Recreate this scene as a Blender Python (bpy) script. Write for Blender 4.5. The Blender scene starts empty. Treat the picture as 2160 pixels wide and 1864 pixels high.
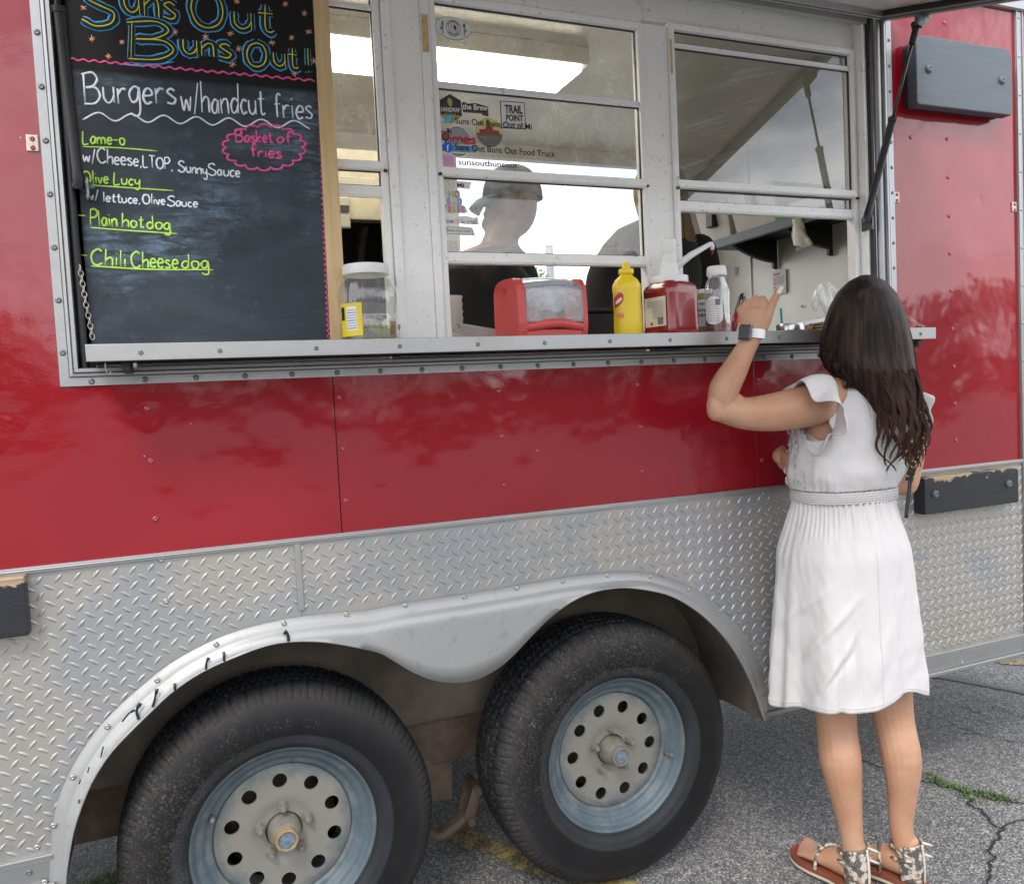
import bpy, math, random
import numpy as np
from mathutils import Vector, Matrix, noise
random.seed(7)
PI = math.pi
sc = bpy.context.scene
C = sc.collection

# ---------------------------------------------------------------- camera
CAM = np.array([-0.1682, -1.9356, 1.3323])
F_PX = 1728.8                      # focal length in pixels of the 2160 px wide photograph
YAW, PITCH, ROLL = 0.38667, -0.0556, -0.0500
def cam_axes():
    f = np.array([math.sin(YAW)*math.cos(PITCH), math.cos(YAW)*math.cos(PITCH), math.sin(PITCH)])
    r = np.cross(f, [0, 0, 1.0]); r /= np.linalg.norm(r)
    u = np.cross(r, f)
    c, s = math.cos(ROLL), math.sin(ROLL)
    return c*r + s*u, -s*r + c*u, f
R_, U_, F_ = cam_axes()
cam_d = bpy.data.cameras.new('camera')
cam = bpy.data.objects.new('camera', cam_d); C.objects.link(cam)
m = Matrix(((R_[0], U_[0], -F_[0], CAM[0]), (R_[1], U_[1], -F_[1], CAM[1]), (R_[2], U_[2], -F_[2], CAM[2]), (0, 0, 0, 1)))
cam.matrix_world = m
cam_d.sensor_fit = 'HORIZONTAL'; cam_d.sensor_width = 36.0
cam_d.lens = 36.0*F_PX/2160.0
cam_d.clip_start = 0.05; cam_d.clip_end = 2000
sc.camera = cam
sc.render.resolution_x = 1024; sc.render.resolution_y = 883

# ---------------------------------------------------------------- sky, sun, exposure
SUN_EL, SUN_AZ = math.radians(52), math.radians(215)      # soft high light from behind the photographer
w = bpy.data.worlds.new('World'); sc.world = w; w.use_nodes = True
nt = w.node_tree; nt.nodes.clear()
def wn(t, **k):
    n = nt.nodes.new(t)
    for a, b in k.items(): setattr(n, a, b)
    return n
sky = wn('ShaderNodeTexSky', sky_type='NISHITA', sun_disc=False)
sky.sun_elevation = SUN_EL; sky.sun_rotation = SUN_AZ; sky.air_density = 1.2; sky.dust_density = 2.0
tc = wn('ShaderNodeTexCoord'); mp = wn('ShaderNodeMapping'); mp.inputs['Scale'].default_value = (1, 1, 2.6)
nz = wn('ShaderNodeTexNoise'); nz.inputs['Scale'].default_value = 2.1; nz.inputs['Detail'].default_value = 7; nz.inputs['Roughness'].default_value = 0.58
cr = wn('ShaderNodeValToRGB'); cr.color_ramp.elements[0].position = 0.33; cr.color_ramp.elements[1].position = 0.54
mx = wn('ShaderNodeMix', data_type='RGBA'); mx.inputs[7].default_value = (14.5, 14.7, 15.3, 1)
bg = wn('ShaderNodeBackground'); bg.inputs['Strength'].default_value = 0.11
ow = wn('ShaderNodeOutputWorld')
L = nt.links.new
L(tc.outputs['Generated'], mp.inputs['Vector']); L(mp.outputs['Vector'], nz.inputs['Vector']); L(nz.outputs['Fac'], cr.inputs['Fac'])
L(cr.outputs['Color'], mx.inputs[0]); L(sky.outputs['Color'], mx.inputs[6]); L(mx.outputs[2], bg.inputs['Color']); L(bg.outputs['Background'], ow.inputs['Surface'])
sun_d = bpy.data.lights.new('sun', 'SUN'); sun_d.energy = 1.1; sun_d.angle = math.radians(14); sun_d.color = (1, 0.965, 0.92)
sun = bpy.data.objects.new('sun', sun_d); C.objects.link(sun)
# the sun stands over the photographer's side of the trailer
sd = Vector((math.sin(SUN_AZ)*math.cos(SUN_EL), math.cos(SUN_AZ)*math.cos(SUN_EL), math.sin(SUN_EL)))
sun.rotation_euler = sd.to_track_quat('Z', 'Y').to_euler()
sc.view_settings.view_transform = 'Standard'; sc.view_settings.look = 'None'
sc.view_settings.exposure = 0.72; sc.view_settings.gamma = 1.0
try: sc.view_settings.use_curve_mapping = False
except Exception: pass
sc.render.engine = 'CYCLES'
sc.cycles.use_denoising = True
sc.cycles.max_bounces = 10; sc.cycles.transparent_max_bounces = 24
sc.cycles.sample_clamp_indirect = 6.0

def at(px, py, y=None, z=None, x=None):
    """A pixel of the photograph -> the point of the world on a given vertical or level plane."""
    d = F_ + R_*(px-1080)/F_PX - U_*(py-932)/F_PX
    if y is not None: t = (y-CAM[1])/d[1]
    elif z is not None: t = (z-CAM[2])/d[2]
    else: t = (x-CAM[0])/d[0]
    p = CAM + d*t
    return Vector((float(p[0]), float(p[1]), float(p[2])))

# ---------------------------------------------------------------- materials
class NT:
    def __init__(s, name):
        s.m = bpy.data.materials.new(name); s.m.use_nodes = True
        s.t = s.m.node_tree; s.b = s.t.nodes['Principled BSDF']; s.out = s.t.nodes['Material Output']
        s.co = s.t.nodes.new('ShaderNodeTexCoord')
    def n(s, typ, ins=None, **k):
        n = s.t.nodes.new(typ)
        for a, b in k.items(): setattr(n, a, b)
        for a, b in (ins or {}).items():
            if hasattr(b, 'is_linked') or isinstance(b, bpy.types.NodeSocket): s.t.links.new(b, n.inputs[a])
            else: n.inputs[a].default_value = b
        return n
    def l(s, a, b): s.t.links.new(a, b)
    def noise(s, scale, detail=4, rough=0.55, vec=None, stretch=None, dist=0.0):
        v = vec or s.co.outputs['Object']
        if stretch: v = s.n('ShaderNodeMapping', {'Vector': v, 'Scale': stretch}).outputs[0]
        return s.n('ShaderNodeTexNoise', {'Vector': v, 'Scale': scale, 'Detail': detail, 'Roughness': rough, 'Distortion': dist}).outputs['Fac']
    def ramp(s, fac, stops, interp='LINEAR'):
        r = s.n('ShaderNodeValToRGB', {'Fac': fac}); cr = r.color_ramp; cr.interpolation = interp
        while len(cr.elements) < len(stops): cr.elements.new(0.5)
        for e, (p, c) in zip(cr.elements, stops):
            e.position = p; e.color = c if len(c) == 4 else (*c, 1)
        return r.outputs['Color']
    def mix(s, fac, a, b):
        n = s.t.nodes.new('ShaderNodeMix'); n.data_type = 'RGBA'
        for i, v in ((0, fac), (6, a), (7, b)):
            if isinstance(v, bpy.types.NodeSocket): s.l(v, n.inputs[i])
            elif i == 0: n.inputs[0].default_value = v
            else: n.inputs[i].default_value = v if len(v) == 4 else (*v, 1)
        return n.outputs[2]
    def math(s, op, a, b=0.0, c=0.0):
        n = s.t.nodes.new('ShaderNodeMath'); n.operation = op
        for i, v in enumerate((a, b, c)):
            if isinstance(v, bpy.types.NodeSocket): s.l(v, n.inputs[i])
            else: n.inputs[i].default_value = v
        return n.outputs[0]
    def bump(s, h, dist=0.001, strength=1.0, normal=None):
        ins = {'Height': h, 'Distance': dist, 'Strength': strength}
        if normal is not None: ins['Normal'] = normal
        return s.n('ShaderNodeBump', ins).outputs['Normal']
    def set(s, **k):
        names = {'color': 'Base Color', 'rough': 'Roughness', 'metal': 'Metallic', 'spec': 'Specular IOR Level', 'coat': 'Coat Weight', 'coatr': 'Coat Roughness',
                 'normal': 'Normal', 'trans': 'Transmission Weight', 'ior': 'IOR', 'alpha': 'Alpha', 'sss': 'Subsurface Weight', 'emis': 'Emission Color', 'emstr': 'Emission Strength', 'sheen': 'Sheen Weight', 'aniso': 'Anisotropic', 'coatn': 'Coat Normal'}
        for a, v in k.items():
            i = s.b.inputs[names[a]]
            if isinstance(v, bpy.types.NodeSocket): s.l(v, i)
            elif isinstance(v, tuple) and len(v) == 3: i.default_value = (*v, 1)
            else: i.default_value = v
        return s
MATS = {}
def simple(name, col, rough=0.5, metal=0.0, var=0.12, vscale=14, bump=0.0, bscale=120, **k):
    t = NT(name)
    n = t.noise(vscale, 5)
    lo = tuple(max(0, c*(1-var)) for c in col); hi = tuple(min(1, c*(1+var)) for c in col)
    t.set(color=t.ramp(n, [(0.3, lo), (0.7, hi)]), rough=t.math('ADD', t.math('MULTIPLY', t.noise(vscale*2.3), 0.16), rough-0.08), metal=metal, **k)
    if bump: t.set(normal=t.bump(t.noise(bscale, 6), bump))
    MATS[name] = t.m
    return t.m

# ---------------------------------------------------------------- mesh helpers
class MB:
    def __init__(s): s.v = []; s.f = []
    def add(s, vs, fs):
        o = len(s.v); s.v += [tuple(v) for v in vs]; s.f += [tuple(i+o for i in f) for f in fs]; return s
    def box(s, x0, x1, y0, y1, z0, z1):
        return s.add([(x0,y0,z0),(x1,y0,z0),(x1,y1,z0),(x0,y1,z0),(x0,y0,z1),(x1,y0,z1),(x1,y1,z1),(x0,y1,z1)],
                     [(0,3,2,1),(4,5,6,7),(0,1,5,4),(1,2,6,5),(2,3,7,6),(3,0,4,7)])
    def prism(s, poly, y0, y1):
        """outline in (x, z), pushed from y0 (front) to y1 (back)"""
        n = len(poly)
        a = sum(poly[i][0]*poly[(i+1) % n][1]-poly[(i+1) % n][0]*poly[i][1] for i in range(n))
        if a < 0: poly = poly[::-1]
        vs = [(p[0], y0, p[1]) for p in poly]+[(p[0], y1, p[1]) for p in poly]
        fs = [tuple(range(n)), tuple(range(2*n-1, n-1, -1))]+[(i, i+n, (i+1) % n+n, (i+1) % n) for i in range(n)]
        return s.add(vs, fs)
    def tube(s, pts, r, seg=8, cap=True, flat=None):
        """r: number or list; flat=(axis vector, factor) squeezes the section along an axis"""
        pts = [Vector(p) for p in pts]; n = len(pts)
        if n < 2: return s
        rs = r if isinstance(r, (list, tuple)) else [r]*n
        ref = Vector((0, 0, 1)); vs = []
        t0 = (pts[1]-pts[0]).normalized()
        if abs(t0.dot(ref)) > 0.9: ref = Vector((0, 1, 0))
        up = (ref - t0*ref.dot(t0)).normalized()
        for i, p in enumerate(pts):
            t = (pts[min(i+1, n-1)]-pts[max(i-1, 0)])
            if t.length < 1e-9: t = t0
            t = t.normalized(); up = (up - t*up.dot(t))
            up = up.normalized() if up.length > 1e-6 else t.orthogonal().normalized()
            sd_ = t.cross(up)
            for k in range(seg):
                a = 2*PI*k/seg
                d = (up*math.cos(a)+sd_*math.sin(a))*rs[i]
                if flat: d = d - flat[0]*(d.dot(flat[0])*(1-flat[1]))
                vs.append(p+d)
        fs = [(i*seg+k, i*seg+(k+1) % seg, (i+1)*seg+(k+1) % seg, (i+1)*seg+k) for i in range(n-1) for k in range(seg)]
        if cap: fs += [tuple(range(seg-1, -1, -1)), tuple((n-1)*seg+k for k in range(seg))]
        return s.add(vs, fs)
    def lathe(s, prof, o=(0,0,0), axis='z', seg=32, cap=True, sx=1.0, sy=1.0):
        """prof: [(radius, height)] round an upright (z) or outward (-y) axis"""
        vs = []
        for r, h in prof:
            for k in range(seg):
                a = 2*PI*k/seg; cx, cy = r*math.cos(a)*sx, r*math.sin(a)*sy
                vs.append((o[0]+cx, o[1]+cy, o[2]+h) if axis == 'z' else (o[0]+cx, o[1]-h, o[2]+cy))
        n = len(prof)
        fs = [(i*seg+k, i*seg+(k+1) % seg, (i+1)*seg+(k+1) % seg, (i+1)*seg+k) for i in range(n-1) for k in range(seg)]
        if cap:
            if prof[0][0] > 1e-6: fs.append(tuple(range(seg-1, -1, -1)))
            if prof[-1][0] > 1e-6: fs.append(tuple((n-1)*seg+k for k in range(seg)))
        return s.add(vs, fs)
    def grid(s, fn, nu, nv, cu=False):
        vs = [fn(i, j) for i in range(nu) for j in range(nv)]
        fs = []
        for i in range(nu-1 if not cu else nu):
            for j in range(nv-1):
                a = i*nv+j; b = ((i+1) % nu)*nv+j
                fs.append((a, b, b+1, a+1))
        return s.add(vs, fs)
    def mesh(s, name, smooth=False):
        me = bpy.data.meshes.new(name); me.from_pydata(s.v, [], s.f); me.validate(); 
        if smooth: me.polygons.foreach_set('use_smooth', [True]*len(me.polygons))
        return me
    def build(s, name, mat, parent=None, smooth=False, bevel=0.0, auto=None, recalc=True, **props):
        me = s.mesh(name, smooth)
        if recalc: fixn(me)
        if smooth and auto: me.set_sharp_from_angle(angle=math.radians(auto))
        return link(name, me, mat, parent, bevel, **props)
import bmesh
def fixn(me):
    b = bmesh.new(); b.from_mesh(me); bmesh.ops.recalc_face_normals(b, faces=b.faces); b.to_mesh(me); b.free()
def link(name, me, mat, parent=None, bevel=0.0, loc=None, rot=None, **props):
    o = bpy.data.objects.new(name, me); C.objects.link(o)
    if mat is not None and not me.materials: me.materials.append(mat)
    if loc is not None: o.location = loc
    if rot is not None: o.rotation_euler = rot
    if parent is not None: setpar(o, parent)
    if bevel:
        b = o.modifiers.new('bevel', 'BEVEL'); b.width = bevel; b.segments = 2; b.limit_method = 'ANGLE'; b.angle_limit = math.radians(40)
        b.harden_normals = False
    for k, v in props.items(): o[k] = v
    return o
def wloc(o):
    l = Vector((0, 0, 0))
    if o.type == 'EMPTY': return o.location.copy() if o.parent is None else o.location.copy()
    return l
PW = {}
def setpar(o, p):
    o.parent = p
    o.matrix_parent_inverse = PW[p.name].inverted() if p.name in PW else Matrix.Identity(4)
def thing(name, loc, label, cat, group=None, kind=None):
    o = bpy.data.objects.new(name, None); C.objects.link(o); o.location = loc; o.empty_display_size = 0.05
    PW[o.name] = Matrix.Translation(Vector(loc))
    tag(o, label, cat, group, kind); return o
def tag(o, label=None, cat=None, group=None, kind=None):
    if label: o['label'] = label
    if cat: o['category'] = cat
    if group: o['group'] = group
    if kind: o['kind'] = kind
    return o
def reg(o):
    """an object whose mesh is moved from the origin can carry children given in world coordinates"""
    PW[o.name] = Matrix.LocRotScale(o.location, o.rotation_euler, o.scale); return o
def catmull(pts, n=6, closed=False):
    P = [Vector(p) for p in pts]; out = []
    N = len(P)
    if N < 3 and not closed: return P
    rng = range(N if closed else N-1)
    for i in rng:
        p0 = P[(i-1) % N] if (closed or i > 0) else P[0]*2-P[1]
        p1, p2 = P[i], P[(i+1) % N]
        p3 = P[(i+2) % N] if (closed or i+2 < N) else P[-1]*2-P[-2]
        for k in range(n):
            t = k/n
            out.append(0.5*((2*p1)+(p2-p0)*t+(2*p0-5*p1+4*p2-p3)*t*t+(3*p1-p0-3*p2+p3)*t**3))
    if not closed: out.append(P[-1])
    return out
def sstep(a, b, x):
    t = min(1, max(0, (x-a)/(b-a))); return t*t*(3-2*t)
# ---------------------------------------------------------------- the materials of the place
def red_paint():
    t = NT('red_paint')
    n = t.noise(2.2, 5); fl = t.noise(260, 2)
    col = t.ramp(n, [(0.3, (0.235, 0.002, 0.008)), (0.7, (0.285, 0.003, 0.012))])
    chips = t.ramp(t.n('ShaderNodeTexVoronoi', {'Vector': t.co.outputs['Object'], 'Scale': 17.0}).outputs['Distance'], [(0.018, (1, 1, 1)), (0.026, (0, 0, 0))])
    keep = t.ramp(t.noise(6, 2), [(0.53, (0, 0, 0)), (0.56, (1, 1, 1))])
    chipf = t.math('MULTIPLY', chips, keep)
    col = t.mix(chipf, col, (0.62, 0.52, 0.5))
    scr = t.ramp(t.noise(5, 6, 0.7, stretch=(1, 1, 9), dist=1.5), [(0.66, (0, 0, 0)), (0.8, (1, 1, 1))])
    col = t.mix(t.math('MULTIPLY', scr, 0.12), col, (0.45, 0.03, 0.045)); t.b.inputs['Coat IOR'].default_value = 1.65
    big = t.bump(t.noise(2.2, 2, 0.4), 0.016)
    dn = t.n('ShaderNodeTexVoronoi', {'Vector': t.n('ShaderNodeMapping', {'Vector': t.co.outputs['Object'], 'Scale': (1, 0.2, 1)}).outputs[0], 'Scale': 5.0, 'Randomness': 0.9}).outputs['Distance']
    big = t.bump(t.ramp(dn, [(0.0, (0, 0, 0)), (0.10, (0.75,)*3), (0.22, (1, 1, 1))]), 0.0022, normal=big)
    mid = t.bump(t.noise(9, 2, 0.4), 0.0028, normal=big)
    peel = t.bump(t.noise(230, 2), 0.00009, normal=mid)
    t.set(color=col, rough=0.40, spec=0.12, coat=0.9, coatr=0.05, normal=t.bump(t.noise(60, 3), 0.00015, normal=mid), coatn=peel)
    MATS['red'] = t.m
def aluminium(name, base=0.62, rough=0.42, metal=0.8, dirt=0.25, brushed=False):
    t = NT(name)
    a = t.noise(3.0, 6, 0.6); b = t.noise(34, 7, 0.7); c = t.noise(150, 4, 0.7)
    col = t.ramp(a, [(0.3, (base*0.86, base*0.85, base*0.82)), (0.52, (base, base, base*0.985)), (0.75, (base*0.9, base*0.94, base*1.0))])
    spots = t.ramp(b, [(0.56, (0, 0, 0)), (0.74, (1, 1, 1))])
    col = t.mix(t.math('MULTIPLY', spots, dirt), col, (base*0.55, base*0.5, base*0.42))
    rg = t.math('ADD', t.math('MULTIPLY', c, 0.22), rough-0.1)
    s = (2, 2, 60) if not brushed else (1.5, 60, 60)
    t.set(color=col, rough=rg, metal=metal, normal=t.bump(t.noise(70, 5, vec=None, stretch=(0.3, 1, 1) if brushed else (1, 1, 1)), 0.00025))
    MATS[name] = t.m
def treadplate():
    t = NT('tread_plate_metal')
    base = 0.58
    a = t.noise(2.6, 6, 0.62, dist=0.6); b = t.noise(46, 7, 0.7); c = t.noise(200, 3, 0.7)
    col = t.ramp(a, [(0.32, (0.40, 0.382, 0.345)), (0.5, (0.40, 0.385, 0.355)), (0.58, (0.335, 0.345, 0.355)), (0.72, (0.39, 0.392, 0.39))])
    spots = t.ramp(b, [(0.55, (0, 0, 0)), (0.76, (1, 1, 1))])
    col = t.mix(t.math('MULTIPLY', spots, 0.3), col, (0.36, 0.345, 0.315))
    pol = t.ramp(t.noise(4.5, 4, 0.6, stretch=(1.6, 1, 0.5), dist=1.2), [(0.6, (0, 0, 0)), (0.64, (1, 1, 1))])
    # a few panels rubbed clean to a darker, glossier mirror
    gx = t.n('ShaderNodeSeparateXYZ', {'Vector': t.co.outputs['Object']}).outputs
    band = t.math('MULTIPLY', t.ramp(t.n('ShaderNodeMapRange', {'Value': gx['X'], 'From Min': 0.85, 'From Max': 1.5}).outputs[0], [(0.0, (0, 0, 0)), (0.12, (1, 1, 1)), (0.6, (1, 1, 1)), (0.72, (0, 0, 0))]), t.ramp(t.noise(7, 5, 0.7), [(0.38, (0, 0, 0)), (0.5, (1, 1, 1))]))
    cl = t.math('MAXIMUM', t.math('MULTIPLY', pol, 0.35), band)
    # muddy splash along the bottom left
    z = gx['Z']
    mud = t.math('MULTIPLY', t.ramp(t.n('ShaderNodeMapRange', {'Value': z, 'From Min': 0.42, 'From Max': 0.75}).outputs[0], [(0, (1, 1, 1)), (0.75, (0, 0, 0))]), t.ramp(t.noise(22, 6, 0.7), [(0.42, (0, 0, 0)), (0.6, (1, 1, 1))]))
    col = t.mix(t.math('MULTIPLY', cl, 0.6), col, (0.40, 0.40, 0.43))
    col = t.mix(t.math('MULTIPLY', mud, 0.6), col, (0.30, 0.27, 0.21))
    rg = t.math('SUBTRACT', t.math('ADD', t.math('MULTIPLY', c, 0.2), 0.40), t.math('MULTIPLY', cl, 0.20))
    t.set(color=col, rough=rg, metal=0.55, normal=t.bump(t.noise(60, 5), 0.0002, normal=t.bump(t.noise(3.0, 2), 0.006)))
    MATS['plate'] = t.m
def white_frame():
    t = NT('white_painted_aluminium')
    a = t.noise(9, 6, 0.65); b = t.noise(55, 6, 0.75, stretch=(1, 1, 1))
    col = t.ramp(a, [(0.3, (0.80, 0.795, 0.775)), (0.7, (0.87, 0.87, 0.86))])
    sc_ = t.ramp(b, [(0.60, (0, 0, 0)), (0.68, (1, 1, 1))])
    col = t.mix(t.math('MULTIPLY', sc_, 0.7), col, (0.21, 0.20, 0.18))
    t.set(color=col, rough=0.45, metal=0.0, normal=t.bump(t.noise(90, 5), 0.0002)); MATS['white'] = t.m
def glass(name, dirt=0.25, seed=0.0, streak=False, tint=(1, 1, 1), smear=0.75, ior=1.75):
    t = NT(name); t.t.nodes.remove(t.b)
    fr0 = t.n('ShaderNodeFresnel', {'IOR': ior}); bf = t.n('ShaderNodeNewGeometry').outputs['Backfacing']; frv = t.math('MULTIPLY', fr0.outputs[0], t.math('SUBTRACT', 1.0, bf))
    gl = t.n('ShaderNodeBsdfGlossy', {'Color': (1, 1, 1, 1), 'Roughness': 0.012})
    tr = t.n('ShaderNodeBsdfTransparent', {'Color': (*tint, 1)})
    m1 = t.n('ShaderNodeMixShader', {0: frv}); t.l(tr.outputs[0], m1.inputs[1]); t.l(gl.outputs[0], m1.inputs[2])
    v = t.n('ShaderNodeMapping', {'Vector': t.co.outputs['Object'], 'Location': (seed, seed*2, seed)}).outputs[0]
    a = t.noise(9, 7, 0.7, vec=v); b = t.noise(120, 5, 0.8, vec=v)
    f = t.math('MULTIPLY', t.ramp(a, [(0.35, (0.15, 0.15, 0.15)), (0.75, (1, 1, 1))]), t.ramp(b, [(0.35, (0.25, 0.25, 0.25)), (0.72, (1, 1, 1))]))
    f = t.math('MULTIPLY', f, dirt)
    spk = t.ramp(t.noise(330, 2, 0.6, vec=v), [(0.70, (0, 0, 0)), (0.76, (1, 1, 1))])
    f = t.math('MAXIMUM', f, t.math('MULTIPLY', spk, dirt*1.4))
    if streak:
        rx = t.n('ShaderNodeVectorMath', {0: t.n('ShaderNodeMapping', {'Vector': v, 'Location': (-1.62-seed, 0, -1.25-seed), 'Scale': (0.8, 0.0, 1.3)}).outputs[0]}, operation='LENGTH').outputs['Value']
        arcn = t.n('ShaderNodeTexNoise', {'Vector': t.n('ShaderNodeCombineXYZ', {'X': t.math('MULTIPLY', rx, 60.0), 'Y': t.math('MULTIPLY', t.noise(2.2, 2, vec=v), 3.0)}).outputs[0], 'Scale': 1.0, 'Detail': 5, 'Roughness': 0.7}).outputs['Fac']
        smf = t.math('MULTIPLY', t.ramp(arcn, [(0.46, (0, 0, 0)), (0.75, (1, 1, 1))]), t.ramp(t.noise(3.4, 3, vec=v), [(0.40, (0, 0, 0)), (0.62, (1, 1, 1))]))
        f = t.math('MAXIMUM', f, t.math('MULTIPLY', smf, 0.30))
    df = t.n('ShaderNodeBsdfTranslucent', {'Color': (smear, smear, smear*0.97, 1)}); d2 = t.n('ShaderNodeBsdfDiffuse', {'Color': (smear, smear, smear*0.97, 1)})
    dm = t.n('ShaderNodeMixShader', {0: 0.5}); t.l(df.outputs[0], dm.inputs[1]); t.l(d2.outputs[0], dm.inputs[2])
    m2 = t.n('ShaderNodeMixShader', {0: f}); t.l(m1.outputs[0], m2.inputs[1]); t.l(dm.outputs[0], m2.inputs[2])
    t.l(m2.outputs[0], t.out.inputs['Surface']); MATS[name] = t.m
def rubber(name, base=0.028, dust=0.4):
    t = NT(name)
    a = t.noise(7, 6, 0.65); b = t.noise(150, 5, 0.8); c = t.noise(30, 6, 0.7)
    col = t.ramp(a, [(0.3, (base, base, base*1.05)), (0.7, (base*1.7, base*1.65, base*1.6))])
    d = t.math('MULTIPLY', t.ramp(b, [(0.52, (0, 0, 0)), (0.72, (1, 1, 1))]), t.ramp(c, [(0.42, (0, 0, 0)), (0.68, (1, 1, 1))]))
    col = t.mix(t.math('MULTIPLY', d, dust), col, (0.23, 0.21, 0.18))
    t.set(color=col, rough=0.58, normal=t.bump(b, 0.0006)); MATS[name] = t.m
def dusty_blue(name, dustc=(0.235, 0.222, 0.19), amount=0.5, rusty=0.5):
    t = NT(name)
    a = t.noise(12, 6, 0.7); b = t.noise(160, 5, 0.7)
    col = t.ramp(a, [(0.3, (0.062, 0.092, 0.112)), (0.7, (0.102, 0.136, 0.156))])
    rr = t.n('ShaderNodeVectorMath', {0: t.n('ShaderNodeMapping', {'Vector': t.co.outputs['Object'], 'Scale': (1, 0, 1)}).outputs[0]}, operation='LENGTH').outputs['Value']
    du = t.math('ADD', t.ramp(rr, [(0.05, (0.97,)*3), (0.11, (0.86,)*3), (0.15, (0.46,)*3), (0.165, (0.24,)*3), (0.21, (0.15,)*3)]), t.math('MULTIPLY', t.math('SUBTRACT', t.noise(14, 6, 0.7), 0.5), 1.6))
    du = t.ramp(du, [(0.2, (0, 0, 0)), (0.75, (1, 1, 1))])
    col = t.mix(t.math('MULTIPLY', du, 0.92), col, dustc)
    rust = t.math('MULTIPLY', t.ramp(t.noise(38, 6, 0.75), [(0.58, (0, 0, 0)), (0.66, (1, 1, 1))]), rusty)
    ring = t.ramp(rr, [(0.149, (0, 0, 0)), (0.154, (1, 1, 1)), (0.160, (1, 1, 1)), (0.170, (0.15,)*3), (0.19, (0.5,)*3), (0.2, (0, 0, 0))])
    col = t.mix(t.math('MULTIPLY', rust, ring), col, (0.30, 0.15, 0.07))
    spk = t.ramp(b, [(0.62, (0, 0, 0)), (0.75, (1, 1, 1))])
    col = t.mix(t.math('MULTIPLY', spk, 0.4), col, (0.45, 0.47, 0.46))
    t.set(color=col, rough=0.55, metal=0.15, normal=t.bump(b, 0.0003)); MATS[name] = t.m
def asphalt():
    t = NT('asphalt')
    v = t.co.outputs['Object']
    v1 = t.n('ShaderNodeTexVoronoi', {'Vector': v, 'Scale': 185.0}); v2 = t.n('ShaderNodeTexVoronoi', {'Vector': v, 'Scale': 95.0})
    g = t.ramp(v1.outputs['Color'], [(0.05, (0.035, 0.035, 0.037)), (0.35, (0.095, 0.095, 0.095)), (0.7, (0.23, 0.226, 0.218)), (1.0, (0.52, 0.51, 0.48))])
    g2 = t.ramp(v2.outputs['Color'], [(0.1, (0.06, 0.06, 0.062)), (0.6, (0.17, 0.17, 0.168)), (1.0, (0.42, 0.41, 0.39))])
    col = t.mix(0.42, g, g2)
    gap = t.ramp(v1.outputs['Distance'], [(0.32, (0, 0, 0)), (0.62, (1, 1, 1))])
    col = t.mix(t.math('MULTIPLY', gap, 0.65), col, (0.02, 0.02, 0.022))
    big = t.ramp(t.noise(1.3, 5), [(0.3, (1.35,)*3), (0.7, (1.8,)*3)])
    mm = t.t.nodes.new('ShaderNodeMix'); mm.data_type = 'RGBA'; mm.blend_type = 'MULTIPLY'; mm.inputs[0].default_value = 1
    t.l(col, mm.inputs[6]); t.l(big, mm.inputs[7])
    h = t.math('ADD', t.math('MULTIPLY', t.ramp(v1.outputs['Distance'], [(0, (1, 1, 1)), (0.8, (0, 0, 0))]), 1.0), t.math('MULTIPLY', v1.outputs['Color'], 0.6))
    t.set(color=mm.outputs[2], rough=0.8, normal=t.bump(h, 0.0026)); MATS['asphalt'] = t.m
    # worn yellow paint on the same stone
    t2 = NT('worn_yellow_paint')
    v = t2.co.outputs['Object']
    w1 = t2.n('ShaderNodeTexVoronoi', {'Vector': v, 'Scale': 190.0})
    g = t2.ramp(w1.outputs['Color'], [(0.05, (0.035, 0.035, 0.03)), (0.5, (0.14, 0.12, 0.07)), (0.85, (0.33, 0.27, 0.12)), (1.0, (0.42, 0.38, 0.28))])
    keep = t2.ramp(t2.noise(26, 6, 0.75), [(0.50, (0, 0, 0)), (0.57, (1, 1, 1))])
    col = t2.mix(t2.math('MULTIPLY', keep, 0.55), g, (0.50, 0.36, 0.07))
    t2.set(color=col, rough=0.75, normal=t2.bump(w1.outputs['Color'], 0.0018)); MATS['yellow_line'] = t2.m
def chalk():
    t = NT('chalkboard_surface')
    gz = t.n('ShaderNodeSeparateXYZ', {'Vector': t.co.outputs['Object']}).outputs
    # above the pink line the board is freshly blacked; below it is grey with wiped chalk
    edge = t.math('ADD', gz['Z'], t.math('MULTIPLY', gz['X'], 0.0))
    top = t.ramp(t.n('ShaderNodeMapRange', {'Value': edge, 'From Min': 1.9, 'From Max': 2.1}).outputs[0], [(0.60, (0, 0, 0)), (0.66, (1, 1, 1))])
    a = t.noise(3.2, 6, 0.7, stretch=(0.7, 1, 2.2), dist=0.8); b = t.noise(30, 6, 0.8, stretch=(0.5, 1, 2.4), dist=0.5)
    base = t.ramp(a, [(0.3, (0.026, 0.033, 0.041)), (0.6, (0.043, 0.055, 0.068)), (0.75, (0.06, 0.082, 0.105))])
    blue = t.math('MULTIPLY', t.ramp(t.noise(4.5, 6, 0.7), [(0.50, (0, 0, 0)), (0.66, (1, 1, 1))]), t.ramp(b, [(0.44, (0, 0, 0)), (0.68, (1, 1, 1))]))
    base = t.mix(t.math('MULTIPLY', blue, 0.95), base, (0.17, 0.25, 0.34))
    dark = t.ramp(t.noise(5, 4, 0.6), [(0.62, (0, 0, 0)), (0.68, (1, 1, 1))])
    base = t.mix(t.math('MULTIPLY', dark, 0.4), base, (0.022, 0.027, 0.033))
    col = t.mix(top, base, (0.008, 0.008, 0.009))
    t.set(color=col, rough=0.62, spec=0.28, normal=t.bump(b, 0.0002)); MATS['chalkboard'] = t.m
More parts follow.
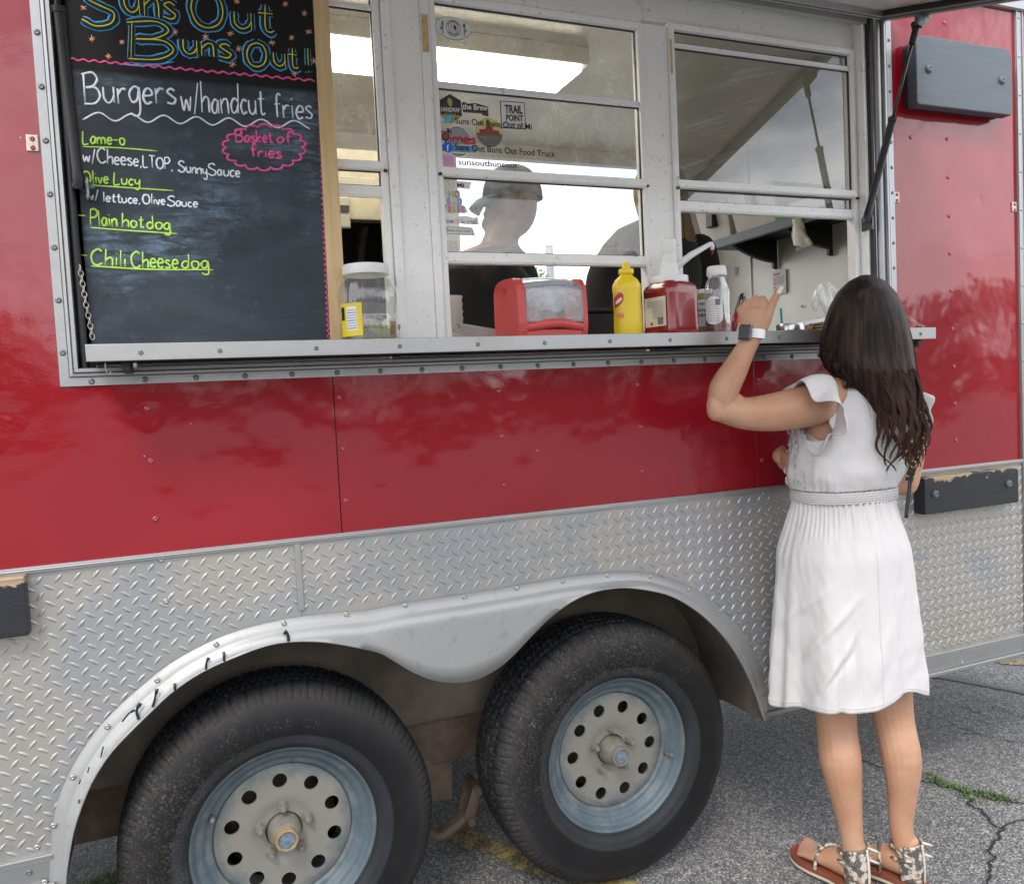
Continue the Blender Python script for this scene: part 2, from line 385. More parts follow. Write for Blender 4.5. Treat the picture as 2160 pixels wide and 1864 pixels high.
def wood(name, c1, c2, stretch=(30, 30, 1.6), rough=0.55, knots=False):
    t = NT(name)
    n = t.noise(2.4, 7, 0.65, stretch=stretch, dist=0.3)
    col = t.ramp(n, [(0.3, c1), (0.7, c2)])
    t.set(color=col, rough=rough, normal=t.bump(n, 0.0004)); MATS[name] = t.m
def peeling(name, paint, hi, woodc=(0.38, 0.27, 0.17), zr=(0, 1), amt=0.6):
    """paint that has flaked from the upper edge of a plank"""
    t = NT(name)
    n = t.noise(5, 6, 0.7, stretch=(1, 1, 14)); br = t.noise(3, 7, 0.7, stretch=(2, 2, 40), dist=0.5)
    col = t.ramp(br, [(0.3, paint), (0.7, hi)])
    gz = t.n('ShaderNodeSeparateXYZ', {'Vector': t.co.outputs['Object']}).outputs['Z']
    e = t.n('ShaderNodeMapRange', {'Value': gz, 'From Min': zr[0], 'From Max': zr[1]}).outputs[0]
    f = t.math('ADD', t.math('MULTIPLY', e, amt), t.math('MULTIPLY', t.noise(16, 6, 0.7, stretch=(1, 1, 2)), 0.9))
    fl = t.ramp(f, [(0.86, (0, 0, 0)), (0.88, (1, 1, 1))])
    wn_ = t.ramp(t.noise(4, 6, 0.7, stretch=(1, 1, 30)), [(0.3, tuple(c*0.6 for c in woodc)), (0.7, tuple(min(1, c*1.35) for c in woodc))])
    t.set(color=t.mix(fl, col, wn_), rough=0.42, normal=t.bump(br, 0.0005, normal=t.bump(fl, 0.0009, strength=-1.0))); MATS[name] = t.m
def skin(name, c=(0.60, 0.34, 0.225)):
    t = NT(name)
    a = t.noise(11, 5, 0.6); b = t.noise(420, 3, 0.6)
    col = t.ramp(a, [(0.3, (c[0]*0.90, c[1]*0.80, c[2]*0.76)), (0.7, (c[0]*1.07, c[1]*1.12, c[2]*1.15))])
    frk = t.ramp(t.noise(150, 4, 0.7), [(0.60, (0, 0, 0)), (0.72, (1, 1, 1))]); col = t.mix(t.math('MULTIPLY', frk, 0.22), col, (c[0]*0.6, c[1]*0.42, c[2]*0.35))
    mole = t.ramp(t.n('ShaderNodeTexVoronoi', {'Vector': t.co.outputs['Object'], 'Scale': 26.0}).outputs['Distance'], [(0.030, (1, 1, 1)), (0.042, (0, 0, 0))])
    mk = t.math('MULTIPLY', mole, t.ramp(t.noise(9, 2), [(0.55, (0, 0, 0)), (0.58, (1, 1, 1))]))
    col = t.mix(t.math('MULTIPLY', mk, 0.7), col, (0.16, 0.07, 0.04))
    t.set(color=col, rough=0.46, sss=0.16, spec=0.4, normal=t.bump(b, 0.00018))
    t.b.inputs['Subsurface Radius'].default_value = (0.012, 0.005, 0.003); t.b.inputs['Subsurface Scale'].default_value = 0.6
    MATS[name] = t.m
def fabric(name, col, trans=0.0, weave=900, var=0.04):
    t = NT(name)
    w = t.noise(weave, 2, 0.5, stretch=(1, 1, 0.25)); a = t.noise(6, 4)
    wr = t.noise(38, 5, 0.6, stretch=(1, 1, 0.35))
    t.set(color=t.ramp(a, [(0.3, tuple(c*(1-var) for c in col)), (0.7, tuple(min(1, c*(1+var)) for c in col))]), rough=0.85, sheen=0.15, spec=0.2,
          normal=t.bump(w, 0.00022, normal=t.bump(wr, 0.0012)))
    MATS[name] = t.m
def hairmat(name, c1, c2):
    t = NT(name)
    n = t.n('ShaderNodeTexNoise', {'Vector': t.n('ShaderNodeMapping', {'Vector': t.co.outputs['Object'], 'Scale': (30, 30, 2.0)}).outputs[0], 'Scale': 3.0, 'Detail': 4}).outputs['Fac']
    gz = t.n('ShaderNodeSeparateXYZ', {'Vector': t.co.outputs['Object']}).outputs['Z']
    e = t.n('ShaderNodeMapRange', {'Value': gz, 'From Min': 1.15, 'From Max': 1.45, 'To Min': 0.26, 'To Max': 0.0}).outputs[0]
    t.set(color=t.ramp(t.math('ADD', n, e), [(0.42, c1), (0.78, c2)]), rough=0.52, spec=0.22); MATS[name] = t.m
def snake():
    t = NT('snake_print_leather')
    v = t.co.outputs['Object']
    a = t.noise(55, 3, 0.6); sc_ = t.n('ShaderNodeTexVoronoi', {'Vector': v, 'Scale': 420.0}).outputs['Distance']
    f = t.ramp(a, [(0.46, (0, 0, 0)), (0.52, (1, 1, 1))])
    col = t.mix(f, (0.60, 0.55, 0.46), (0.045, 0.04, 0.04))
    col = t.mix(t.ramp(sc_, [(0.3, (0, 0, 0)), (0.7, (0.55,)*3)]), col, (0.22, 0.19, 0.16))
    t.set(color=col, rough=0.5, normal=t.bump(sc_, 0.0006)); MATS['snake'] = t.m
red_paint(); treadplate(); white_frame(); asphalt(); chalk(); snake()
aluminium('alu', 0.40, 0.38, 0.8, 0.3); aluminium('alu_dull', 0.5, 0.5, 0.6, 0.35); aluminium('alu_bright', 0.42, 0.36, 0.7, 0.2)
aluminium('fender', 0.39, 0.50, 0.55, 0.45)
glass('glass_clean', 0.16, 1.0); glass('glass_dirty', 0.62, 3.0); glass('glass_streaky', 0.10, 5.0, streak=True, tint=(0.62, 0.62, 0.60), ior=2.1)
rubber('tyre_rubber', 0.030, 0.55); rubber('tread_rubber', 0.034, 0.75); dusty_blue('rim_paint')
simple('black_rubber', (0.012, 0.012, 0.013), 0.45); simple('black_plastic', (0.012, 0.012, 0.013), 0.35)
simple('well_dirt', (0.125, 0.100, 0.078), 0.85, var=0.35, vscale=7, bump=0.002, bscale=30); simple('rusty', (0.105, 0.074, 0.054), 0.85, var=0.45, vscale=16, bump=0.001, bscale=60)
simple('well_dark', (0.045, 0.038, 0.032), 0.9, var=0.4, vscale=9)
simple('grease_dust', (0.17, 0.158, 0.128), 0.8, var=0.2, vscale=40, bump=0.0006, bscale=160); simple('hub_ochre', (0.27, 0.20, 0.105), 0.7, var=0.3, vscale=60); simple('cap_blue', (0.13, 0.17, 0.21), 0.45, var=0.3, vscale=80)
simple('rivet_metal', (0.42, 0.42, 0.41), 0.35, 0.85, var=0.3, vscale=60); simple('rivet_dark', (0.16, 0.19, 0.18), 0.45, 0.7, var=0.4, vscale=90); simple('rivet_red', (0.36, 0.05, 0.06), 0.25, 0.4, coat=0.6)
simple('white_wall', (0.74, 0.72, 0.66), 0.45, 0.15, var=0.08, vscale=6); simple('steel_wall', (0.42, 0.40, 0.33), 0.42, 0.75, var=0.15, vscale=5, bump=0.0006, bscale=16)
simple('ceiling_panel', (0.66, 0.63, 0.52), 0.36, 0.35, var=0.08, vscale=5)
simple('hood_cream', (0.40, 0.36, 0.25), 0.45, 0.35, var=0.12); simple('hood_dark', (0.02, 0.018, 0.015), 0.6); simple('baffle_steel', (0.13, 0.11, 0.09), 0.4, 0.8, var=0.4, vscale=50)
peeling('board_grey', (0.075, 0.094, 0.112), (0.10, 0.12, 0.14), zr=(2.25, 2.345), amt=0.42); peeling('board_black', (0.012, 0.014, 0.017), (0.022, 0.025, 0.03), zr=(0.95, 1.05), amt=0.60)
simple('board_edge', (0.022, 0.022, 0.022), 0.7, var=0.4, vscale=30); simple('bolt_grey', (0.10, 0.12, 0.14), 0.35); simple('raw_wood_chip', (0.42, 0.33, 0.22), 0.7, var=0.3, vscale=60)
wood('pine_strip', (0.52, 0.35, 0.16), (0.66, 0.49, 0.27), stretch=(26, 26, 1.4))
simple('latch_steel', (0.58, 0.50, 0.44), 0.45, 0.5, var=0.25, vscale=60)
# ---------------------------------------------------------------- ground
GZ = 0.0
b = MB(); 
ns = 60
# one sheet: fine cells near the trailer with a gentle unevenness, reaching the horizon
xs = sorted(set([-400, -120, -40, -15, -6] + [round(-4+i*0.16, 3) for i in range(63)] + [8, 16, 40, 120, 400]))
ys = sorted(set([-400, -120, -40, -15, -5] + [round(-3+i*0.16, 3) for i in range(50)] + [7, 16, 40, 120, 400]))
vs = [(x, y, (noise.noise(Vector((x*0.9, y*0.9, 0)))*0.010-0.006 if abs(x) < 7 and -3.5 < y < 5.2 else -0.006)) for x in xs for y in ys]
ny = len(ys)
b.add(vs, [(i*ny+j, (i+1)*ny+j, (i+1)*ny+j+1, i*ny+j+1) for i in range(len(xs)-1) for j in range(ny-1)])
g = b.build('asphalt_lot', MATS['asphalt'], smooth=True, kind='structure'); g['label'] = 'weathered grey asphalt of the parking lot'
def gh(x, y): 
    return noise.noise(Vector((x*0.9, y*0.9, 0)))*0.010-0.006
def strip(name, pts, w0, mat, lift, jag=0.3, parent=None, seed=1):
    rr = random.Random(seed); P = catmull([(p[0], p[1], 0) for p in pts], 8); b = MB(); vs = []
    for i, p in enumerate(P):
        t = (P[min(i+1, len(P)-1)]-P[max(i-1, 0)]).normalized(); n = Vector((-t.y, t.x, 0))
        w = w0(i/(len(P)-1)) if callable(w0) else w0
        j = rr.uniform(-1, 1)*w*jag
        for s in (-1, 1):
            q = p+n*(s*w*rr.uniform(1-jag, 1+jag)*0.5+j); vs.append((q.x, q.y, gh(q.x, q.y)+lift))
    b.add(vs, [(2*i, 2*i+1, 2*i+3, 2*i+2) for i in range(len(P)-1)])
    o = b.build(name, mat, parent, kind='structure'); return o
crack_m = simple('crack_dark', (0.015, 0.015, 0.016), 0.95)
tar_m = simple('tar_seal', (0.03, 0.031, 0.034), 0.55, var=0.3, vscale=40)
def gp(px, py): 
    v = at(px, py, z=0); return (v.x, v.y)
def jag(pts, n=5, amp=0.012, seed=3):
    rr = random.Random(seed); out = []
    for a, c in zip(pts[:-1], pts[1:]):
        for k in range(n):
            t = k/n; out.append((a[0]+(c[0]-a[0])*t+rr.uniform(-amp, amp), a[1]+(c[1]-a[1])*t+rr.uniform(-amp, amp)))
    return out+[pts[-1]]
strip('pavement_crack', jag([gp(2036, 1668), gp(2060, 1702), gp(2108, 1742), gp(2098, 1778), gp(2082, 1815), gp(2090, 1880), gp(2080, 1960)]), 0.007, crack_m, 0.003, 0.5, seed=5)['label'] = 'jagged crack branching down from the grass line'
strip('pavement_crack', jag([gp(2108, 1742), gp(2150, 1728), gp(2230, 1700), gp(2400, 1680)], seed=6), 0.005, crack_m, 0.003, 0.5, seed=6)['label'] = 'thin crack running right off the jagged crack'
strip('pavement_crack', jag([gp(1700, 1560), gp(1950, 1640), gp(2050, 1672), gp(2160, 1690), gp(2400, 1720)], seed=7), 0.006, crack_m, 0.003, 0.4, seed=7)['label'] = 'long crack that grass grows from'
strip('pavement_crack', jag([gp(1960, 1500), gp(2010, 1525), gp(2060, 1545), gp(2120, 1560), gp(2300, 1590)], seed=8), 0.0035, crack_m, 0.003, 0.5, seed=8)['label'] = 'hairline crack behind the woman, nearer the trailer'
strip('pavement_crack', jag([gp(1990, 1475), gp(2060, 1500), gp(2110, 1490), gp(2200, 1530)], seed=9), 0.003, crack_m, 0.003, 0.5, seed=9)['label'] = 'fine crack just below the tar seal'
strip('tar_seal', [gp(1880, 1415), gp(1960, 1424), gp(2060, 1440), gp(2160, 1458), gp(2400, 1500)], 0.035, tar_m, 0.004, 0.18, seed=10)['label'] = 'black tar seal line past the far end of the trailer'
# worn yellow paint under the rear wheel and by the far corner
def blob(name, pts, mat, lift, label, seed=2):
    rr = random.Random(seed); P = catmull([(p[0], p[1], 0) for p in pts], 10, closed=True)
    c = sum(P, Vector())/len(P); b = MB(); vs = [(c.x, c.y, gh(c.x, c.y)+lift)]
    for p in P:
        q = c+(p-c)*rr.uniform(0.90, 1.04); vs.append((q.x, q.y, gh(q.x, q.y)+lift))
    n = len(P); b.add(vs, [(0, 1+i, 1+(i+1) % n) for i in range(n)])
    o = b.build(name, mat, kind='structure'); o['label'] = label; return o
strip('yellow_line', [gp(930, 1742), gp(1000, 1770), gp(1080, 1806), gp(1180, 1836), gp(1290, 1866), gp(1400, 1900)], 0.085, MATS['yellow_line'], 0.0035, 0.12, seed=12)['label'] = 'worn yellow parking line running under the right wheel'
strip('yellow_line', [gp(2098, 1390), gp(2150, 1396), gp(2260, 1412)], 0.07, MATS['yellow_line'], 0.0035, 0.2, seed=13)['label'] = 'short stretch of faded yellow line beyond the trailer'
# grass in the cracks
def grass(name, path, n, h, label, spread=0.012, seed=4):
    rr = random.Random(seed); b = MB()
    P = [Vector((p[0], p[1], 0)) for p in path]
    for _ in range(n):
        k = rr.random()*(len(P)-1); i = int(k); p = P[i].lerp(P[min(i+1, len(P)-1)], k-i)
        a = rr.uniform(0, 2*PI); dens = 0.5+0.5*noise.noise(Vector((k*4, seed, 0)))
        if rr.random() > 0.45+dens: continue
        x, y = p.x+rr.gauss(0, spread), p.y+rr.gauss(0, spread); z = gh(x, y)
        hh = h*rr.uniform(0.4, 1.2)*(0.5+dens); ln = rr.uniform(0.3, 1.1)*hh; w = rr.uniform(0.0012, 0.0026)
        dx, dy = math.cos(a), math.sin(a); nx, ny_ = -dy*w, dx*w
        b.add([(x-nx, y-ny_, z), (x+nx, y+ny_, z), (x+dx*ln*0.4+nx*0.8, y+dy*ln*0.4+ny_*0.8, z+hh*0.6), (x+dx*ln*0.4-nx*0.8, y+dy*ln*0.4-ny_*0.8, z+hh*0.6), (x+dx*ln, y+dy*ln, z+hh*0.85)],
              [(0, 1, 2, 3), (3, 2, 4)])
    o = b.build(name, MATS['grass'], recalc=False); tag(o, label, 'grass', kind='stuff'); return o
simple('grass', (0.085, 0.15, 0.03), 0.6, var=0.4, vscale=60)
grass('grass', [gp(1952, 1628), gp(1990, 1648), gp(2040, 1664), gp(2085, 1672), gp(2135, 1682)], 520, 0.013, 'short green grass growing along the long crack by the woman')
grass('grass', [gp(185, 1858), gp(235, 1846), (gp(262, 1870))], 160, 0.02, 'small green tuft on the asphalt under the fender')
grass('grass', [gp(2036, 1668), gp(2055, 1690)], 60, 0.014, 'few green blades where two cracks meet', seed=9)
# ================================================================ the trailer
WY = -0.08                                   # its painted side
TR = thing('food_trailer', (0.7, 0.6, 0.0), 'red food trailer with a diamond plate skirt and an open serving window', 'trailer')
X0, X1 = -1.9, 3.1                           # ends of the trailer
ZB, ZS, ZT = 0.394, 1.035, 2.475             # bottom edge, top of the diamond plate, roof edge
OX0, OX1, OZ0, OZ1 = -0.377, 1.855, 1.396, 2.44  # outer edge of the serving window trim
RB = [at(*p, y=WY) for p in ()]
# --- red sheets, split at the seams, with shallow thickness
def red_sheet(poly):
    b = MB(); b.prism(poly, WY, WY+0.02); return b.build('red_panel', MATS['red'], TR, bevel=0.0012)
red_sheet([(X0, ZS+0.004), (0.1605, ZS+0.004), (0.1605, OZ0+0.01), (OX0+0.012, OZ0+0.01), (OX0+0.012, ZT), (X0, ZT)])
red_sheet([(0.1625, ZS+0.004), (1.3225, ZS+0.004), (1.3225, OZ0+0.01), (0.1625, OZ0+0.01)])
red_sheet([(1.3245, ZS+0.004), (2.386, ZS+0.004), (2.386, ZT), (OX1-0.012, ZT), (OX1-0.012, OZ0+0.01), (1.3245, OZ0+0.01)])
red_sheet([(2.418, ZS+0.004), (X1, ZS+0.004), (X1, ZT), (2.418, ZT)])
# --- roof edge and roof
b = MB(); b.box(X0, X1, WY-0.012, WY+0.03, ZT, ZT+0.10); b.box(X0, X1, WY-0.016, WY-0.012, ZT+0.002, ZT+0.012); b.box(X0, X1, WY-0.016, WY-0.012, ZT+0.045, ZT+0.056)
b.build('roof_rail', MATS['alu_bright'], TR, bevel=0.002)
b = MB(); b.box(X0, X1, WY+0.031, 1.60, ZT+0.05, ZT+0.09); b.build('roof', MATS['alu_dull'], TR)
# --- far side and ends of the shell; the far side has an opening through which the sky shows
BY = 1.46
b = MB()
b.box(X0, 1.02, BY, BY+0.04, 0.45, ZT+0.05); b.box(2.14, X1, BY, BY+0.04, 0.45, ZT+0.05)
b.box(1.02, 2.14, BY, BY+0.04, 0.45, 1.50); b.box(1.02, 2.14, BY, BY+0.04, 2.38, ZT+0.05)
b.build('far_wall', MATS['white_wall'], TR)
b = MB(); b.box(X0-0.03, X0, WY, BY+0.04, 0.45, ZT+0.05); b.build('end_wall', MATS['red'], TR)
b = MB(); b.box(X1, X1+0.03, WY, BY+0.04, 0.45, ZT+0.05); b.build('end_wall', MATS['red'], TR)
b = MB(); b.box(X0, X1, 0.24, BY, 0.44, 0.50); b.build('floor', MATS['well_dark'], TR)
b = MB(); b.box(X0, X1, WY+0.03, BY, 2.44, 2.46); b.build('ceiling', MATS['ceiling_panel'], TR)
b = MB(); b.box(2.36, 2.38, WY+0.02, BY, 0.5, 2.44); b.build('partition', MATS['white_wall'], TR)
b = MB(); b.box(2.352, 2.36, 1.20, 1.215, 0.5, 2.44); b.build('wall_seam', MATS['white_wall'], TR, bevel=0.002)
# inner lining of the near side, around the opening
b = MB(); b.box(X0, OX0+0.02, WY+0.021, 0.0, 1.0, 2.44); b.box(OX1-0.02, 2.36, WY+0.021, 0.0, 1.0, 2.44); b.box(OX0+0.02, OX1-0.02, WY+0.021, 0.0, 1.0, OZ0); b.build('lining', MATS['white_wall'], TR)
# --- fender and the cut edge of the diamond plate
def z4(p): return (p[0]*0.3994, 1150+p[1]*0.3994)
def z5(p): return (780+p[0]*0.444, 1150+p[1]*0.444)
outer_px = [z4(p) for p in [(262, 1788), (268, 1600), (290, 1400), (370, 1190), (500, 985), (620, 855), (760, 730), (900, 620), (1080, 520), (1250, 450), (1500, 388), (1750, 355)]]+\
           [z5(p) for p in [(0, 305), (160, 272), (450, 228), (700, 188), (900, 153), (1100, 128), (1200, 122), (1340, 130), (1500, 183), (1600, 245), (1700, 335), (1780, 432), (1840, 545), (1872, 660), (1890, 830)]]
inner_px = [z4(p) for p in [(350, 1788), (368, 1640), (400, 1480), (470, 1290), (540, 1165), (620, 1060), (800, 880), (920, 770), (1080, 665), (1250, 590), (1400, 535), (1530, 512), (1700, 512), (1880, 540), (2003, 568)]]+\
           [z5(p) for p in [(100, 540), (200, 600), (300, 640), (400, 652), (500, 640), (600, 590), (680, 525), (760, 440), (850, 350), (950, 275), (1050, 228), (1150, 207), (1250, 205), (1400, 232), (1500, 278), (1600, 350), (1700, 455), (1780, 580), (1838, 710), (1880, 838)]]
def plane(pxs, y): 
    out = []
    for p in pxs:
        v = at(*p, y=y); out.append(Vector((v.x, 0, v.z)))
    return out
FO = plane(outer_px, -0.084); FI = plane(inner_px, -0.104)
print('fender', FO[0], FI[0])
FO.insert(0, FO[0]+Vector((-0.004, 0, -0.07))); FI.insert(0, FI[0]+Vector((-0.003, 0, -0.07)))
FO = catmull(FO, 5); FI = catmull(FI, 5)
def resample(P, n, marks):
    """n points per stretch between landmark x positions (given as indices)"""
    out = []
    for a, c, k in marks:
        seg = P[a:c+1]; L_ = [0]
        for u, v in zip(seg[:-1], seg[1:]): L_.append(L_[-1]+(v-u).length)
        for i in range(k):
            t = L_[-1]*i/k; j = 0
            while j < len(L_)-2 and L_[j+1] < t: j += 1
            f = (t-L_[j])/max(1e-9, L_[j+1]-L_[j]); out.append(seg[j].lerp(seg[j+1], f))
    out.append(P[marks[-1][1]]); return out
def nearest(P, x, lo=0, hi=None, key=None):
    rng = range(lo, hi or len(P)); return min(rng, key=lambda i: abs(P[i].x-x))
xm = [-0.12, 0.16, 0.42, 0.70, 1.0]
io = [0]+[nearest(FO, x) for x in xm]+[len(FO)-1]
xi = [-0.08, 0.16, 0.42, 0.70, 0.98]
ii = [0]+[nearest(FI, x) for x in xi]+[len(FI)-1]
kk = [26, 14, 18, 18, 16, 26]
Ro = resample(FO, 0, [(io[i], io[i+1], kk[i]) for i in range(6)]); Ri = resample(FI, 0, [(ii[i], ii[i+1], kk[i]) for i in range(6)])
prof = [(0.0, -0.0885), (0.024, -0.0885), (0.0265, -0.090), (0.032, -0.096), (0.040, -0.102), (0.050, -0.1045), (0.060, -0.1045)]
b = MB(); nv = len(prof)+4; vs = []
for o_, i_ in zip(Ro, Ri):
    d = i_-o_; Ln = d.length
    for k, (s_, y) in enumerate(prof):
        t = min(s_, Ln-0.006+0.0005*k)/Ln; p = o_+d*t; vs.append((p.x, y, p.z))
    for k, t in enumerate((0.55, 0.8)):
        s_ = max(t*Ln, 0.062 if Ln > 0.08 else Ln-0.003+0.001*k); p = o_+d*(min(s_, Ln-0.001)/Ln); vs.append((p.x, -0.1048, p.z))
    vs.append((i_.x, -0.1045, i_.z)); q = i_+d.normalized()*(-0.002); vs.append((q.x, -0.085, q.z))
b.add(vs, [(i*nv+j, (i+1)*nv+j, (i+1)*nv+j+1, i*nv+j+1) for i in range(len(Ro)-1) for j in range(nv-1)])
fen = b.build('fender', MATS['fender'], TR, smooth=True); fen.modifiers.new('t', 'SOLIDIFY').thickness = 0.0025
# black paint runs on the fender
blk = simple('spilt_black_paint', (0.02, 0.021, 0.025), 0.35)
def run(pts, r=0.0035):
    P = [at(*z4(p), y=-0.1065) for p in pts]; b = MB(); P = catmull(P, 4); n = len(P)
    b.tube(P, [r*(1.25 if i < n*0.3 else 0.8) for i in range(n)], 6, flat=(Vector((0, 1, 0)), 0.35)); b.build('paint_run', blk, TR, smooth=True)
run([(1500, 455), (1520, 470), (1524, 505)], 0.004); run([(1182, 562), (1184, 612)], 0.0028); run([(1104, 592), (1090, 620), (1088, 655)], 0.0028)
run([(922, 728), (924, 765)], 0.0028); run([(830, 757), (820, 800), (806, 852)], 0.0032); run([(742, 832), (722, 870), (732, 918)], 0.0034); run([(712, 868), (680, 888), (645, 930)], 0.0022)
run([(545, 1062), (532, 1120)], 0.0016); run([(470, 1170), (463, 1200)], 0.0014); run([(425, 1235), (418, 1260)], 0.0014); run([(419, 1340), (416, 1362)], 0.0018)
# lining of the wheel well: follows the arch and goes in under the floor
Rw = [p for p in Ro]; b = MB(); vs = []
well_arc = [Vector((p.x, 0, p.z)) for p in Ro]
cx, cz = 0.4345, 0.36
for p in well_arc:
    for y in (-0.08, 0.0, 0.1, 0.215): vs.append((cx+(p.x-cx)*0.985, y, cz+(p.z-cz)*0.985))
b.add(vs, [(i*4+j, (i+1)*4+j, (i+1)*4+j+1, i*4+j+1) for i in range(len(Ro)-1) for j in range(3)]); b.build('wheel_well', MATS['well_dirt'], TR, smooth=True)
# --- diamond plate sheets, cut round the fender
arc = [(0.4345+(p.x-0.4345)*0.984, 0.36+(p.z-0.36)*0.984) for p in Ro]
def cut_arc(xa, xb): return [(x, z) for x, z in arc if xa <= x <= xb]
def zarc(x):
    for (xa, za), (xb, zb) in zip(arc[:-1], arc[1:]):
        if min(xa, xb) <= x <= max(xa, xb) and abs(xb-xa) > 1e-9: return za+(zb-za)*(x-xa)/(xb-xa)
    return None
JX = 0.0595
PY0 = WY-0.003
def in_arch(x, z, m=0.0):
    if x < arc[0][0]-m-0.02 or x > arc[-1][0]+m: return False
    zz = zarc(min(max(x, min(a[0] for a in arc)+1e-4), max(a[0] for a in arc)-1e-4))
    return zz is not None and z < zz+m
pz = zarc(JX)
lp = [(X0, 0.46), (X0, ZS), (JX, ZS), (JX, pz)]+[(x, z) for x, z in reversed(cut_arc(arc[0][0], JX))]+[(arc[0][0]+0.0, 0.46)]
rp = [(JX+0.001, pz), (JX+0.001, ZS), (2.386, ZS), (2.386, 0.46), (arc[-1][0]-0.0, 0.46)]+[(x, z) for x, z in reversed(cut_arc(JX, 9)) if z > 0.465]
def sheet(poly): 
    b = MB(); b.prism(poly, PY0, WY+0.02); return b.build('tread_plate', MATS['plate'], TR)
s1 = sheet(lp); s2 = sheet(rp); s3 = sheet([(2.418, 0.46), (2.418, ZS), (X1, ZS), (X1, 0.46)])
def diamonds(xa, xb, parent, seed):
    """raised lozenges, two directions in a checker"""
    b = MB(); px_, pz_ = 0.0340, 0.0326; rr = random.Random(seed)
    i0, i1 = int(xa/px_)-1, int(xb/px_)+2
    for i in range(i0, i1):
        for j in range(int(0.46/pz_)-1, int(ZS/pz_)+2):
            for k in (0, 1):
                x = i*px_+k*px_*0.5; z = j*pz_+k*pz_*0.5+0.004
                if not (xa+0.004 < x < xb-0.004 and 0.468 < z < ZS-0.006): continue
                if in_arch(x, z, 0.02): continue
                a = math.radians(47 if k == 0 else -33)+rr.uniform(-0.03, 0.03); c, s = math.cos(a), math.sin(a); h = 0.0019
                Lh, Wh = 0.0140, 0.0040
                pts = [(Lh, 0), (0.0038, Wh), (-Lh, 0), (-0.0038, -Wh), (0.0038, -Wh*0.85), (-0.0045, Wh*0.85)]
                ring = [pts[0], (0.0045, Wh), (-0.0045, Wh), pts[2], (-0.0045, -Wh), (0.0045, -Wh)]
                top = [(Lh*0.45, 0), (0.0015, Wh*0.32), (-0.0015, Wh*0.32), (-Lh*0.45, 0), (-0.0015, -Wh*0.32), (0.0015, -Wh*0.32)]
                vs = [(x+u*c-v*s, PY0+0.0002, z+u*s+v*c) for u, v in ring]+[(x+u*c-v*s, PY0-h, z+u*s+v*c) for u, v in top]
                b.add(vs, [(q, (q+1) % 6, 6+(q+1) % 6, 6+q) for q in range(6)]+[tuple(range(6, 12))])
    o = b.build('raised_tread', MATS['plate'], parent); o['kind'] = 'stuff'
diamonds(X0+0.5, JX, s1, 1); diamonds(JX, 2.386, s2, 2); diamonds(2.418, X1, s3, 3)
# --- mouldings
b = MB(); b.box(X0, 2.386, WY-0.010, WY+0.001, ZS-0.004, ZS+0.009); b.box(X0, 2.386, WY-0.013, WY-0.010, ZS+0.001, ZS+0.005); b.build('waist_moulding', MATS['alu_bright'], TR, bevel=0.0015)
b = MB(); b.box(2.418, X1, WY-0.010, WY+0.001, ZS-0.004, ZS+0.009); b.build('waist_moulding', MATS['alu_bright'], TR, bevel=0.0015)
b = MB(); b.box(JX-0.006, JX+0.007, WY-0.0085, WY-0.001, pz+0.022, ZS-0.0045); b.build('joint_strip', MATS['alu_bright'], TR, bevel=0.0012)
def bottom_trim(xa, xb):
    b = MB(); b.box(xa, xb, WY-0.006, WY+0.03, ZB+0.012, 0.452); b.box(xa, xb, WY-0.010, WY+0.001, 0.452, 0.463); b.box(xa, xb, WY-0.016, WY+0.03, ZB, ZB+0.0118)
    b.build('bottom_moulding', MATS['alu'], TR, bevel=0.002)
bottom_trim(arc[-1][0]-0.01, 2.384); bottom_trim(2.42, X1); bottom_trim(X0, arc[0][0]+0.0)
b = MB(); b.box(2.3865, 2.4175, WY-0.006, WY+0.02, ZB, ZT-0.001); b.box(2.3865, 2.3905, WY-0.010, WY-0.006, ZB, ZT-0.001); b.box(2.4135, 2.4175, WY-0.010, WY-0.006, ZB, ZT-0.001)
b.build('corner_moulding', MATS['alu'], TR, bevel=0.0015)
# --- trim round the serving window: four mitred bars with a ribbed profile
def bar_trim(x0, z0, x1, z1, nx, nz_, mit0, mit1, mat):
    """bar from one outer corner to the next; (nx,nz_) points into the opening; mitres at both ends"""
    steps = [(0, 0), (0, -0.005), (0.0165, -0.005), (0.0175, -0.0035), (0.019, -0.009), (0.024, -0.0095), (0.0255, -0.006), (0.0275, -0.011), (0.034, -0.011), (0.0355, -0.004), (0.0355, 0.05)]
    d = Vector((x1-x0, 0, z1-z0)).normalized(); vs = []
    for (s_, h) in steps:
        for e, (x, z, mt) in enumerate(((x0, z0, mit0), (x1, z1, mit1))):
            sh = s_*mt*(1 if e == 0 else -1)
            vs.append((x+nx*s_+d.x*sh, WY+h, z+nz_*s_+d.z*sh))
    n = len(steps); b = MB(); b.add(vs, [(2*i, 2*i+1, 2*i+3, 2*i+2) for i in range(n-1)]); return b.build('window_trim', mat, TR)
bar_trim(OX0, OZ0, OX1, OZ0, 0, 1, 1, 1, MATS['alu']); bar_trim(OX0, OZ1, OX0, OZ0, 1, 0, 0, 1, MATS['alu_bright'])
bar_trim(OX1, OZ0, OX1, OZ1, -1, 0, 1, 0, MATS['alu_bright'])
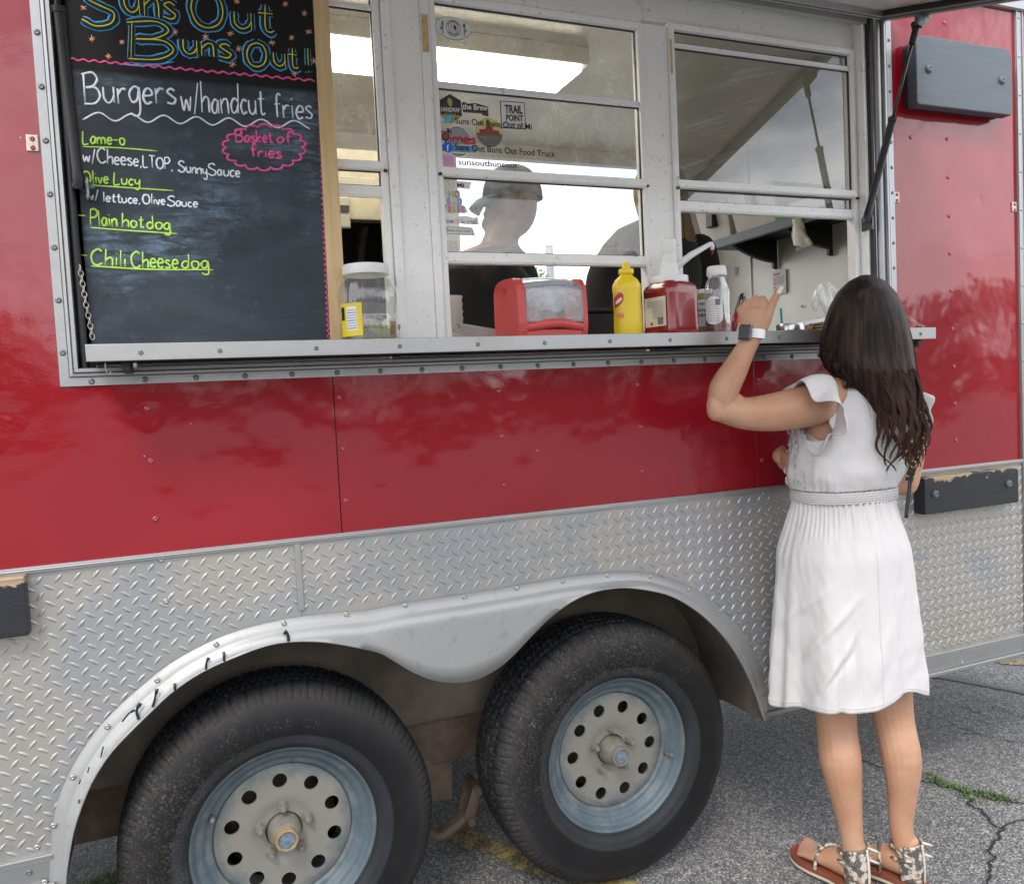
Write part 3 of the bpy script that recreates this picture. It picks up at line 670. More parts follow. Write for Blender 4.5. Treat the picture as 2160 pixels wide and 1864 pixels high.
# rounded jamb tubes inside the trim
b = MB(); b.tube([(OX1-0.046, -0.072, OZ0+0.035), (OX1-0.046, -0.072, OZ1-0.05)], 0.0125, 12); b.build('jamb_rail', MATS['alu'], TR, smooth=True, auto=50)
b = MB(); b.tube([(OX1-0.068, -0.064, OZ0+0.06), (OX1-0.068, -0.064, OZ1-0.05)], 0.008, 10); b.build('rubber_seal', MATS['black_rubber'], TR, smooth=True, auto=50)
b = MB(); b.tube([(OX0+0.046, -0.074, OZ0+0.036), (OX0+0.046, -0.074, OZ1)], 0.008, 10); b.build('rubber_seal', MATS['black_rubber'], TR, smooth=True, auto=50)
b = MB(); b.box(OX1-0.086, OX1-0.0785, -0.06, -0.022, OZ0+0.04, OZ1-0.03); b.build('jamb', MATS['white'], TR, bevel=0.002)
b = MB(); b.box(OX0+0.036, OX0+0.06, -0.060, -0.0, OZ0+0.036, OZ1); b.build('jamb', MATS['black_rubber'], TR, bevel=0.001)
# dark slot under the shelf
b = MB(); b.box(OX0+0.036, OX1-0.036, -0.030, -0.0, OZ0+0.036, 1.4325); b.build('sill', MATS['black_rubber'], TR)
# --- the shelf that folds out below the window, on two brackets
SX0, SX1, SY, SZ = -0.314, 1.838, -0.232, 1.466
b = MB(); b.box(SX0, SX1, SY+0.004, -0.026, SZ-0.026, SZ-0.0005)
sh = b.build('serving_shelf', MATS['black_rubber'], TR, bevel=0.0015)
b = MB(); b.box(SX0, SX1, SY+0.004, -0.026, SZ-0.0004, SZ+0.0006); b.build('shelf_top', MATS['alu'], sh)
b = MB(); b.box(SX0-0.001, SX1+0.001, SY, SY+0.0035, SZ-0.031, SZ+0.001); b.build('shelf_edge', MATS['alu_bright'], sh, bevel=0.001)
for x in (SX0+0.06, SX1-0.03):
    b = MB(); b.box(x-0.004, x+0.012, SY+0.03, -0.03, SZ-0.050, SZ-0.027); b.build('shelf_bracket', MATS['rusty'] if x > 1 else MATS['black_rubber'], sh, bevel=0.002)
b = MB(); b.tube([(SX0+0.08, SY+0.02, SZ-0.03), (SX0+0.08, SY+0.02, SZ-0.044)], 0.004, 8); b.build('shelf_pin', MATS['rivet_metal'], sh, smooth=True)
b = MB(); hk = at(222, 765, y=-0.2); b.tube(catmull([(hk.x, -0.2, SZ-0.03), (hk.x, -0.2, SZ-0.045), (hk.x+0.004, -0.2, SZ-0.054), (hk.x+0.009, -0.2, SZ-0.048)], 5), 0.0012, 6); b.build('hook', MATS['rivet_metal'], sh, smooth=True)
# --- rivets, sharing one mesh per kind
def dome(r, h, seg=10):
    m_ = MB(); m_.lathe([(r, 0), (r*0.96, h*0.45), (r*0.7, h*0.85), (r*0.30, h), (r*0.26, h*0.75), (0, h*0.7)], axis='y', seg=seg, cap=False); me = m_.mesh('rivet', True); fixn(me); return me
RV = dome(0.0062, 0.0035); RVS = dome(0.0048, 0.0028); BOLT = dome(0.0125, 0.008, 16)
RVm = {}
def rivet(p, mat, me=RV, parent=TR, name='rivet'):
    key = (me.name, mat)
    if key not in RVm:
        c = me.copy(); c.materials.clear(); c.materials.append(MATS[mat]); RVm[key] = c
    o = bpy.data.objects.new(name, RVm[key]); C.objects.link(o); setpar(o, parent); o.location = p; 
    if parent is not TR and parent.type != 'EMPTY': o.parent = parent
    return o
def rivs(pxs, y, mat, me=RV, parent=TR, snapz=None, snapx=None):
    for p in pxs:
        v = at(p[0], p[1], y=y); rivet((snapx if snapx is not None else v.x, y, snapz if snapz is not None else v.z), mat, me, parent)
k3 = 780/1835
# window trim, left upright / bottom / right upright
for i in range(11): rivet((OX0+0.009, WY-0.005, 1.463+i*0.1035), 'rivet_dark')
for i in range(22): rivet((OX0+0.056+i*0.0985, WY-0.005, OZ0+0.0085), 'rivet_dark')
for i in range(14): rivet((OX1-0.009, WY-0.005, 1.436+i*0.0738), 'rivet_dark', RVS)
for i in range(17): rivet((2.402, WY-0.006, 0.52+i*0.121), 'rivet_metal', RVS)
# shelf edge
for px in (295, 462, 666, 842, 1007, 1148, 1286, 1413, 1532, 1643, 1942):
    v = at(px, 715-(px-295)*0.0155, y=SY); rivet((v.x, SY, SZ-0.0165), 'rivet_dark', RVS)
# fender flange
fl = [z4(p) for p in [(235, 1775), (282, 1477), (384, 1222), (567, 956), (830, 711), (1141, 521), (1500, 410), (1831, 362)]]+[z5(p) for p in [(170, 283), (449, 243), (699, 201), (917, 170), (1131, 141), (1335, 146), (1516, 207), (1668, 310)]]
rivs(fl, -0.0885, 'rivet_metal')
# diamond plate
rivs([z4(p) for p in [(852, 76), (877, 293), (1842, 178), (196, 1592)]]+[z5(p) for p in [(657, 59), (1880, 120)]], PY0, 'rivet_metal')
rivs([(1610, 1041), (1612, 1107), (1068, 1098), (1074, 1176), (1350, 1065), (700, 1148)], PY0, 'rivet_metal', RVS)
rivs([(1800+p[0]*.17375, 960+p[1]*.17375) for p in [(1278, 978), (1292, 1478), (1992, 872), (2003, 1355), (2006, 1722)]]+[(1840+p[0]*.15444, 1200+p[1]*.15444) for p in [(1214, 556), (1220, 968), (1667, 872), (2005, 782)]], PY0, 'rivet_metal', RVS)
rivs([(1840+p[0]*.15444, 1200+p[1]*.15444) for p in [(1225, 1122), (1227, 1272)]], WY-0.006, 'rivet_metal', RVS)
rivs([z4((155, 1725))], WY-0.006, 'rivet_dark')
# red sheets
f = 1.04247
rivs([(311, 861), (319, 972), (328, 1094)], WY, 'rivet_red'); rivs([(x*f, y*f) for x, y in [(686, 804), (694, 907), (700, 1012), (1009, 791), (1015, 882), (1020, 981), (1290, 778), (1296, 863), (1299, 953), (1535, 768), (1541, 931)]], WY, 'rivet_red')
rivs([(1380+p[0]*k3, p[1]*k3) for p in [(1440, 114), (1273, 682), (1453, 690), (1458, 880), (1463, 1072), (1467, 1258), (1473, 1443), (1480, 1632)]], WY, 'rivet_red')
rivs([(1440+p[0]*.35785, 560+p[1]*.35785) for p in [(1598, 595), (1604, 814), (1611, 1030)]], WY, 'rivet_red')
# little latch keepers on the red sheets
def keeper(px, py):
    v = at(px, py, y=WY); b = MB(); b.box(v.x-0.011, v.x+0.011, WY-0.004, WY, v.z-0.016, v.z+0.016); o = b.build('latch_keeper', MATS['latch_steel'], TR, bevel=0.003)
    for dz in (0.008, -0.009):
        q = rivet((v.x, WY-0.0042, v.z+dz), 'rivet_red', RVS, TR, 'latch_screw')
keeper(69, 303); keeper(1890, 417); keeper(2138, 437)
# --- painted wooden blocks bolted to the side
def block(name, xa, xb, za, zb, y0, y1, mat, bolts, label, rad=0.0):
    n = 8; pts = []
    for (cx_, cz_, a0) in ((xb-rad, zb-rad, 0), (xa+rad, zb-rad, 90), (xa+rad*0.3, za+rad*0.3, 180), (xb-rad*0.3, za+rad*0.3, 270)):
        r_ = rad if a0 < 180 else rad*0.3
        for i in range(n+1 if rad else 1):
            a = math.radians(a0+90*i/n) if rad else 0
            pts.append((cx_+r_*math.cos(a), cz_+r_*math.sin(a)))
    b = MB(); b.prism(pts, y0, y1); o = b.build(name, mat, TR, bevel=0.003); o['label'] = label
    if mat == MATS['board_grey']:
        c = MB(); c.prism([(cx0+(p-cx0)*0.97, cz0+(q-cz0)*0.955) for p, q in pts for cx0, cz0 in (((xa+xb)/2, (za+zb)/2),)], y1, WY-0.001); c.build('backing_board', MATS['board_edge'], o)
    for x, z in bolts:
        rivet((x, y0-0.0005, z), 'bolt_grey', BOLT, TR, 'bolt')
    return o
v1 = at(1958.3, 146.3, y=-0.135); v2 = at(2112.7, 170, y=-0.135)
block('mounting_block', 1.898, 2.300, 2.125, 2.325, -0.135, -0.100, MATS['board_grey'], [(v1.x, v1.z), (v2.x, v2.z)], 'grey painted block bolted high on the red side', 0.03)
v1 = at(1972, 1042, y=-0.125); v2 = at(2127, 1020, y=-0.125)
block('mounting_block', 1.905, 2.315, 0.912, 1.024, -0.125, WY-0.004, MATS['board_black'], [(v1.x, v1.z), (v2.x, v2.z)], 'black block with flaking paint at the far end')
block('mounting_block', -0.95, -0.461, 0.916, 1.032, -0.118, WY-0.004, MATS['board_black'], [], 'black block with flaking paint at the left edge')
# ================================================================ wheels
def tyre_mesh():
    """a trailer tyre: ribbed tread with zigzag grooves, siped shoulders, raised rings on the wall"""
    # profile (r, y): from the outer bead round the tread to the inner bead
    base = [(0.2085, -0.040), (0.214, -0.050), (0.222, -0.0555), (0.235, -0.060), (0.250, -0.063), (0.266, -0.0645), (0.282, -0.0640), (0.298, -0.061), (0.312, -0.056), (0.324, -0.0495), (0.333, -0.043), (0.341, -0.0350)]
    tread = [(0.3465, -0.026)]+[(0.3545-0.0030*((y-0.05)/0.07)**2, y) for y in np.linspace(-0.018, 0.118, 30)]+[(0.3465, 0.126)]
    back = [(0.341, 0.136), (0.324, 0.150), (0.298, 0.162), (0.266, 0.165), (0.235, 0.160), (0.2085, 0.140)]
    def dense(P, n):
        P = [Vector((a, 0, b)) for a, b in P]; return [(p.x, p.z) for p in catmull(P, n)]
    prof = dense(base, 3)[:-1]+base[-1:]+tread+back
    N = 744; nb = MB(); np_ = len(prof); vs = []
    for k in range(N):
        th = 2*PI*k/N; c, s = math.cos(th), math.sin(th)
        ph = (th*62/(2*PI)) % 1.0; zig = 0.0035*(abs(ph-0.5)*4-1)
        for (r, y) in prof:
            rr, yy = r, y
            if -0.03 < y < 0.13 and r > 0.343:
                g = 0
                for gy in (-0.001+0.002, 0.034, 0.066, 0.099):
                    if abs(y-gy-zig) < 0.0046: g = 0.0095
                if y < -0.006 or y > 0.108:
                    if (ph*1.0) < 0.14: g = max(g, 0.0052)
                elif (ph+y*9) % 0.5 < 0.10: g = max(g, 0.005)
                rr -= g
            elif 0.326 < r <= 0.343 and y < 0:
                if ph < 0.13: rr -= 0.0022; yy += 0.0016
                elif 0.45 < ph < 0.55: rr -= 0.0020; yy += 0.0012
            elif y < 0:
                if abs(r-0.3215) < 0.0016: yy -= 0.0012
                if 0.222 < r < 0.226: yy -= 0.0012
                if abs(r-0.2165) < 0.001: yy += 0.001
            vs.append((rr*c, yy, rr*s))
    nb.add(vs, [(k*np_+j, ((k+1) % N)*np_+j, ((k+1) % N)*np_+j+1, k*np_+j+1) for k in range(N) for j in range(np_-1)])
    me = nb.mesh('tyre', True); fixn(me); return me
def tyre_mat():
    t = NT('tyre')
    a = t.noise(7, 6, 0.65); b = t.noise(170, 5, 0.8); c = t.noise(24, 6, 0.7)
    rad = t.n('ShaderNodeVectorMath', {0: t.n('ShaderNodeMapping', {'Vector': t.co.outputs['Object'], 'Scale': (1, 0, 1)}).outputs[0]}, operation='LENGTH').outputs['Value']
    base = t.ramp(rad, [(0.209, (0.028, 0.029, 0.033)), (0.242, (0.031, 0.032, 0.036)), (0.246, (0.009, 0.009, 0.010)), (0.27, (0.012, 0.012, 0.013)), (0.30, (0.018, 0.018, 0.020)), (0.325, (0.038, 0.035, 0.032)), (0.343, (0.030, 0.030, 0.030)), (0.349, (0.015, 0.017, 0.020))])
    v = t.ramp(a, [(0.3, (0.55,)*3), (0.7, (1.0,)*3)])
    mm = t.t.nodes.new('ShaderNodeMix'); mm.data_type = 'RGBA'; mm.blend_type = 'MULTIPLY'; mm.inputs[0].default_value = 1
    t.l(base, mm.inputs[6]); t.l(v, mm.inputs[7])
    z = t.n('ShaderNodeSeparateXYZ', {'Vector': t.co.outputs['Object']}).outputs
    up = t.ramp(t.math('ADD', t.math('MULTIPLY', t.math('SUBTRACT', z['Z'], t.math('MULTIPLY', z['X'], 0.8)), 1.1), 0.40), [(0.32, (0, 0, 0)), (0.70, (1, 1, 1))])
    d = t.math('MULTIPLY', t.ramp(b, [(0.50, (0, 0, 0)), (0.66, (1, 1, 1))]), t.math('MULTIPLY', t.ramp(c, [(0.40, (0.12,)*3), (0.66, (1, 1, 1))]), up))
    col = t.mix(t.math('MULTIPLY', d, 0.55), mm.outputs[2], (0.26, 0.235, 0.20))
    groove = t.ramp(rad, [(0.3450, (0, 0, 0)), (0.3465, (1, 1, 1)), (0.3490, (1, 1, 1)), (0.3500, (0, 0, 0))])
    t.set(color=col, rough=0.60, spec=0.24, normal=t.bump(b, 0.0009)); MATS['tyre'] = t.m
tyre_mat()
TYRE = tyre_mesh()
def disc_mesh():
    """pierced disc: ten sectors, each a ring of quads between a round hole and its cell"""
    RH, rh, r1, r2 = 0.119, 0.0168, 0.078, 0.155
    def dep(r):   # height towards the camera
        if r < 0.040: return 0.000
        a = -0.004+0.004*sstep(0.058, 0.086, r)*1.0
        return a+0.000-0.0035*sstep(0.140, 0.155, r)
    b = MB(); NH = 32
    for s in range(10):
        th = 2*PI*s/10; c, sn = math.cos(th), math.sin(th)
        def P(r, a, h=None): 
            return (r*math.cos(th+a), -(dep(r) if h is None else h), r*math.sin(th+a))
        A = PI/10; hole = []; cell = []
        c1_, c2_ = math.atan2(A*RH, r2-RH), math.atan2(A*RH, RH-r1); TS = [2*PI*k/NH for k in range(NH)]
        for cv in (c1_, -c1_ % (2*PI), PI-c2_, PI+c2_): TS[min(range(NH), key=lambda q: abs(TS[q]-cv))] = cv
        for k in range(NH):
            t = TS[k]
            u, v = math.cos(t), math.sin(t)
            hole.append((RH+rh*u, rh*v))           # local radial / tangential
            # ray to the cell edge in (r, angle) space
            ru = (r2-RH) if u > 0 else (RH-r1); ta = A*RH
            k_ = min(ru/abs(u) if abs(u) > 1e-6 else 1e9, ta/abs(v) if abs(v) > 1e-6 else 1e9)
            cell.append((RH+u*k_, v*k_/RH))
        vs = []
        NL = 5
        for l in range(NL+1):
            f = l/NL
            for k in range(NH):
                hr, ht = hole[k]; rr = math.hypot(hr, ht); ha = math.atan2(ht, hr)
                cr_, ca = cell[k]
                r = rr+(cr_-rr)*f; a = ha+(ca-ha)*f
                vs.append(P(r, a))
        for k in range(NH):                        # the lip turned in
            hr, ht = hole[k]; rr = math.hypot(hr, ht); ha = math.atan2(ht, hr)
            vs.append(P(rr, ha, dep(rr)-0.006))
        fs = [(l*NH+k, l*NH+(k+1) % NH, (l+1)*NH+(k+1) % NH, (l+1)*NH+k) for l in range(NL) for k in range(NH)]
        fs += [((NL+1)*NH+k, (NL+1)*NH+(k+1) % NH, (k+1) % NH, k) for k in range(NH)]
        b.add(vs, fs)
    # corners of the cells are filled by the dense cell boundary; centre part
    b.lathe([(0.0795, dep(0.0795)-0.0003), (0.0775, dep(0.0775)), (0.070, dep(0.070)), (0.062, dep(0.062)-0.001), (0.055, -0.006), (0.042, -0.006), (0.040, -0.012), (0.040, -0.03)], axis='y', seg=160, cap=False)
    b.lathe([(0.1535, dep(0.1535)-0.0003), (0.1565, -0.006), (0.1575, -0.012)], axis='y', seg=160, cap=False)
    me = b.mesh('disc', True)
    bm_ = bmesh.new(); bm_.from_mesh(me); bmesh.ops.recalc_face_normals(bm_, faces=bm_.faces); bm_.to_mesh(me); bm_.free()
    me.set_sharp_from_angle(angle=math.radians(50)); return me
DISC = disc_mesh()
def rim_mesh():
    b = MB()
    b.lathe([(0.150, -0.09), (0.1555, -0.02), (0.1575, -0.0045), (0.160, 0.002), (0.166, 0.004), (0.171, 0.004), (0.176, 0.009), (0.180, 0.0165), (0.186, 0.020), (0.191, 0.0205), (0.195, 0.023), (0.199, 0.031), (0.203, 0.0385), (0.2065, 0.0405), (0.2095, 0.039), (0.2098, 0.034), (0.207, 0.028)], axis='y', seg=120, cap=False)
    me = b.mesh('rim', True); fixn(me); return me
RIM = rim_mesh()
def hub_mesh(kind):
    b = MB()
    if kind == 0:   # hub body
        b.lathe([(0.0385, -0.02), (0.0385, 0.002), (0.0375, 0.008), (0.034, 0.020), (0.031, 0.0255), (0.0302, 0.0275), (0.0305, 0.030), (0.0285, 0.032), (0.026, 0.036)], axis='y', seg=40, cap=True)
    elif kind == 1:  # dust cap ring
        b.lathe([(0.0262, 0.030), (0.0262, 0.050), (0.0248, 0.0535), (0.0215, 0.0545), (0.0190, 0.0520), (0.0188, 0.048)], axis='y', seg=40, cap=False)
    else:
        b.lathe([(0.0190, 0.0505), (0.0175, 0.0520), (0.0120, 0.0515), (0.0060, 0.0522), (0.0050, 0.0535), (0, 0.054)], axis='y', seg=32, cap=False)
    me = b.mesh('hub', True); fixn(me); me.set_sharp_from_angle(angle=math.radians(45)); return me
HUB = [hub_mesh(k) for k in range(3)]
def lug_mesh():
    b = MB(); b.lathe([(0.0135, -0.006), (0.0125, 0.000), (0.0105, 0.006), (0.0105, 0.010)], axis='y', seg=6, cap=True)
    b.lathe([(0.0068, 0.008), (0.0068, 0.020), (0.0056, 0.0215)], axis='y', seg=16, cap=True)
    me = b.mesh('lug_nut'); fixn(me); return me
LUG = lug_mesh()
def valve_mesh():
    b = MB(); b.tube([(0, 0, 0), (0, -0.014, 0.001), (0, -0.026, 0.004)], [0.006, 0.005, 0.0046], 10); b.tube([(0, -0.024, 0.0036), (0, -0.036, 0.0065)], [0.0052, 0.0048], 10)
    me = b.mesh('valve', True); fixn(me); return me
VALVE = valve_mesh()
def text_mesh(s, size, bold=0.0, ext=0.0, spacing=1.0):
    cu = bpy.data.curves.new('t', 'FONT'); cu.body = s; cu.size = size; cu.offset = bold; cu.extrude = ext; cu.space_character = spacing; cu.resolution_u = 4
    cu.align_x = 'LEFT'
    o = bpy.data.objects.new('t', cu); C.objects.link(o); dg = bpy.context.evaluated_depsgraph_get(); dg.update()
    me = bpy.data.meshes.new_from_object(o.evaluated_get(dg)); bpy.data.objects.remove(o); bpy.data.curves.remove(cu); return me
def side_letters(s, size, rad, mid, me_name='lettering'):
    """raised letters bent round the tyre wall, tops outwards"""
    me = text_mesh(s, size, 0.0004, 0.0008, 1.12)
    xs = [v.co.x for v in me.vertices]; wdt = max(xs)
    sub = bmesh.new(); sub.from_mesh(me); bmesh.ops.triangulate(sub, faces=sub.faces); sub.to_mesh(me); sub.free()
    for v in me.vertices:
        r = rad+v.co.y; a = mid-(v.co.x-wdt/2)/rad
        yb = -0.0640+((r-0.272)/0.03)**2*0.003
        v.co = Vector((r*math.cos(a), yb-0.0002-v.co.z*0.9, r*math.sin(a)))
    return me
def wheel(cx_, cz_, hole_ph, lug_ph, valve_a, text_a, dustc):
    w_ = bpy.data.objects.new('wheel', None); C.objects.link(w_); w_.location = (cx_, 0, cz_); w_.parent = TR; w_.matrix_parent_inverse = PW[TR.name].inverted()
    def put(name, me, mat, rot=0, loc=(0, 0, 0), par=w_):
        if not me.materials: me.materials.append(mat)
        elif me.materials[0] != mat: me = me.copy(); me.materials.clear(); me.materials.append(mat)
        o = bpy.data.objects.new(name, me); C.objects.link(o); o.parent = par; o.rotation_euler = (0, -rot, 0); o.location = loc; return o
    put('tyre', TYRE, MATS['tyre'], text_a*0.7)
    put('rim', RIM, MATS['rim_paint']); d = put('disc', DISC, MATS['rim_paint'], hole_ph)
    put('hub', HUB[0], MATS['grease_dust']); put('dust_cap', HUB[1], MATS[dustc]); put('cap_plug', HUB[2], MATS['cap_blue'])
    for k in range(5):
        a = lug_ph+k*2*PI/5; put('lug_nut', LUG, MATS['grease_dust'], 0.3*k, (0.0570*math.cos(a), 0.001, 0.0570*math.sin(a)))
    put('valve', VALVE, MATS['grease_dust'], 0, (0.170*math.cos(valve_a), -0.004, 0.170*math.sin(valve_a)))
    lt = side_letters('ULTRA  CRT', 0.030, 0.262, text_a); lt.materials.append(MATS['tyre']); o = bpy.data.objects.new('lettering', lt); C.objects.link(o); o.parent = w_
    bk = MB(); bk.lathe([(0.20, -0.14), (0.03, -0.11), (0.03, 0.0)], axis='y', seg=40); bk.lathe([(0.13, -0.13), (0.13, -0.08), (0.05, -0.075)], axis='y', seg=40)
    me = bk.mesh('brake_drum', True); fixn(me); me.materials.append(MATS['rusty']); o = bpy.data.objects.new('brake_drum', me); C.objects.link(o); o.parent = w_
    return w_
wheel(0.0, 0.3525, 1.5949-4*PI/10+2*PI/10*0, PI/2+0.02, math.radians(155), math.radians(86), 'hub_ochre')
wheel(0.869, 0.3580, 1.2333, PI/2-0.05, math.radians(-14), math.radians(-8), 'grease_dust')
# ---------------------------------------------------------------- what shows behind the wheels
b = MB()
def rect_px(a, c, y):  # two corners
    return at(*a, y=y), at(*c, y=y)
zb1 = at(940, 1508, y=0.22).z
b.box(-0.62, 1.42, 0.20, 0.215, zb1, 1.02); b.build('inner_fender', MATS['well_dirt'], TR)
zr = at(900, 1612, y=0.235).z
b = MB(); b.box(X0+0.2, X1-0.2, 0.222, 0.30, zr, zb1+0.05); b.box(X0+0.2, X1-0.2, 1.1, 1.18, zr, 0.5); b.build('frame_rail', MATS['rusty'], TR, bevel=0.004)
for x in (-0.75, 1.43, 2.2):
    b = MB(); b.box(x, x+0.05, 0.30, 1.1, zr+0.02, 0.5); b.build('cross_member', MATS['rusty'], TR)
# hanger and shackle between the wheels
pa = at(905, 1610, y=0.235); pb = at(953, 1608, y=0.235); pc = at(952, 1682, y=0.235); pd_ = at(918, 1683, y=0.235)
b = MB(); b.prism([(pa.x-0.06, zr+0.001), (pb.x, zr+0.001), (pc.x, pc.z), (pd_.x-0.05, pd_.z), (pd_.x-0.08, pd_.z-0.04)], 0.225, 0.29); b.build('spring_hanger', MATS['rusty'], TR, bevel=0.003)
q0 = at(1006, 1660, y=0.215); q1 = at(988, 1725, y=0.215)
b = MB()
for yy in (0.205, 0.262): b.tube([(q0.x, yy, q0.z), (q1.x, yy, q1.z)], 0.017, 12, flat=(Vector((0, 1, 0)), 0.3))
for q in (q0, q1): b.tube([(q.x, 0.185, q.z), (q.x, 0.29, q.z)], 0.011, 10)
b.build('shackle', MATS['rusty'], TR, smooth=True, auto=40)
q2 = at(885, 1745, y=0.235)
b = MB(); b.tube(catmull([(q1.x, 0.235, q1.z), (q1.x-0.08, 0.235, q1.z-0.035), (q2.x, 0.235, q2.z), (0.2, 0.235, 0.30), (0.0, 0.235, 0.295)], 5), 0.024, 8, flat=(Vector((0, 0, 1)), 0.6)); b.tube([(0.869, 0.235, 0.30), (q0.x+0.03, 0.235, q0.z-0.03), (q0.x, 0.235, q0.z)], 0.02, 8); b.build('leaf_spring', MATS['rusty'], TR, smooth=True, auto=40)
for x, z in ((0.0, 0.3525), (0.869, 0.358)):
    b = MB(); b.tube([(x, 0.12, z), (x, 1.35, z)], 0.032, 14); b.build('axle', MATS['rusty'], TR, smooth=True, auto=50)
    b = MB(); b.lathe([(0.20, 0), (0.345, 0.02), (0.355, 0.1), (0.345, 0.2), (0.20, 0.22)], (x, 1.46, z), 'y', 40); b.build('far_wheel', MATS['tread_rubber'], TR, smooth=True)
b = MB(); b.box(1.30, 1.50, 0.05, 0.20, 0.50, 0.56); b.box(1.38, 1.44, -0.03, 0.20, 0.40, 0.47); b.build('stabiliser', MATS['rusty'], TR, bevel=0.004)
b = MB(); b.box(-0.60, -0.56, 0.14, 0.20, 0.05, 0.5); b.build('stand_leg', MATS['well_dirt'], TR, bevel=0.003)
# ================================================================ serving window wall, its sliding windows, the lifted hatch
PY = -0.022                                   # outer face of the window wall
WT = 2.43
def wall_piece(x0, x1, z0, z1, y0=PY, th=0.02, name='window_wall'):
    b = MB(); b.box(x0, x1, y0, y0+th, z0, z1); return b.build(name, MATS['white'], TR, bevel=0.0015)
wall_piece(OX0+0.061, 0.3275, 2.3005, WT); wall_piece(0.3285, 1.0425, 2.3005, WT, PY-0.002); wall_piece(1.0435, OX1-0.087, 2.3105, WT, PY-0.0005)
wall_piece(0.352, 0.4245, 1.433, 2.2995, PY-0.012, 0.03, 'mullion'); wall_piece(1.0385, 1.117, 1.433, 2.2995, PY-0.002, 0.02, 'mullion')
wall_piece(0.3305, 0.3515, 1.433, 2.2995, PY-0.018, 0.036, 'mullion_edge'); wall_piece(0.425, 0.446, 1.433, 2.2995, PY-0.016, 0.034, 'mullion_edge')
GL = {'l': 'glass_dirty', 'm': 'glass_dirty', 'r': 'glass_streaky'}
def window(label, x0, x1, zt, bars, panes, side, fw=0.017):
    """bars: [(z0, z1, y0, y1)], panes: [(z0, z1, y)]"""
    fr = MB()
    y0, y1 = PY-0.010, PY+0.022
    # outer frame of three mitred bars (the window stands open below)
    def fbar(poly, yy0=y0, yy1=y1): fr.prism(poly, yy0, yy1)
    fbar([(x0, 1.434), (x0+fw, 1.434), (x0+fw, zt-fw), (x0, zt)]); fbar([(x1, 1.434), (x1, zt), (x1-fw, zt-fw), (x1-fw, 1.434)]); fbar([(x0+0.0004, zt), (x0+fw, zt-fw+0.0004), (x1-fw, zt-fw+0.0004), (x1-0.0004, zt)])
    f = fr.build('window', MATS['white'], TR, bevel=0.0015); f['label'] = label
    # narrow ribs along the frame
    rb = MB(); rb.box(x0+0.004, x0+0.0055, y0-0.0015, y0+0.001, 1.44, zt-0.004); rb.box(x1-0.0055, x1-0.004, y0-0.0015, y0+0.001, 1.44, zt-0.004); rb.box(x0+0.01, x1-0.01, y0-0.0015, y0+0.001, zt-0.0055, zt-0.004)
    rb.build('frame_rib', MATS['white'], f)
    gk = MB(); g_ = 0.0022
    for (z0_, z1_, yy) in panes:
        for (a, c, d, e) in ((x0+fw, x0+fw+g_, z0_, z1_), (x1-fw-g_, x1-fw, z0_, z1_), (x0+fw, x1-fw, z1_-g_, z1_), (x0+fw, x1-fw, z0_, z0_+g_)): gk.box(a, c, yy-0.0035, yy+0.003, d, e)
    gk.build('gasket', MATS['black_rubber'], f)
    for (z0_, z1_, ya, yb) in bars:
        k = MB(); k.box(x0+fw*0.55, x1-fw*0.55, ya, yb, z0_, z1_); h = z1_-z0_
        k.box(x0+fw*0.6, x1-fw*0.6, ya-0.003, ya+0.001, z0_+h*0.12, z0_+h*0.42)
        k.build('rail', MATS['white'], f, bevel=0.0015)
    for (z0_, z1_, yy) in panes:
        k = MB(); k.add([(x0+fw+0.0005, yy, z0_+0.0005), (x1-fw-0.0005, yy, z0_+0.0005), (x1-fw-0.0005, yy, z1_-0.0005), (x0+fw+0.0005, yy, z1_-0.0005)], [(0, 1, 2, 3)]); k.build('pane', MATS[GL[side]], f, recalc=False)
    return f
yA, yB = PY-0.006, PY+0.012
WL = window('left sliding window, mostly behind the chalkboard', -0.312, 0.3295, 2.296, [(1.873, 1.893, PY-0.012, PY+0.01), (1.813, 1.838, PY-0.002, PY+0.016), (2.238, 2.252, PY-0.001, PY+0.014)],
            [(1.893, 2.238, PY+0.004), (1.838, 1.873, PY+0.006), (2.252, 2.279, PY+0.010)], 'l')
WM = window('middle sliding window covered in stickers', 0.447, 1.038, 2.296, [(1.867, 1.889, PY-0.014, PY+0.01), (1.661, 1.688, PY-0.006, PY+0.016), (2.078, 2.094, PY-0.004, PY+0.014)],
            [(2.094, 2.279, PY+0.008), (1.889, 2.078, PY+0.003), (1.688, 1.867, PY+0.003)], 'm')
WR = window('right sliding window with smeared glass', 1.118, 1.768, 2.309, [(1.872, 1.894, PY-0.014, PY+0.01), (1.812, 1.840, PY-0.004, PY+0.016), (2.246, 2.262, PY+0.001, PY+0.014)],
            [(1.894, 2.246, PY+0.003), (1.840, 1.872, PY+0.006), (2.262, 2.292, PY+0.008)], 'r')
# small black corner blocks where the sashes meet
for x in (0.447+0.004, 1.038-0.012, 0.3295-0.012, 1.118+0.004, 1.768-0.012):
    b = MB(); b.box(x, x+0.008, PY-0.017, PY-0.011, 1.868, 1.874); b.build('sash_catch', MATS['black_plastic'], TR)
# masking tape and a stripe of old glue on the frames
tape = simple('old_masking_tape', (0.55, 0.40, 0.18), 0.7, var=0.25, vscale=70)
b = MB(); a0 = at(889, 30, y=PY-0.018); a1 = at(900, 110, y=PY-0.018); b.box(a0.x-0.001, a0.x+0.014, PY-0.0195, PY-0.0165, a1.z, a0.z); b.build('tape', tape, TR)
b = MB(); a0 = at(1407, 82, y=PY-0.013); a1 = at(1413, 155, y=PY-0.013); b.box(1.1205, 1.1245, PY-0.0125, PY-0.0095, a1.z, a0.z); b.build('tape', tape, TR)
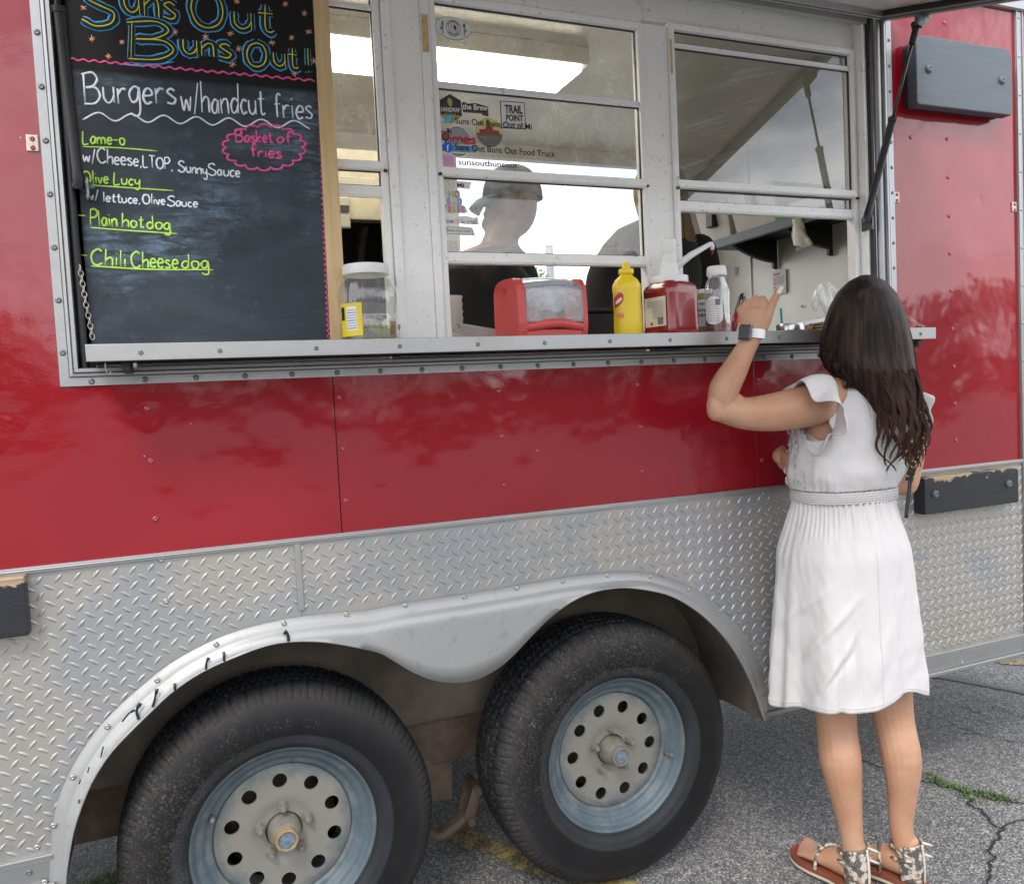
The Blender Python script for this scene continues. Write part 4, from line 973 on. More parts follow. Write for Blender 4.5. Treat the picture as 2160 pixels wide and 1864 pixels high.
# hinge rail above the opening and the lifted hatch
HZ, HA, HL = 2.392, 0.30, 0.98
b = MB(); b.tube([(OX0+0.04, WY+0.006, HZ+0.006), (OX1-0.02, WY+0.006, HZ+0.006)], 0.012, 12); b.box(OX0+0.04, OX1-0.02, WY+0.012, WY+0.03, HZ-0.022, HZ+0.05); b.build('hinge_rail', MATS['alu_dull'], TR, smooth=True, auto=40)
ht = bpy.data.objects.new('hatch', None); C.objects.link(ht); ht.location = (0, WY-0.004, HZ); setpar(ht, TR); ht.rotation_euler = (HA, 0, 0)
def hp(mb, name, mat, bevel=0.002):
    me = mb.mesh(name); fixn(me); me.materials.append(mat); o = bpy.data.objects.new(name, me); C.objects.link(o); o.parent = ht
    m_ = o.modifiers.new('b', 'BEVEL'); m_.width = bevel; m_.segments = 2; m_.limit_method = 'ANGLE'; return o
simple('hatch_lining', (0.80, 0.78, 0.74), 0.35, 0.25, var=0.1, vscale=5)
b = MB(); b.box(OX0+0.05, OX1-0.06, -HL, -0.012, 0.004, 0.010); hp(b, 'inner_panel', MATS['hatch_lining'])
b = MB(); b.box(OX0+0.03, OX1-0.015, -HL-0.02, -0.012, 0.011, 0.036); hp(b, 'outer_panel', MATS['red'])
for x0_, x1_, y0_, y1_ in ((OX1-0.060, OX1-0.018, -HL-0.02, -0.005), (OX0+0.03, OX0+0.05, -HL-0.02, -0.005), (OX0+0.0501, OX1-0.0601, -HL-0.02, -HL+0.02), (OX0+0.0501, OX1-0.0601, -0.035, -0.004)):
    b = MB(); b.box(x0_, x1_, y0_, y1_, -0.014, 0.0105); b.box(x0_+0.012, x0_+0.03 if x1_-x0_ < 0.1 else x1_-0.012, y0_+0.004, y1_-0.004, -0.019, -0.0141) if x1_-x0_ < 0.1 else b.box(x0_, x1_, y0_+0.01, y1_-0.01, -0.018, -0.0141)
    hp(b, 'edge_moulding', MATS['alu'])
b = MB(); b.box(OX1-0.068, OX1-0.0605, -HL, -0.04, -0.010, 0.0038); hp(b, 'hatch_seal', MATS['black_rubber'])
simple('yellowed_screw', (0.48, 0.36, 0.14), 0.5, var=0.3, vscale=200)
for x, y in ((OX1-0.09, -0.03), (OX1-0.09, -0.20)):
    b = MB(); b.lathe([(0.010, 0), (0.008, 0.003), (0, 0.003)], (x, y, 0.001), 'z', 12); hp(b, 'screw', MATS['yellowed_screw'])
# gas struts: black barrel below, thin rod above
def strut(xj, pb, pt, label):
    b = MB(); d = (pt-pb); n = d.normalized(); Lg = d.length; k = pb+n*(Lg*0.545)
    b.tube([pb, pb+n*0.03, pb+n*0.032, k-n*0.012, k-n*0.010, k], [0.0115, 0.0115, 0.0105, 0.0105, 0.0125, 0.0125], 14)
    o = b.build('gas_strut', MATS['black_plastic'], TR, smooth=True, auto=35); o['label'] = label
    b = MB(); b.tube([k-n*0.02, pt-n*0.04], 0.0042, 10); b.build('rod', MATS['rod'], o, smooth=True)
    b = MB(); b.tube([pt-n*0.052, pt-n*0.012], 0.0095, 10); b.tube([pt-n*0.018, pt+Vector((0.0, 0.012, 0.006))], 0.008, 8); b.build('end_fitting', MATS['black_plastic'], o, smooth=True, auto=40)
    b = MB(); b.tube([pb+n*0.006+Vector((-0.012, 0, 0)), pb+n*0.006+Vector((0.028, 0.006, 0))], 0.006, 8); b.box(pb.x+0.014, pb.x+0.018, pb.y-0.012, pb.y+0.03, pb.z-0.02, pb.z+0.02); b.build('ball_joint', MATS['rivet_dark'], o)
    b = MB(); b.prism([(pt.x-0.006, pt.z+0.022), (pt.x+0.045, pt.z+0.030), (pt.x+0.045, pt.z+0.022), (pt.x+0.012, pt.z-0.012), (pt.x-0.006, pt.z-0.006)], pt.y-0.008, pt.y+0.004); b.build('bracket', MATS['rivet_dark'], o)
    return o
simple('rod', (0.05, 0.075, 0.07), 0.3, 0.6)
pb = at(1826, 470, y=-0.078); pt = at(1935, 50, y=-0.235)
strut(1, pb, pt, 'right gas strut holding the hatch up')
pb2 = at(167, 398, y=-0.085); pt2 = Vector((pb2.x-0.004, pt.y-0.02, 2.36)); 
strut(-1, pb2, pt2, 'left gas strut beside the chalkboard')
b = MB(); v = at(152, 325, y=-0.095); b.box(v.x-0.0015, v.x+0.0035, -0.0965, -0.0945, v.z-0.027, v.z+0.027); b.build('strut_sticker', simple('strut_label', (0.55, 0.5, 0.5), 0.5, var=0.4, vscale=300), TR)
# chains at both jambs
def chain(name, path, mat, label, wire=0.0011, link_l=0.0105):
    P = [Vector(p) for p in path]; b = MB(); k = 0
    Ls = [0]
    for u, v in zip(P[:-1], P[1:]): Ls.append(Ls[-1]+(v-u).length)
    t = 0
    while t+link_l < Ls[-1]:
        def pos(s):
            j = 0
            while j < len(Ls)-2 and Ls[j+1] < s: j += 1
            return P[j].lerp(P[j+1], (s-Ls[j])/(Ls[j+1]-Ls[j]))
        a, c = pos(t), pos(t+link_l); d = (c-a).normalized(); side = Vector((1, 0, 0)) if k % 2 else Vector((0.35, -0.94, 0))
        side = (side-d*side.dot(d)).normalized(); m_ = (a+c)/2; pts = []
        for q in range(13):
            an = 2*PI*q/12; pts.append(m_+d*math.cos(an)*link_l*0.66+side*math.sin(an)*0.0042)
        b.tube(pts, wire, 5, cap=False); t += link_l*0.98; k += 1
    o = b.build(name, mat, TR, smooth=True, recalc=False); o['label'] = label; return o
simple('chain_steel', (0.42, 0.39, 0.33), 0.4, 0.7, var=0.3, vscale=80)
yc = -0.118
chain('chain', [at(*p, y=yc) for p in ((168, 560), (175, 603), (181, 640), (187, 668), (192, 695), (197, 722))], MATS['chain_steel'], 'thin steel chain hanging in front of the chalkboard edge')
v = at(1848, 545, y=-0.06)
chain('chain', [v, v+Vector((0.004, 0, -0.04)), v+Vector((0.002, -0.002, -0.08))], MATS['black_plastic'], 'dark chain on the right jamb', 0.0014)
v = at(1915, 668, y=-0.15)
chain('chain', [v, v+Vector((0.022, -0.01, -0.022)), v+Vector((0.05, -0.02, -0.035))], MATS['chain_steel'], 'short chain at the right end of the shelf', 0.0012)
# ---------------------------------------------------------------- inside: light, hood, shelves
tube_m = NT('lit_diffuser'); tube_m.set(color=(0.9, 0.9, 0.88), emis=(1.0, 0.94, 0.82), emstr=8.0, rough=0.5)
lampo = MB(); lampo.box(-0.95, 1.14, 0.45, 0.70, 2.385, 2.44); lamp = lampo.build('ceiling_light', MATS['ceiling_panel'], TR, bevel=0.004)
b = MB(); b.box(-0.93, 1.12, 0.47, 0.68, 2.368, 2.3845); b.build('diffuser', tube_m.m, lamp, bevel=0.003)
b = MB()
b.box(-0.65, 0.72, 0.95, 1.44, 2.01, 2.22); hood = b.build('range_hood', MATS['hood_cream'], TR, bevel=0.004)
b = MB(); b.box(-0.66, 0.73, 0.90, 0.95, 1.965, 2.11); b.build('hood_lip', MATS['hood_cream'], hood, bevel=0.003)
b = MB(); b.box(-0.62, 0.70, 0.96, 1.42, 1.985, 2.008); b.box(-0.62, 0.70, 1.36, 1.44, 1.62, 1.985); b.box(-0.64, -0.62, 0.96, 1.44, 1.62, 1.985); b.box(0.70, 0.715, 0.96, 1.44, 1.80, 1.985); b.build('hood_inside', MATS['hood_dark'], hood)
for i in range(13):
    x = -0.58+i*0.097; b = MB()
    b.add([(x, 1.04, 1.98), (x+0.042, 1.04, 1.98), (x+0.042, 1.33, 1.70), (x, 1.33, 1.70), (x+0.010, 1.025, 1.965), (x+0.032, 1.025, 1.965), (x+0.032, 1.315, 1.685), (x+0.010, 1.315, 1.685)], [(4, 5, 6, 7), (0, 4, 7, 3), (1, 2, 6, 5), (0, 1, 5, 4), (3, 7, 6, 2)])
    b.build('baffle', MATS['baffle_steel'], hood)
b = MB(); v = at(738, 449, y=0.893); b.box(v.x-0.20, v.x, 0.885, 0.90, v.z-0.055, v.z+0.055); b.build('hood_switch', MATS['steel_wall'], hood, bevel=0.006)
b = MB(); b.box(v.x-0.19, v.x-0.004, 0.880, 0.886, v.z+0.0, v.z+0.022); b.build('slot', MATS['hood_dark'], hood)
# steel sheet on the far wall, black cooker and counter
b = MB(); b.box(-0.9, 1.0, BY-0.018, BY-0.002, 0.5, 2.01); b.build('splashback', MATS['steel_wall'], TR)
b = MB(); b.box(-0.6, 0.98, 0.95, 1.42, 0.9, 1.46); b.build('cooker', MATS['hood_dark'], TR, bevel=0.01)
b = MB(); b.box(-0.3, 0.33, 0.02, 0.6, 1.40, 1.43); b.box(-0.3, 2.35, -0.003, 0.22, 1.425, 1.455); b.build('inner_counter', MATS['white_wall'], TR, bevel=0.003)
# shelf of bins on the partition, with curved black brackets
blackm = MATS['black_plastic']
pw = 2.352
def onp(px, py, x=pw-0.02): return at(px, py, x=x)
def pbracket(P, name='shelf_bracket'):
    """a flat bracket: outline of pixels on the plane x, given real thickness"""
    b = MB(); n = len(P); vs = []
    for x in (pw-0.30, pw-0.285):
        pass
    return b
def pl(px, py, x): return at(px, py, x=x)
# three gusset plates hanging under a shelf that runs along the partition
zsh = 1.962
b = MB(); b.box(2.10, 2.355, 0.20, 1.26, zsh, zsh+0.012); shf = b.build('bin_shelf', blackm, TR, bevel=0.003)
b = MB(); b.box(2.08, 2.10, 0.18, 1.28, zsh-0.028, zsh+0.012); b.build('shelf_lip', simple('grey_lip', (0.10, 0.105, 0.115), 0.4), shf, bevel=0.003)
for y in (1.016, 0.683, 0.35):
    pts = [(2.10, zsh-0.001)]+[(2.10+0.25*t, zsh-0.012-0.078*math.sin(t*PI/2)**0.9) for t in np.linspace(0, 0.93, 12)]+[(2.333, zsh-0.118), (2.352, zsh-0.125), (2.352, zsh-0.001)]
    b = MB(); b.prism(pts, y, y+0.018); b.build('gusset', blackm, shf, bevel=0.002)
    rim_ = MB(); rim_.tube([(p[0], y+0.009, p[1]) for p in pts[1:13]], 0.007, 6); rim_.build('gusset_edge', MATS['grey_lip'], shf, smooth=True)
# open cream bins on the shelf
simple('cream_bin', (0.55, 0.52, 0.44), 0.4, var=0.1)
for k, (y0_, y1_) in enumerate(((1.02, 1.25), (0.72, 1.01))):
    bn = thing('storage_bin', (2.2, (y0_+y1_)/2, zsh+0.013), ['cream storage bin on the inside shelf, nearer the rear corner', 'cream storage bin with a black latch on the inside shelf, nearer the window'][k], 'bin', 'bins on the shelf inside')
    b = MB(); z0_ = zsh+0.0135
    b.add([(2.12, y0_+0.015, z0_), (2.34, y0_+0.015, z0_), (2.34, y1_-0.015, z0_), (2.12, y1_-0.015, z0_), (2.085, y0_, z0_+0.16), (2.35, y0_, z0_+0.16), (2.35, y1_, z0_+0.16), (2.085, y1_, z0_+0.16)], [(0, 3, 2, 1), (0, 1, 5, 4), (1, 2, 6, 5), (2, 3, 7, 6), (3, 0, 4, 7), (4, 5, 6, 7)])
    b.build('tub', MATS['cream_bin'], bn, bevel=0.006)
    b = MB(); ym = (y0_+y1_)/2; b.box(2.075, 2.11, ym-0.03, ym+0.02, z0_+0.06, z0_+0.16); b.build('latch', blackm, bn, bevel=0.004)
# notice on the partition, wall arrow and screw
v = at(1645, 595, x=pw); nw, nh = 0.085, 0.105
b = MB(); b.box(pw-0.0035, pw-0.001, v.y-nw*0.5, v.y+nw*0.5, v.z-nh*0.5, v.z+nh*0.5); paper = simple('notice_paper', (0.72, 0.71, 0.70), 0.6, var=0.03); no = b.build('notice', paper, TR)
for nm, col in (('ink_pink', (0.62, 0.12, 0.20)), ('ink_grey', (0.33, 0.33, 0.34)), ('ink_yellow', (0.70, 0.56, 0.03)), ('ink_black', (0.015, 0.015, 0.017)), ('ink_blue', (0.10, 0.18, 0.42)), ('ink_red', (0.50, 0.03, 0.035)), ('ink_white', (0.72, 0.72, 0.72)), ('ink_green', (0.04, 0.20, 0.12))): simple(nm, col, 0.5, var=0.04)
def nrect(u0, u1, w0_, w1_, mat):   # u from the left of the notice as seen, w from its top
    b = MB(); b.box(pw-0.0045, pw-0.0033, v.y+nw*0.5-nw*u1, v.y+nw*0.5-nw*u0, v.z+nh*0.5-nh*w1_, v.z+nh*0.5-nh*w0_); b.build('print', MATS[mat], no)
nrect(0.08, 0.58, 0.12, 0.19, 'ink_pink')
for k in range(4): nrect(0.08, 0.24, 0.27+k*0.09, 0.31+k*0.09, ['ink_grey', 'ink_pink', 'ink_pink', 'ink_pink'][k]); nrect(0.30, 0.92, 0.26+k*0.09, 0.28+k*0.09, 'ink_grey'); nrect(0.30, 0.85, 0.30+k*0.09, 0.315+k*0.09, 'ink_grey')
nrect(0.08, 0.24, 0.68, 0.71, 'ink_black')
for k in range(5): nrect(0.08+k*0.18, 0.21+k*0.18, 0.75, 0.93, 'ink_yellow'); 
for k in range(5):
    nrect(0.12+k*0.18, 0.18+k*0.18, 0.80, 0.90, 'ink_grey') if False else None
a = at(1552, 572, x=pw); b = MB(); b.box(pw-0.004, pw-0.001, a.y-0.004, a.y+0.004, a.z-0.022, a.z+0.008)
b.add([(pw-0.004, a.y-0.014, a.z+0.008), (pw-0.004, a.y+0.014, a.z+0.008), (pw-0.004, a.y, a.z+0.024), (pw-0.001, a.y-0.014, a.z+0.008), (pw-0.001, a.y+0.014, a.z+0.008), (pw-0.001, a.y, a.z+0.024)], [(0, 1, 2), (3, 5, 4), (0, 3, 4, 1), (1, 4, 5, 2), (2, 5, 3, 0)]); b.build('arrow_mark', MATS['cream_bin'], TR)
a = at(1692, 646, x=pw); b = MB(); b.lathe([(0.006, 0), (0.004, 0.003), (0, 0.003)], (0, 0, 0), 'y', 10); sc_o = b.build('wall_screw', MATS['rivet_dark'], TR); sc_o.location = (pw-0.001, a.y, a.z); sc_o.rotation_euler = (0, 0, -PI/2)
# a glove hanging off the shelf and green/white things just under the sash
glv = simple('cling_film', (0.50, 0.46, 0.38), 0.3, var=0.2, vscale=40, trans=0.0)
P = [at(*q, x=2.07) for q in ((1680, 462), (1684, 480), (1690, 505), (1692, 520))]
b = MB(); rr = random.Random(3)
def bag(i, j):
    t = i/9; c = P[0].lerp(P[-1], t); a = 2*PI*j/16; w_ = 0.018+0.030*t+0.006*math.sin(3*a+7*t)+rr.uniform(-0.003, 0.003)
    return (c.x-0.012*math.cos(a)+0, c.y+w_*math.sin(a), c.z+0.01*math.sin(2*a)*t)
bm2 = MB(); vs = [bag(i, j) for i in range(10) for j in range(16)]; bm2.add(vs, [(i*16+j, i*16+(j+1) % 16, (i+1)*16+(j+1) % 16, (i+1)*16+j) for i in range(9) for j in range(16)])
o = bm2.build('plastic_glove', glv, smooth=True); tag(o, 'clear plastic glove hanging from the inside shelf', 'glove')
P1 = at(1648, 462, x=2.09); b = MB(); b.box(2.085, 2.12, P1.y-0.02, P1.y+0.03, zsh+0.0125, zsh+0.03); o = b.build('green_sponge', simple('sponge_green', (0.10, 0.40, 0.04), 0.8)); tag(o, 'small green thing on the inside shelf below the sash', 'sponge')
b = MB(); b.box(2.085, 2.25, 0.36, 0.64, zsh+0.0125, zsh+0.06); o = b.build('paper_box', MATS['cream_bin'], bevel=0.003); tag(o, 'flat pale box on the inside shelf behind the glove', 'box')
# ================================================================ chalkboard with its handwriting
GLY = {
 'S': (7.5, ['7,8.6 5,10 1.8,9 1.4,6.8 4,5.2 6.8,3.6 6.2,0.8 3,-.2 0,1.4']), 'B': (7.5, ['1,0 1,10', '0.2,9.6 4.5,10.2 6.4,8 4.6,5.8 1.6,5.3', '1.6,5.3 5.6,5.2 7.2,2.6 5,0.2 0.6,0']),
 'u': (4.6, ['0,5 0.1,1.5 1.6,0 3.2,.8 4,2.4', '4,5 4,0']), 'n': (4.6, ['0,5 0.1,0', '0.1,3 2,5 3.8,4.4 4.1,0']), 's': (4, ['3.6,4.2 2,5 .4,4 2,2.7 3.7,1.4 2.6,0 0,.4']),
 'O': (8, ['4,10 1.4,8.6 0.2,5 1.4,1.2 4,0 6.8,1.4 7.8,5 6.6,8.8 4,10']), 't': (4, ['1.8,8.4 1.6,1.2 2.8,0 3.8,.7', '0,5.6 3.6,5.8']), '!': (2, ['1,10 0.8,3', '0.8,.6 0.9,0']),
 'r': (3.6, ['0,5 0.1,0', '0.1,3 1.6,4.8 3.4,4.7']), 'g': (4.6, ['3.8,4.4 2,5 0.1,3 1,.4 3,1 3.9,4.6', '3.9,4.8 4,-2.4 2.4,-4 0.2,-3']), 'e': (4.4, ['0.2,2.6 3.8,3 3.2,4.8 1.4,5 0.1,2.4 1.4,0 3.8,.7']),
 'w': (6, ['0,5 1.2,0.2 2.8,4 4.2,0.2 5.4,5']), '/': (3.4, ['0,-1 2.8,10']), 'h': (4.6, ['0.2,10 0,0', '0,3 2,5 3.8,4.2 4,0']), 'a': (4.6, ['3.8,4.4 1.8,5 0.1,2.8 .9,.3 2.8,.7 3.8,4.4', '3.9,4.8 4.1,0']),
 'd': (4.8, ['3.8,4 1.9,5 0.1,2.8 1,.2 3.2,.8 3.9,3', '4,10 4,0']), 'c': (4, ['3.6,4.3 1.8,5 0.1,2.6 1.4,0 3.6,.8']), 'f': (3.8, ['3.8,9 2.4,9.8 1.4,7.5 1.4,0', '0,5.4 3.4,5.6']), 'i': (1.6, ['0.6,5 0.6,0', '0.6,7.2 0.7,7.7']),
 'L': (5.2, ['0.2,10 0,0 4.6,0.1']), 'm': (6.8, ['0,5 0.1,0', '0.1,3 1.7,5 3,4.2 3.1,0', '3.1,3.2 4.8,5 6.1,4.2 6.2,0']), '-': (4, ['0,3 3.2,3.1']), 'o': (4.6, ['2,5 0.5,4.2 0.1,2.4 1,0.2 2.6,0 3.9,1.6 3.8,4 2,5']),
 'C': (7, ['6.4,8.6 4.2,10 1.2,8 0.2,4.6 1.4,1 4,0 6.6,1.6']), ',': (2, ['.8,.5 0.2,-1.5']), 'T': (6.4, ['0,9.8 6,10', '3,10 3.1,0']), 'P': (6, ['0.2,0 0.2,10', '0,9.8 3.8,10.1 5.4,7.8 3.6,5.2 0.4,5']),
 'y': (4.6, ['0,5 .5,2 2.4,1 3.8,3', '4,5 3.9,-2 2.2,-4 0.1,-3']), 'l': (1.6, ['0.5,10 0.5,0']), 'v': (4.4, ['0,5 1.9,0 3.9,5']), 'k': (4.4, ['0.2,10 0,0', '3.6,5 0.1,2.2 3.9,0']), 'b': (4.6, ['0.1,10 0,0', '0,3 2,5 3.9,3.4 3.2,.4 0,.5']), ' ': (3, []), "'": (1.6, ['.6,10 .4,8']), 'F': (5.4, ['0.2,10 0.2,0', '0,10 5,10', '0.2,5.4 3.8,5.4']), 'x': (4, ['0,5 3.5,0', '3.5,5 0,0']),
 'z': (4, ['0,4.8 3.6,4.8 0,0 3.8,0'])}
def write(s, p0, p1, h, k=1.0, sp=0.9, wob=0.0, seed=1, y=None, kern=None):
    """strokes (lists of points on the plane y) for a line of handwriting from p0 to p1 (world points), cap height h metres"""
    rr = random.Random(seed); d = (p1-p0); Ltot = d.length; d.normalize(); up = Vector((0, 0, 1))
    adv = [0]
    for c in s: adv.append(adv[-1]+GLY[c][0]+sp)
    sx = Ltot/(adv[-1]-sp); sy = h/10; out = []
    for i, c in enumerate(s):
        ox = adv[i]; dz = rr.uniform(-wob, wob)*h; sc_ = 1+rr.uniform(-0.06, 0.06); sh_ = rr.uniform(-0.03, 0.08)
        for st in GLY[c][1]:
            pts = [tuple(float(v) for v in q.split(',')) for q in st.split()]
            P = catmull([(a, 0, b) for a, b in pts], 5)
            out.append([p0+d*((ox+q.x*sc_+q.z*sh_)*sx)+up*(q.z*sy*sc_+dz) for q in P])
    return out
def ribbons(name, strokes, r, mat, parent, flat=0.28, yoff=0.0, label=None, seg=6):
    b = MB()
    for st in strokes:
        st = [Vector((p.x, p.y+yoff, p.z)) for p in st]
        if len(st) < 2: continue
        n = len(st); q0_ = st[0].x*90+st[0].z*70; rs = [r*(0.75 if i in (0, n-1) else 1.0)*(1+0.32*noise.noise(Vector((q0_, i*0.45, 0)))) for i in range(n)]
        b.tube(st, rs, seg, flat=(Vector((0, 1, 0)), flat))
    if not b.v: return None
    o = b.build(name, mat, parent, smooth=True)
    if label: o['label'] = label
    return o
BYF = -0.060                                   # front face of the chalkboard
def bp(px, py): return at(px, py, y=BYF-0.0006)
zs = 0.43636
def B1(x, y): return bp(x*zs, y*zs)
for nm, col in (('chalk_white', (0.72, 0.76, 0.82)), ('chalk_green', (0.45, 0.74, 0.10)), ('chalk_pink', (0.80, 0.10, 0.30)), ('chalk_blue', (0.08, 0.42, 0.78)), ('chalk_yellow', (0.62, 0.66, 0.07)), ('chalk_orange', (0.80, 0.36, 0.20)), ('chalk_black', (0.009, 0.009, 0.010))):
    simple(nm, col, 0.75, var=0.14, vscale=120)
CB = thing('chalkboard', (-0.08, BYF, SZ), 'tall black menu chalkboard standing on the left end of the shelf', 'chalkboard')
b = MB(); b.prism([(-0.330, SZ+0.001), (0.1645, SZ+0.001), (0.1745, 2.43), (-0.330, 2.43)], BYF, BYF+0.008); b.build('board', MATS['chalkboard'], CB)
b = MB(); b.prism([(0.1652, SZ+0.001), (0.2035, SZ+0.001), (0.2075, 2.43), (0.1752, 2.43)], BYF-0.006, BYF+0.022); b.build('wooden_edge', MATS['pine_strip'], CB, bevel=0.0015)
def board_text(s, p0, p1, h_px, mat, r, **k):
    a, c = B1(*p0), B1(*p1); m_ = B1((p0[0]+p1[0])/2, (p0[1]+p1[1])/2); top = B1((p0[0]+p1[0])/2, (p0[1]+p1[1])/2-h_px)
    st = write(s, a, c, (top-m_).length, wob=0.03, seed=len(s)*7+int(p0[0]), **k)
    return ribbons('lettering', st, r, MATS[mat], CB)
board_text('Burgers', (400, 500), (855, 500), 150, 'chalk_white', 0.0023); board_text('w/handcut', (880, 538), (1285, 560), 140, 'chalk_white', 0.0021); board_text('fries', (1330, 570), (1512, 575), 118, 'chalk_white', 0.0021)
board_text('Lame-o', (402, 696), (607, 700), 64, 'chalk_green', 0.0018); board_text('w/Cheese,', (402, 782), (690, 806), 68, 'chalk_white', 0.0017); board_text('LTOP,', (694, 808), (838, 822), 56, 'chalk_white', 0.0017); board_text('Sunny', (862, 828), (1003, 846), 56, 'chalk_white', 0.0017); board_text('Sauce', (1006, 846), (1163, 856), 56, 'chalk_white', 0.0017)
board_text('Olive', (402, 884), (525, 888), 58, 'chalk_green', 0.0018); board_text('Lucy', (552, 892), (680, 898), 58, 'chalk_green', 0.0018); board_text('w/', (420, 966), (480, 966), 50, 'chalk_white', 0.0017); board_text('lettuce,', (500, 975), (682, 985), 48, 'chalk_white', 0.0017); board_text('Olive', (690, 984), (800, 990), 48, 'chalk_white', 0.0017); board_text('Sauce', (808, 996), (958, 1002), 48, 'chalk_white', 0.0017)
board_text('Plain', (437, 1092), (570, 1096), 74, 'chalk_green', 0.0020); board_text('hot', (592, 1098), (700, 1102), 66, 'chalk_green', 0.0020); board_text('dog', (712, 1106), (826, 1110), 62, 'chalk_green', 0.0020)
board_text('Chili', (440, 1284), (615, 1290), 82, 'chalk_green', 0.0020); board_text('Cheese', (636, 1292), (862, 1296), 78, 'chalk_green', 0.0020); board_text('dog', (880, 1296), (1012, 1300), 70, 'chalk_green', 0.0020)
board_text('Basket', (1136, 686), (1322, 690), 58, 'chalk_pink', 0.0021); board_text('-', (1100, 668), (1126, 668), 50, 'chalk_pink', 0.0021); board_text('of', (1340, 690), (1412, 690), 56, 'chalk_pink', 0.0021); board_text('fries', (1216, 758), (1362, 764), 60, 'chalk_pink', 0.0021)
def line(pts, mat, r, name='chalk_line', smooth=5): return ribbons(name, [catmull([B1(*p) for p in pts], smooth)], r, MATS[mat], CB)
line([(400, 710), (580, 716), (762, 731)], 'chalk_green', 0.0014); line([(404, 893), (620, 908), (838, 922)], 'chalk_green', 0.0014); line([(434, 1100), (640, 1116), (858, 1130)], 'chalk_green', 0.0016); line([(440, 1286), (720, 1302), (1032, 1304)], 'chalk_green', 0.0016)
line([(372, 1040), (412, 1043)], 'chalk_green', 0.0018); line([(387, 1232), (421, 1235)], 'chalk_green', 0.0018)
w_ = []
for i in range(15): w_.append((400+i*78.5, 562+i*3.2+(-20 if i % 2 else 18)))
line(w_, 'chalk_white', 0.0017)
line([(300+i*26, 283+(i*26)*0.088+(5 if i % 2 else -5)) for i in range(48)], 'chalk_pink', 0.0019, smooth=3)
zz = []
for i in range(94): 
    t = i/93; zz.append((1541+t*50+(7 if i % 2 else -9), 402+t*1236))
line(zz, 'chalk_pink', 0.0014, smooth=2)
cl = []
for i in range(18):
    a = 2*PI*i/18
    for q in range(6):
        da = q/6*2*PI/18; bulge = 0.93+0.13*math.sin(q/6*PI)**0.7
        cl.append((1277+192*bulge*math.cos(a+da), 713+106*bulge*math.sin(a+da)))
ribbons('chalk_line', [[B1(*p) for p in cl+cl[:1]]], 0.0021, MATS['chalk_pink'], CB)
rs_ = random.Random(2)
for (x, y) in [(405, 40), (300, 118), (445, 190), (590, 205), (525, 275), (848, 155), (995, 180), (1115, 163), (1155, 237), (1125, 312), (1145, 8), (1380, 20), (1472, 65), (1493, 155), (1410, 183), (1315, 207), (1425, 357), (1520, 295)]:
    st = []
    for k in range(3):
        a = k*PI/3+rs_.uniform(-0.2, 0.2)+0.3; q = 15*rs_.uniform(0.8, 1.15); st.append([B1(x-q*math.cos(a), y-q*math.sin(a)), B1(x+q*math.cos(a), y+q*math.sin(a))])
    ribbons('chalk_star', st, 0.0013, MATS['chalk_orange'], CB)
# the two-line title in outlined letters: yellow stroke inside a black letter with a blue edge
def title(s, p0, p1, h_px, seed, **k):
    a, c = B1(*p0), B1(*p1); top = B1((p0[0]+p1[0])/2, (p0[1]+p1[1])/2-h_px); m_ = B1((p0[0]+p1[0])/2, (p0[1]+p1[1])/2)
    st = write(s, a, c, (top-m_).length, wob=0.02, seed=seed, **k); bl = MB(); rad = 0.0105
    ribbons('title_outline', st, rad, MATS['chalk_blue'], CB, flat=0.06, seg=8); ribbons('title_letter', st, rad-0.0021, MATS['chalk_black'], CB, flat=0.14, yoff=-0.0002, seg=8); ribbons('title_stroke', st, 0.0013, MATS['chalk_yellow'], CB, flat=0.5, yoff=-0.0013)
def big(ch, box, seed=1):
    x0, y0, x1, y1 = box; return title(ch, (x0, y1), (x1, y1), y1-y0, seed)
title('S', (395, 118), (560, 128), 175, 1); title('uns', (605, 60), (855, 100), 165, 2); title('O', (925, 130), (1085, 140), 180, 3); title('ut', (1135, 135), (1335, 160), 165, 4)
title('B', (600, 286), (840, 296), 175, 5); title('uns', (888, 262), (1120, 284), 130, 6); title('O', (1192, 322), (1295, 326), 120, 7); title('ut', (1325, 316), (1448, 336), 118, 8); title('!', (1482, 352), (1510, 354), 118, 9)
line([(590, 312), (700, 318), (840, 300)], 'chalk_blue', 0.0016)

# ================================================================ stickers and vinyl lettering on the middle window
def on_glass(px, py, z_off=0.0): return at(px, py, y=PY+0.001)
def put_text(s, p0, p1, h, mat, parent, y, bold=0.0, name='lettering', th=0.0006):
    """flat print: text from p0 to p1 (world, same plane), height of a capital h"""
    me = text_mesh(s, 1.0, bold, 0.0); vs = [v.co for v in me.vertices]; w0_ = min(v.x for v in vs); w1_ = max(v.x for v in vs)
    d = p1-p0; sx = d.length/(w1_-w0_); d.normalize(); sy = h/0.70
    for v in me.vertices:
        q = p0+d*((v.co.x-w0_)*sx)+Vector((0, 0, 1))*(v.co.y*sy); v.co = Vector((q.x, y-v.co.z*0.0, q.z))
    me.materials.append(MATS[mat]); return link(name, me, None, parent)
def poly(pts, mat, parent, y, name='sticker', th=0.0005, **k):
    b = MB(); b.prism(pts, y, y+th); return b.build(name, MATS[mat] if isinstance(mat, str) else mat, parent, **k)
sA = 0.19011
def GA(x, y): v = on_glass(920+x*sA, 180+y*sA); return (v.x, v.z)
def GV(x, y): return on_glass(920+x*sA, 180+y*sA)
YS = [PY+0.0012-0.0007*k for k in range(8)]
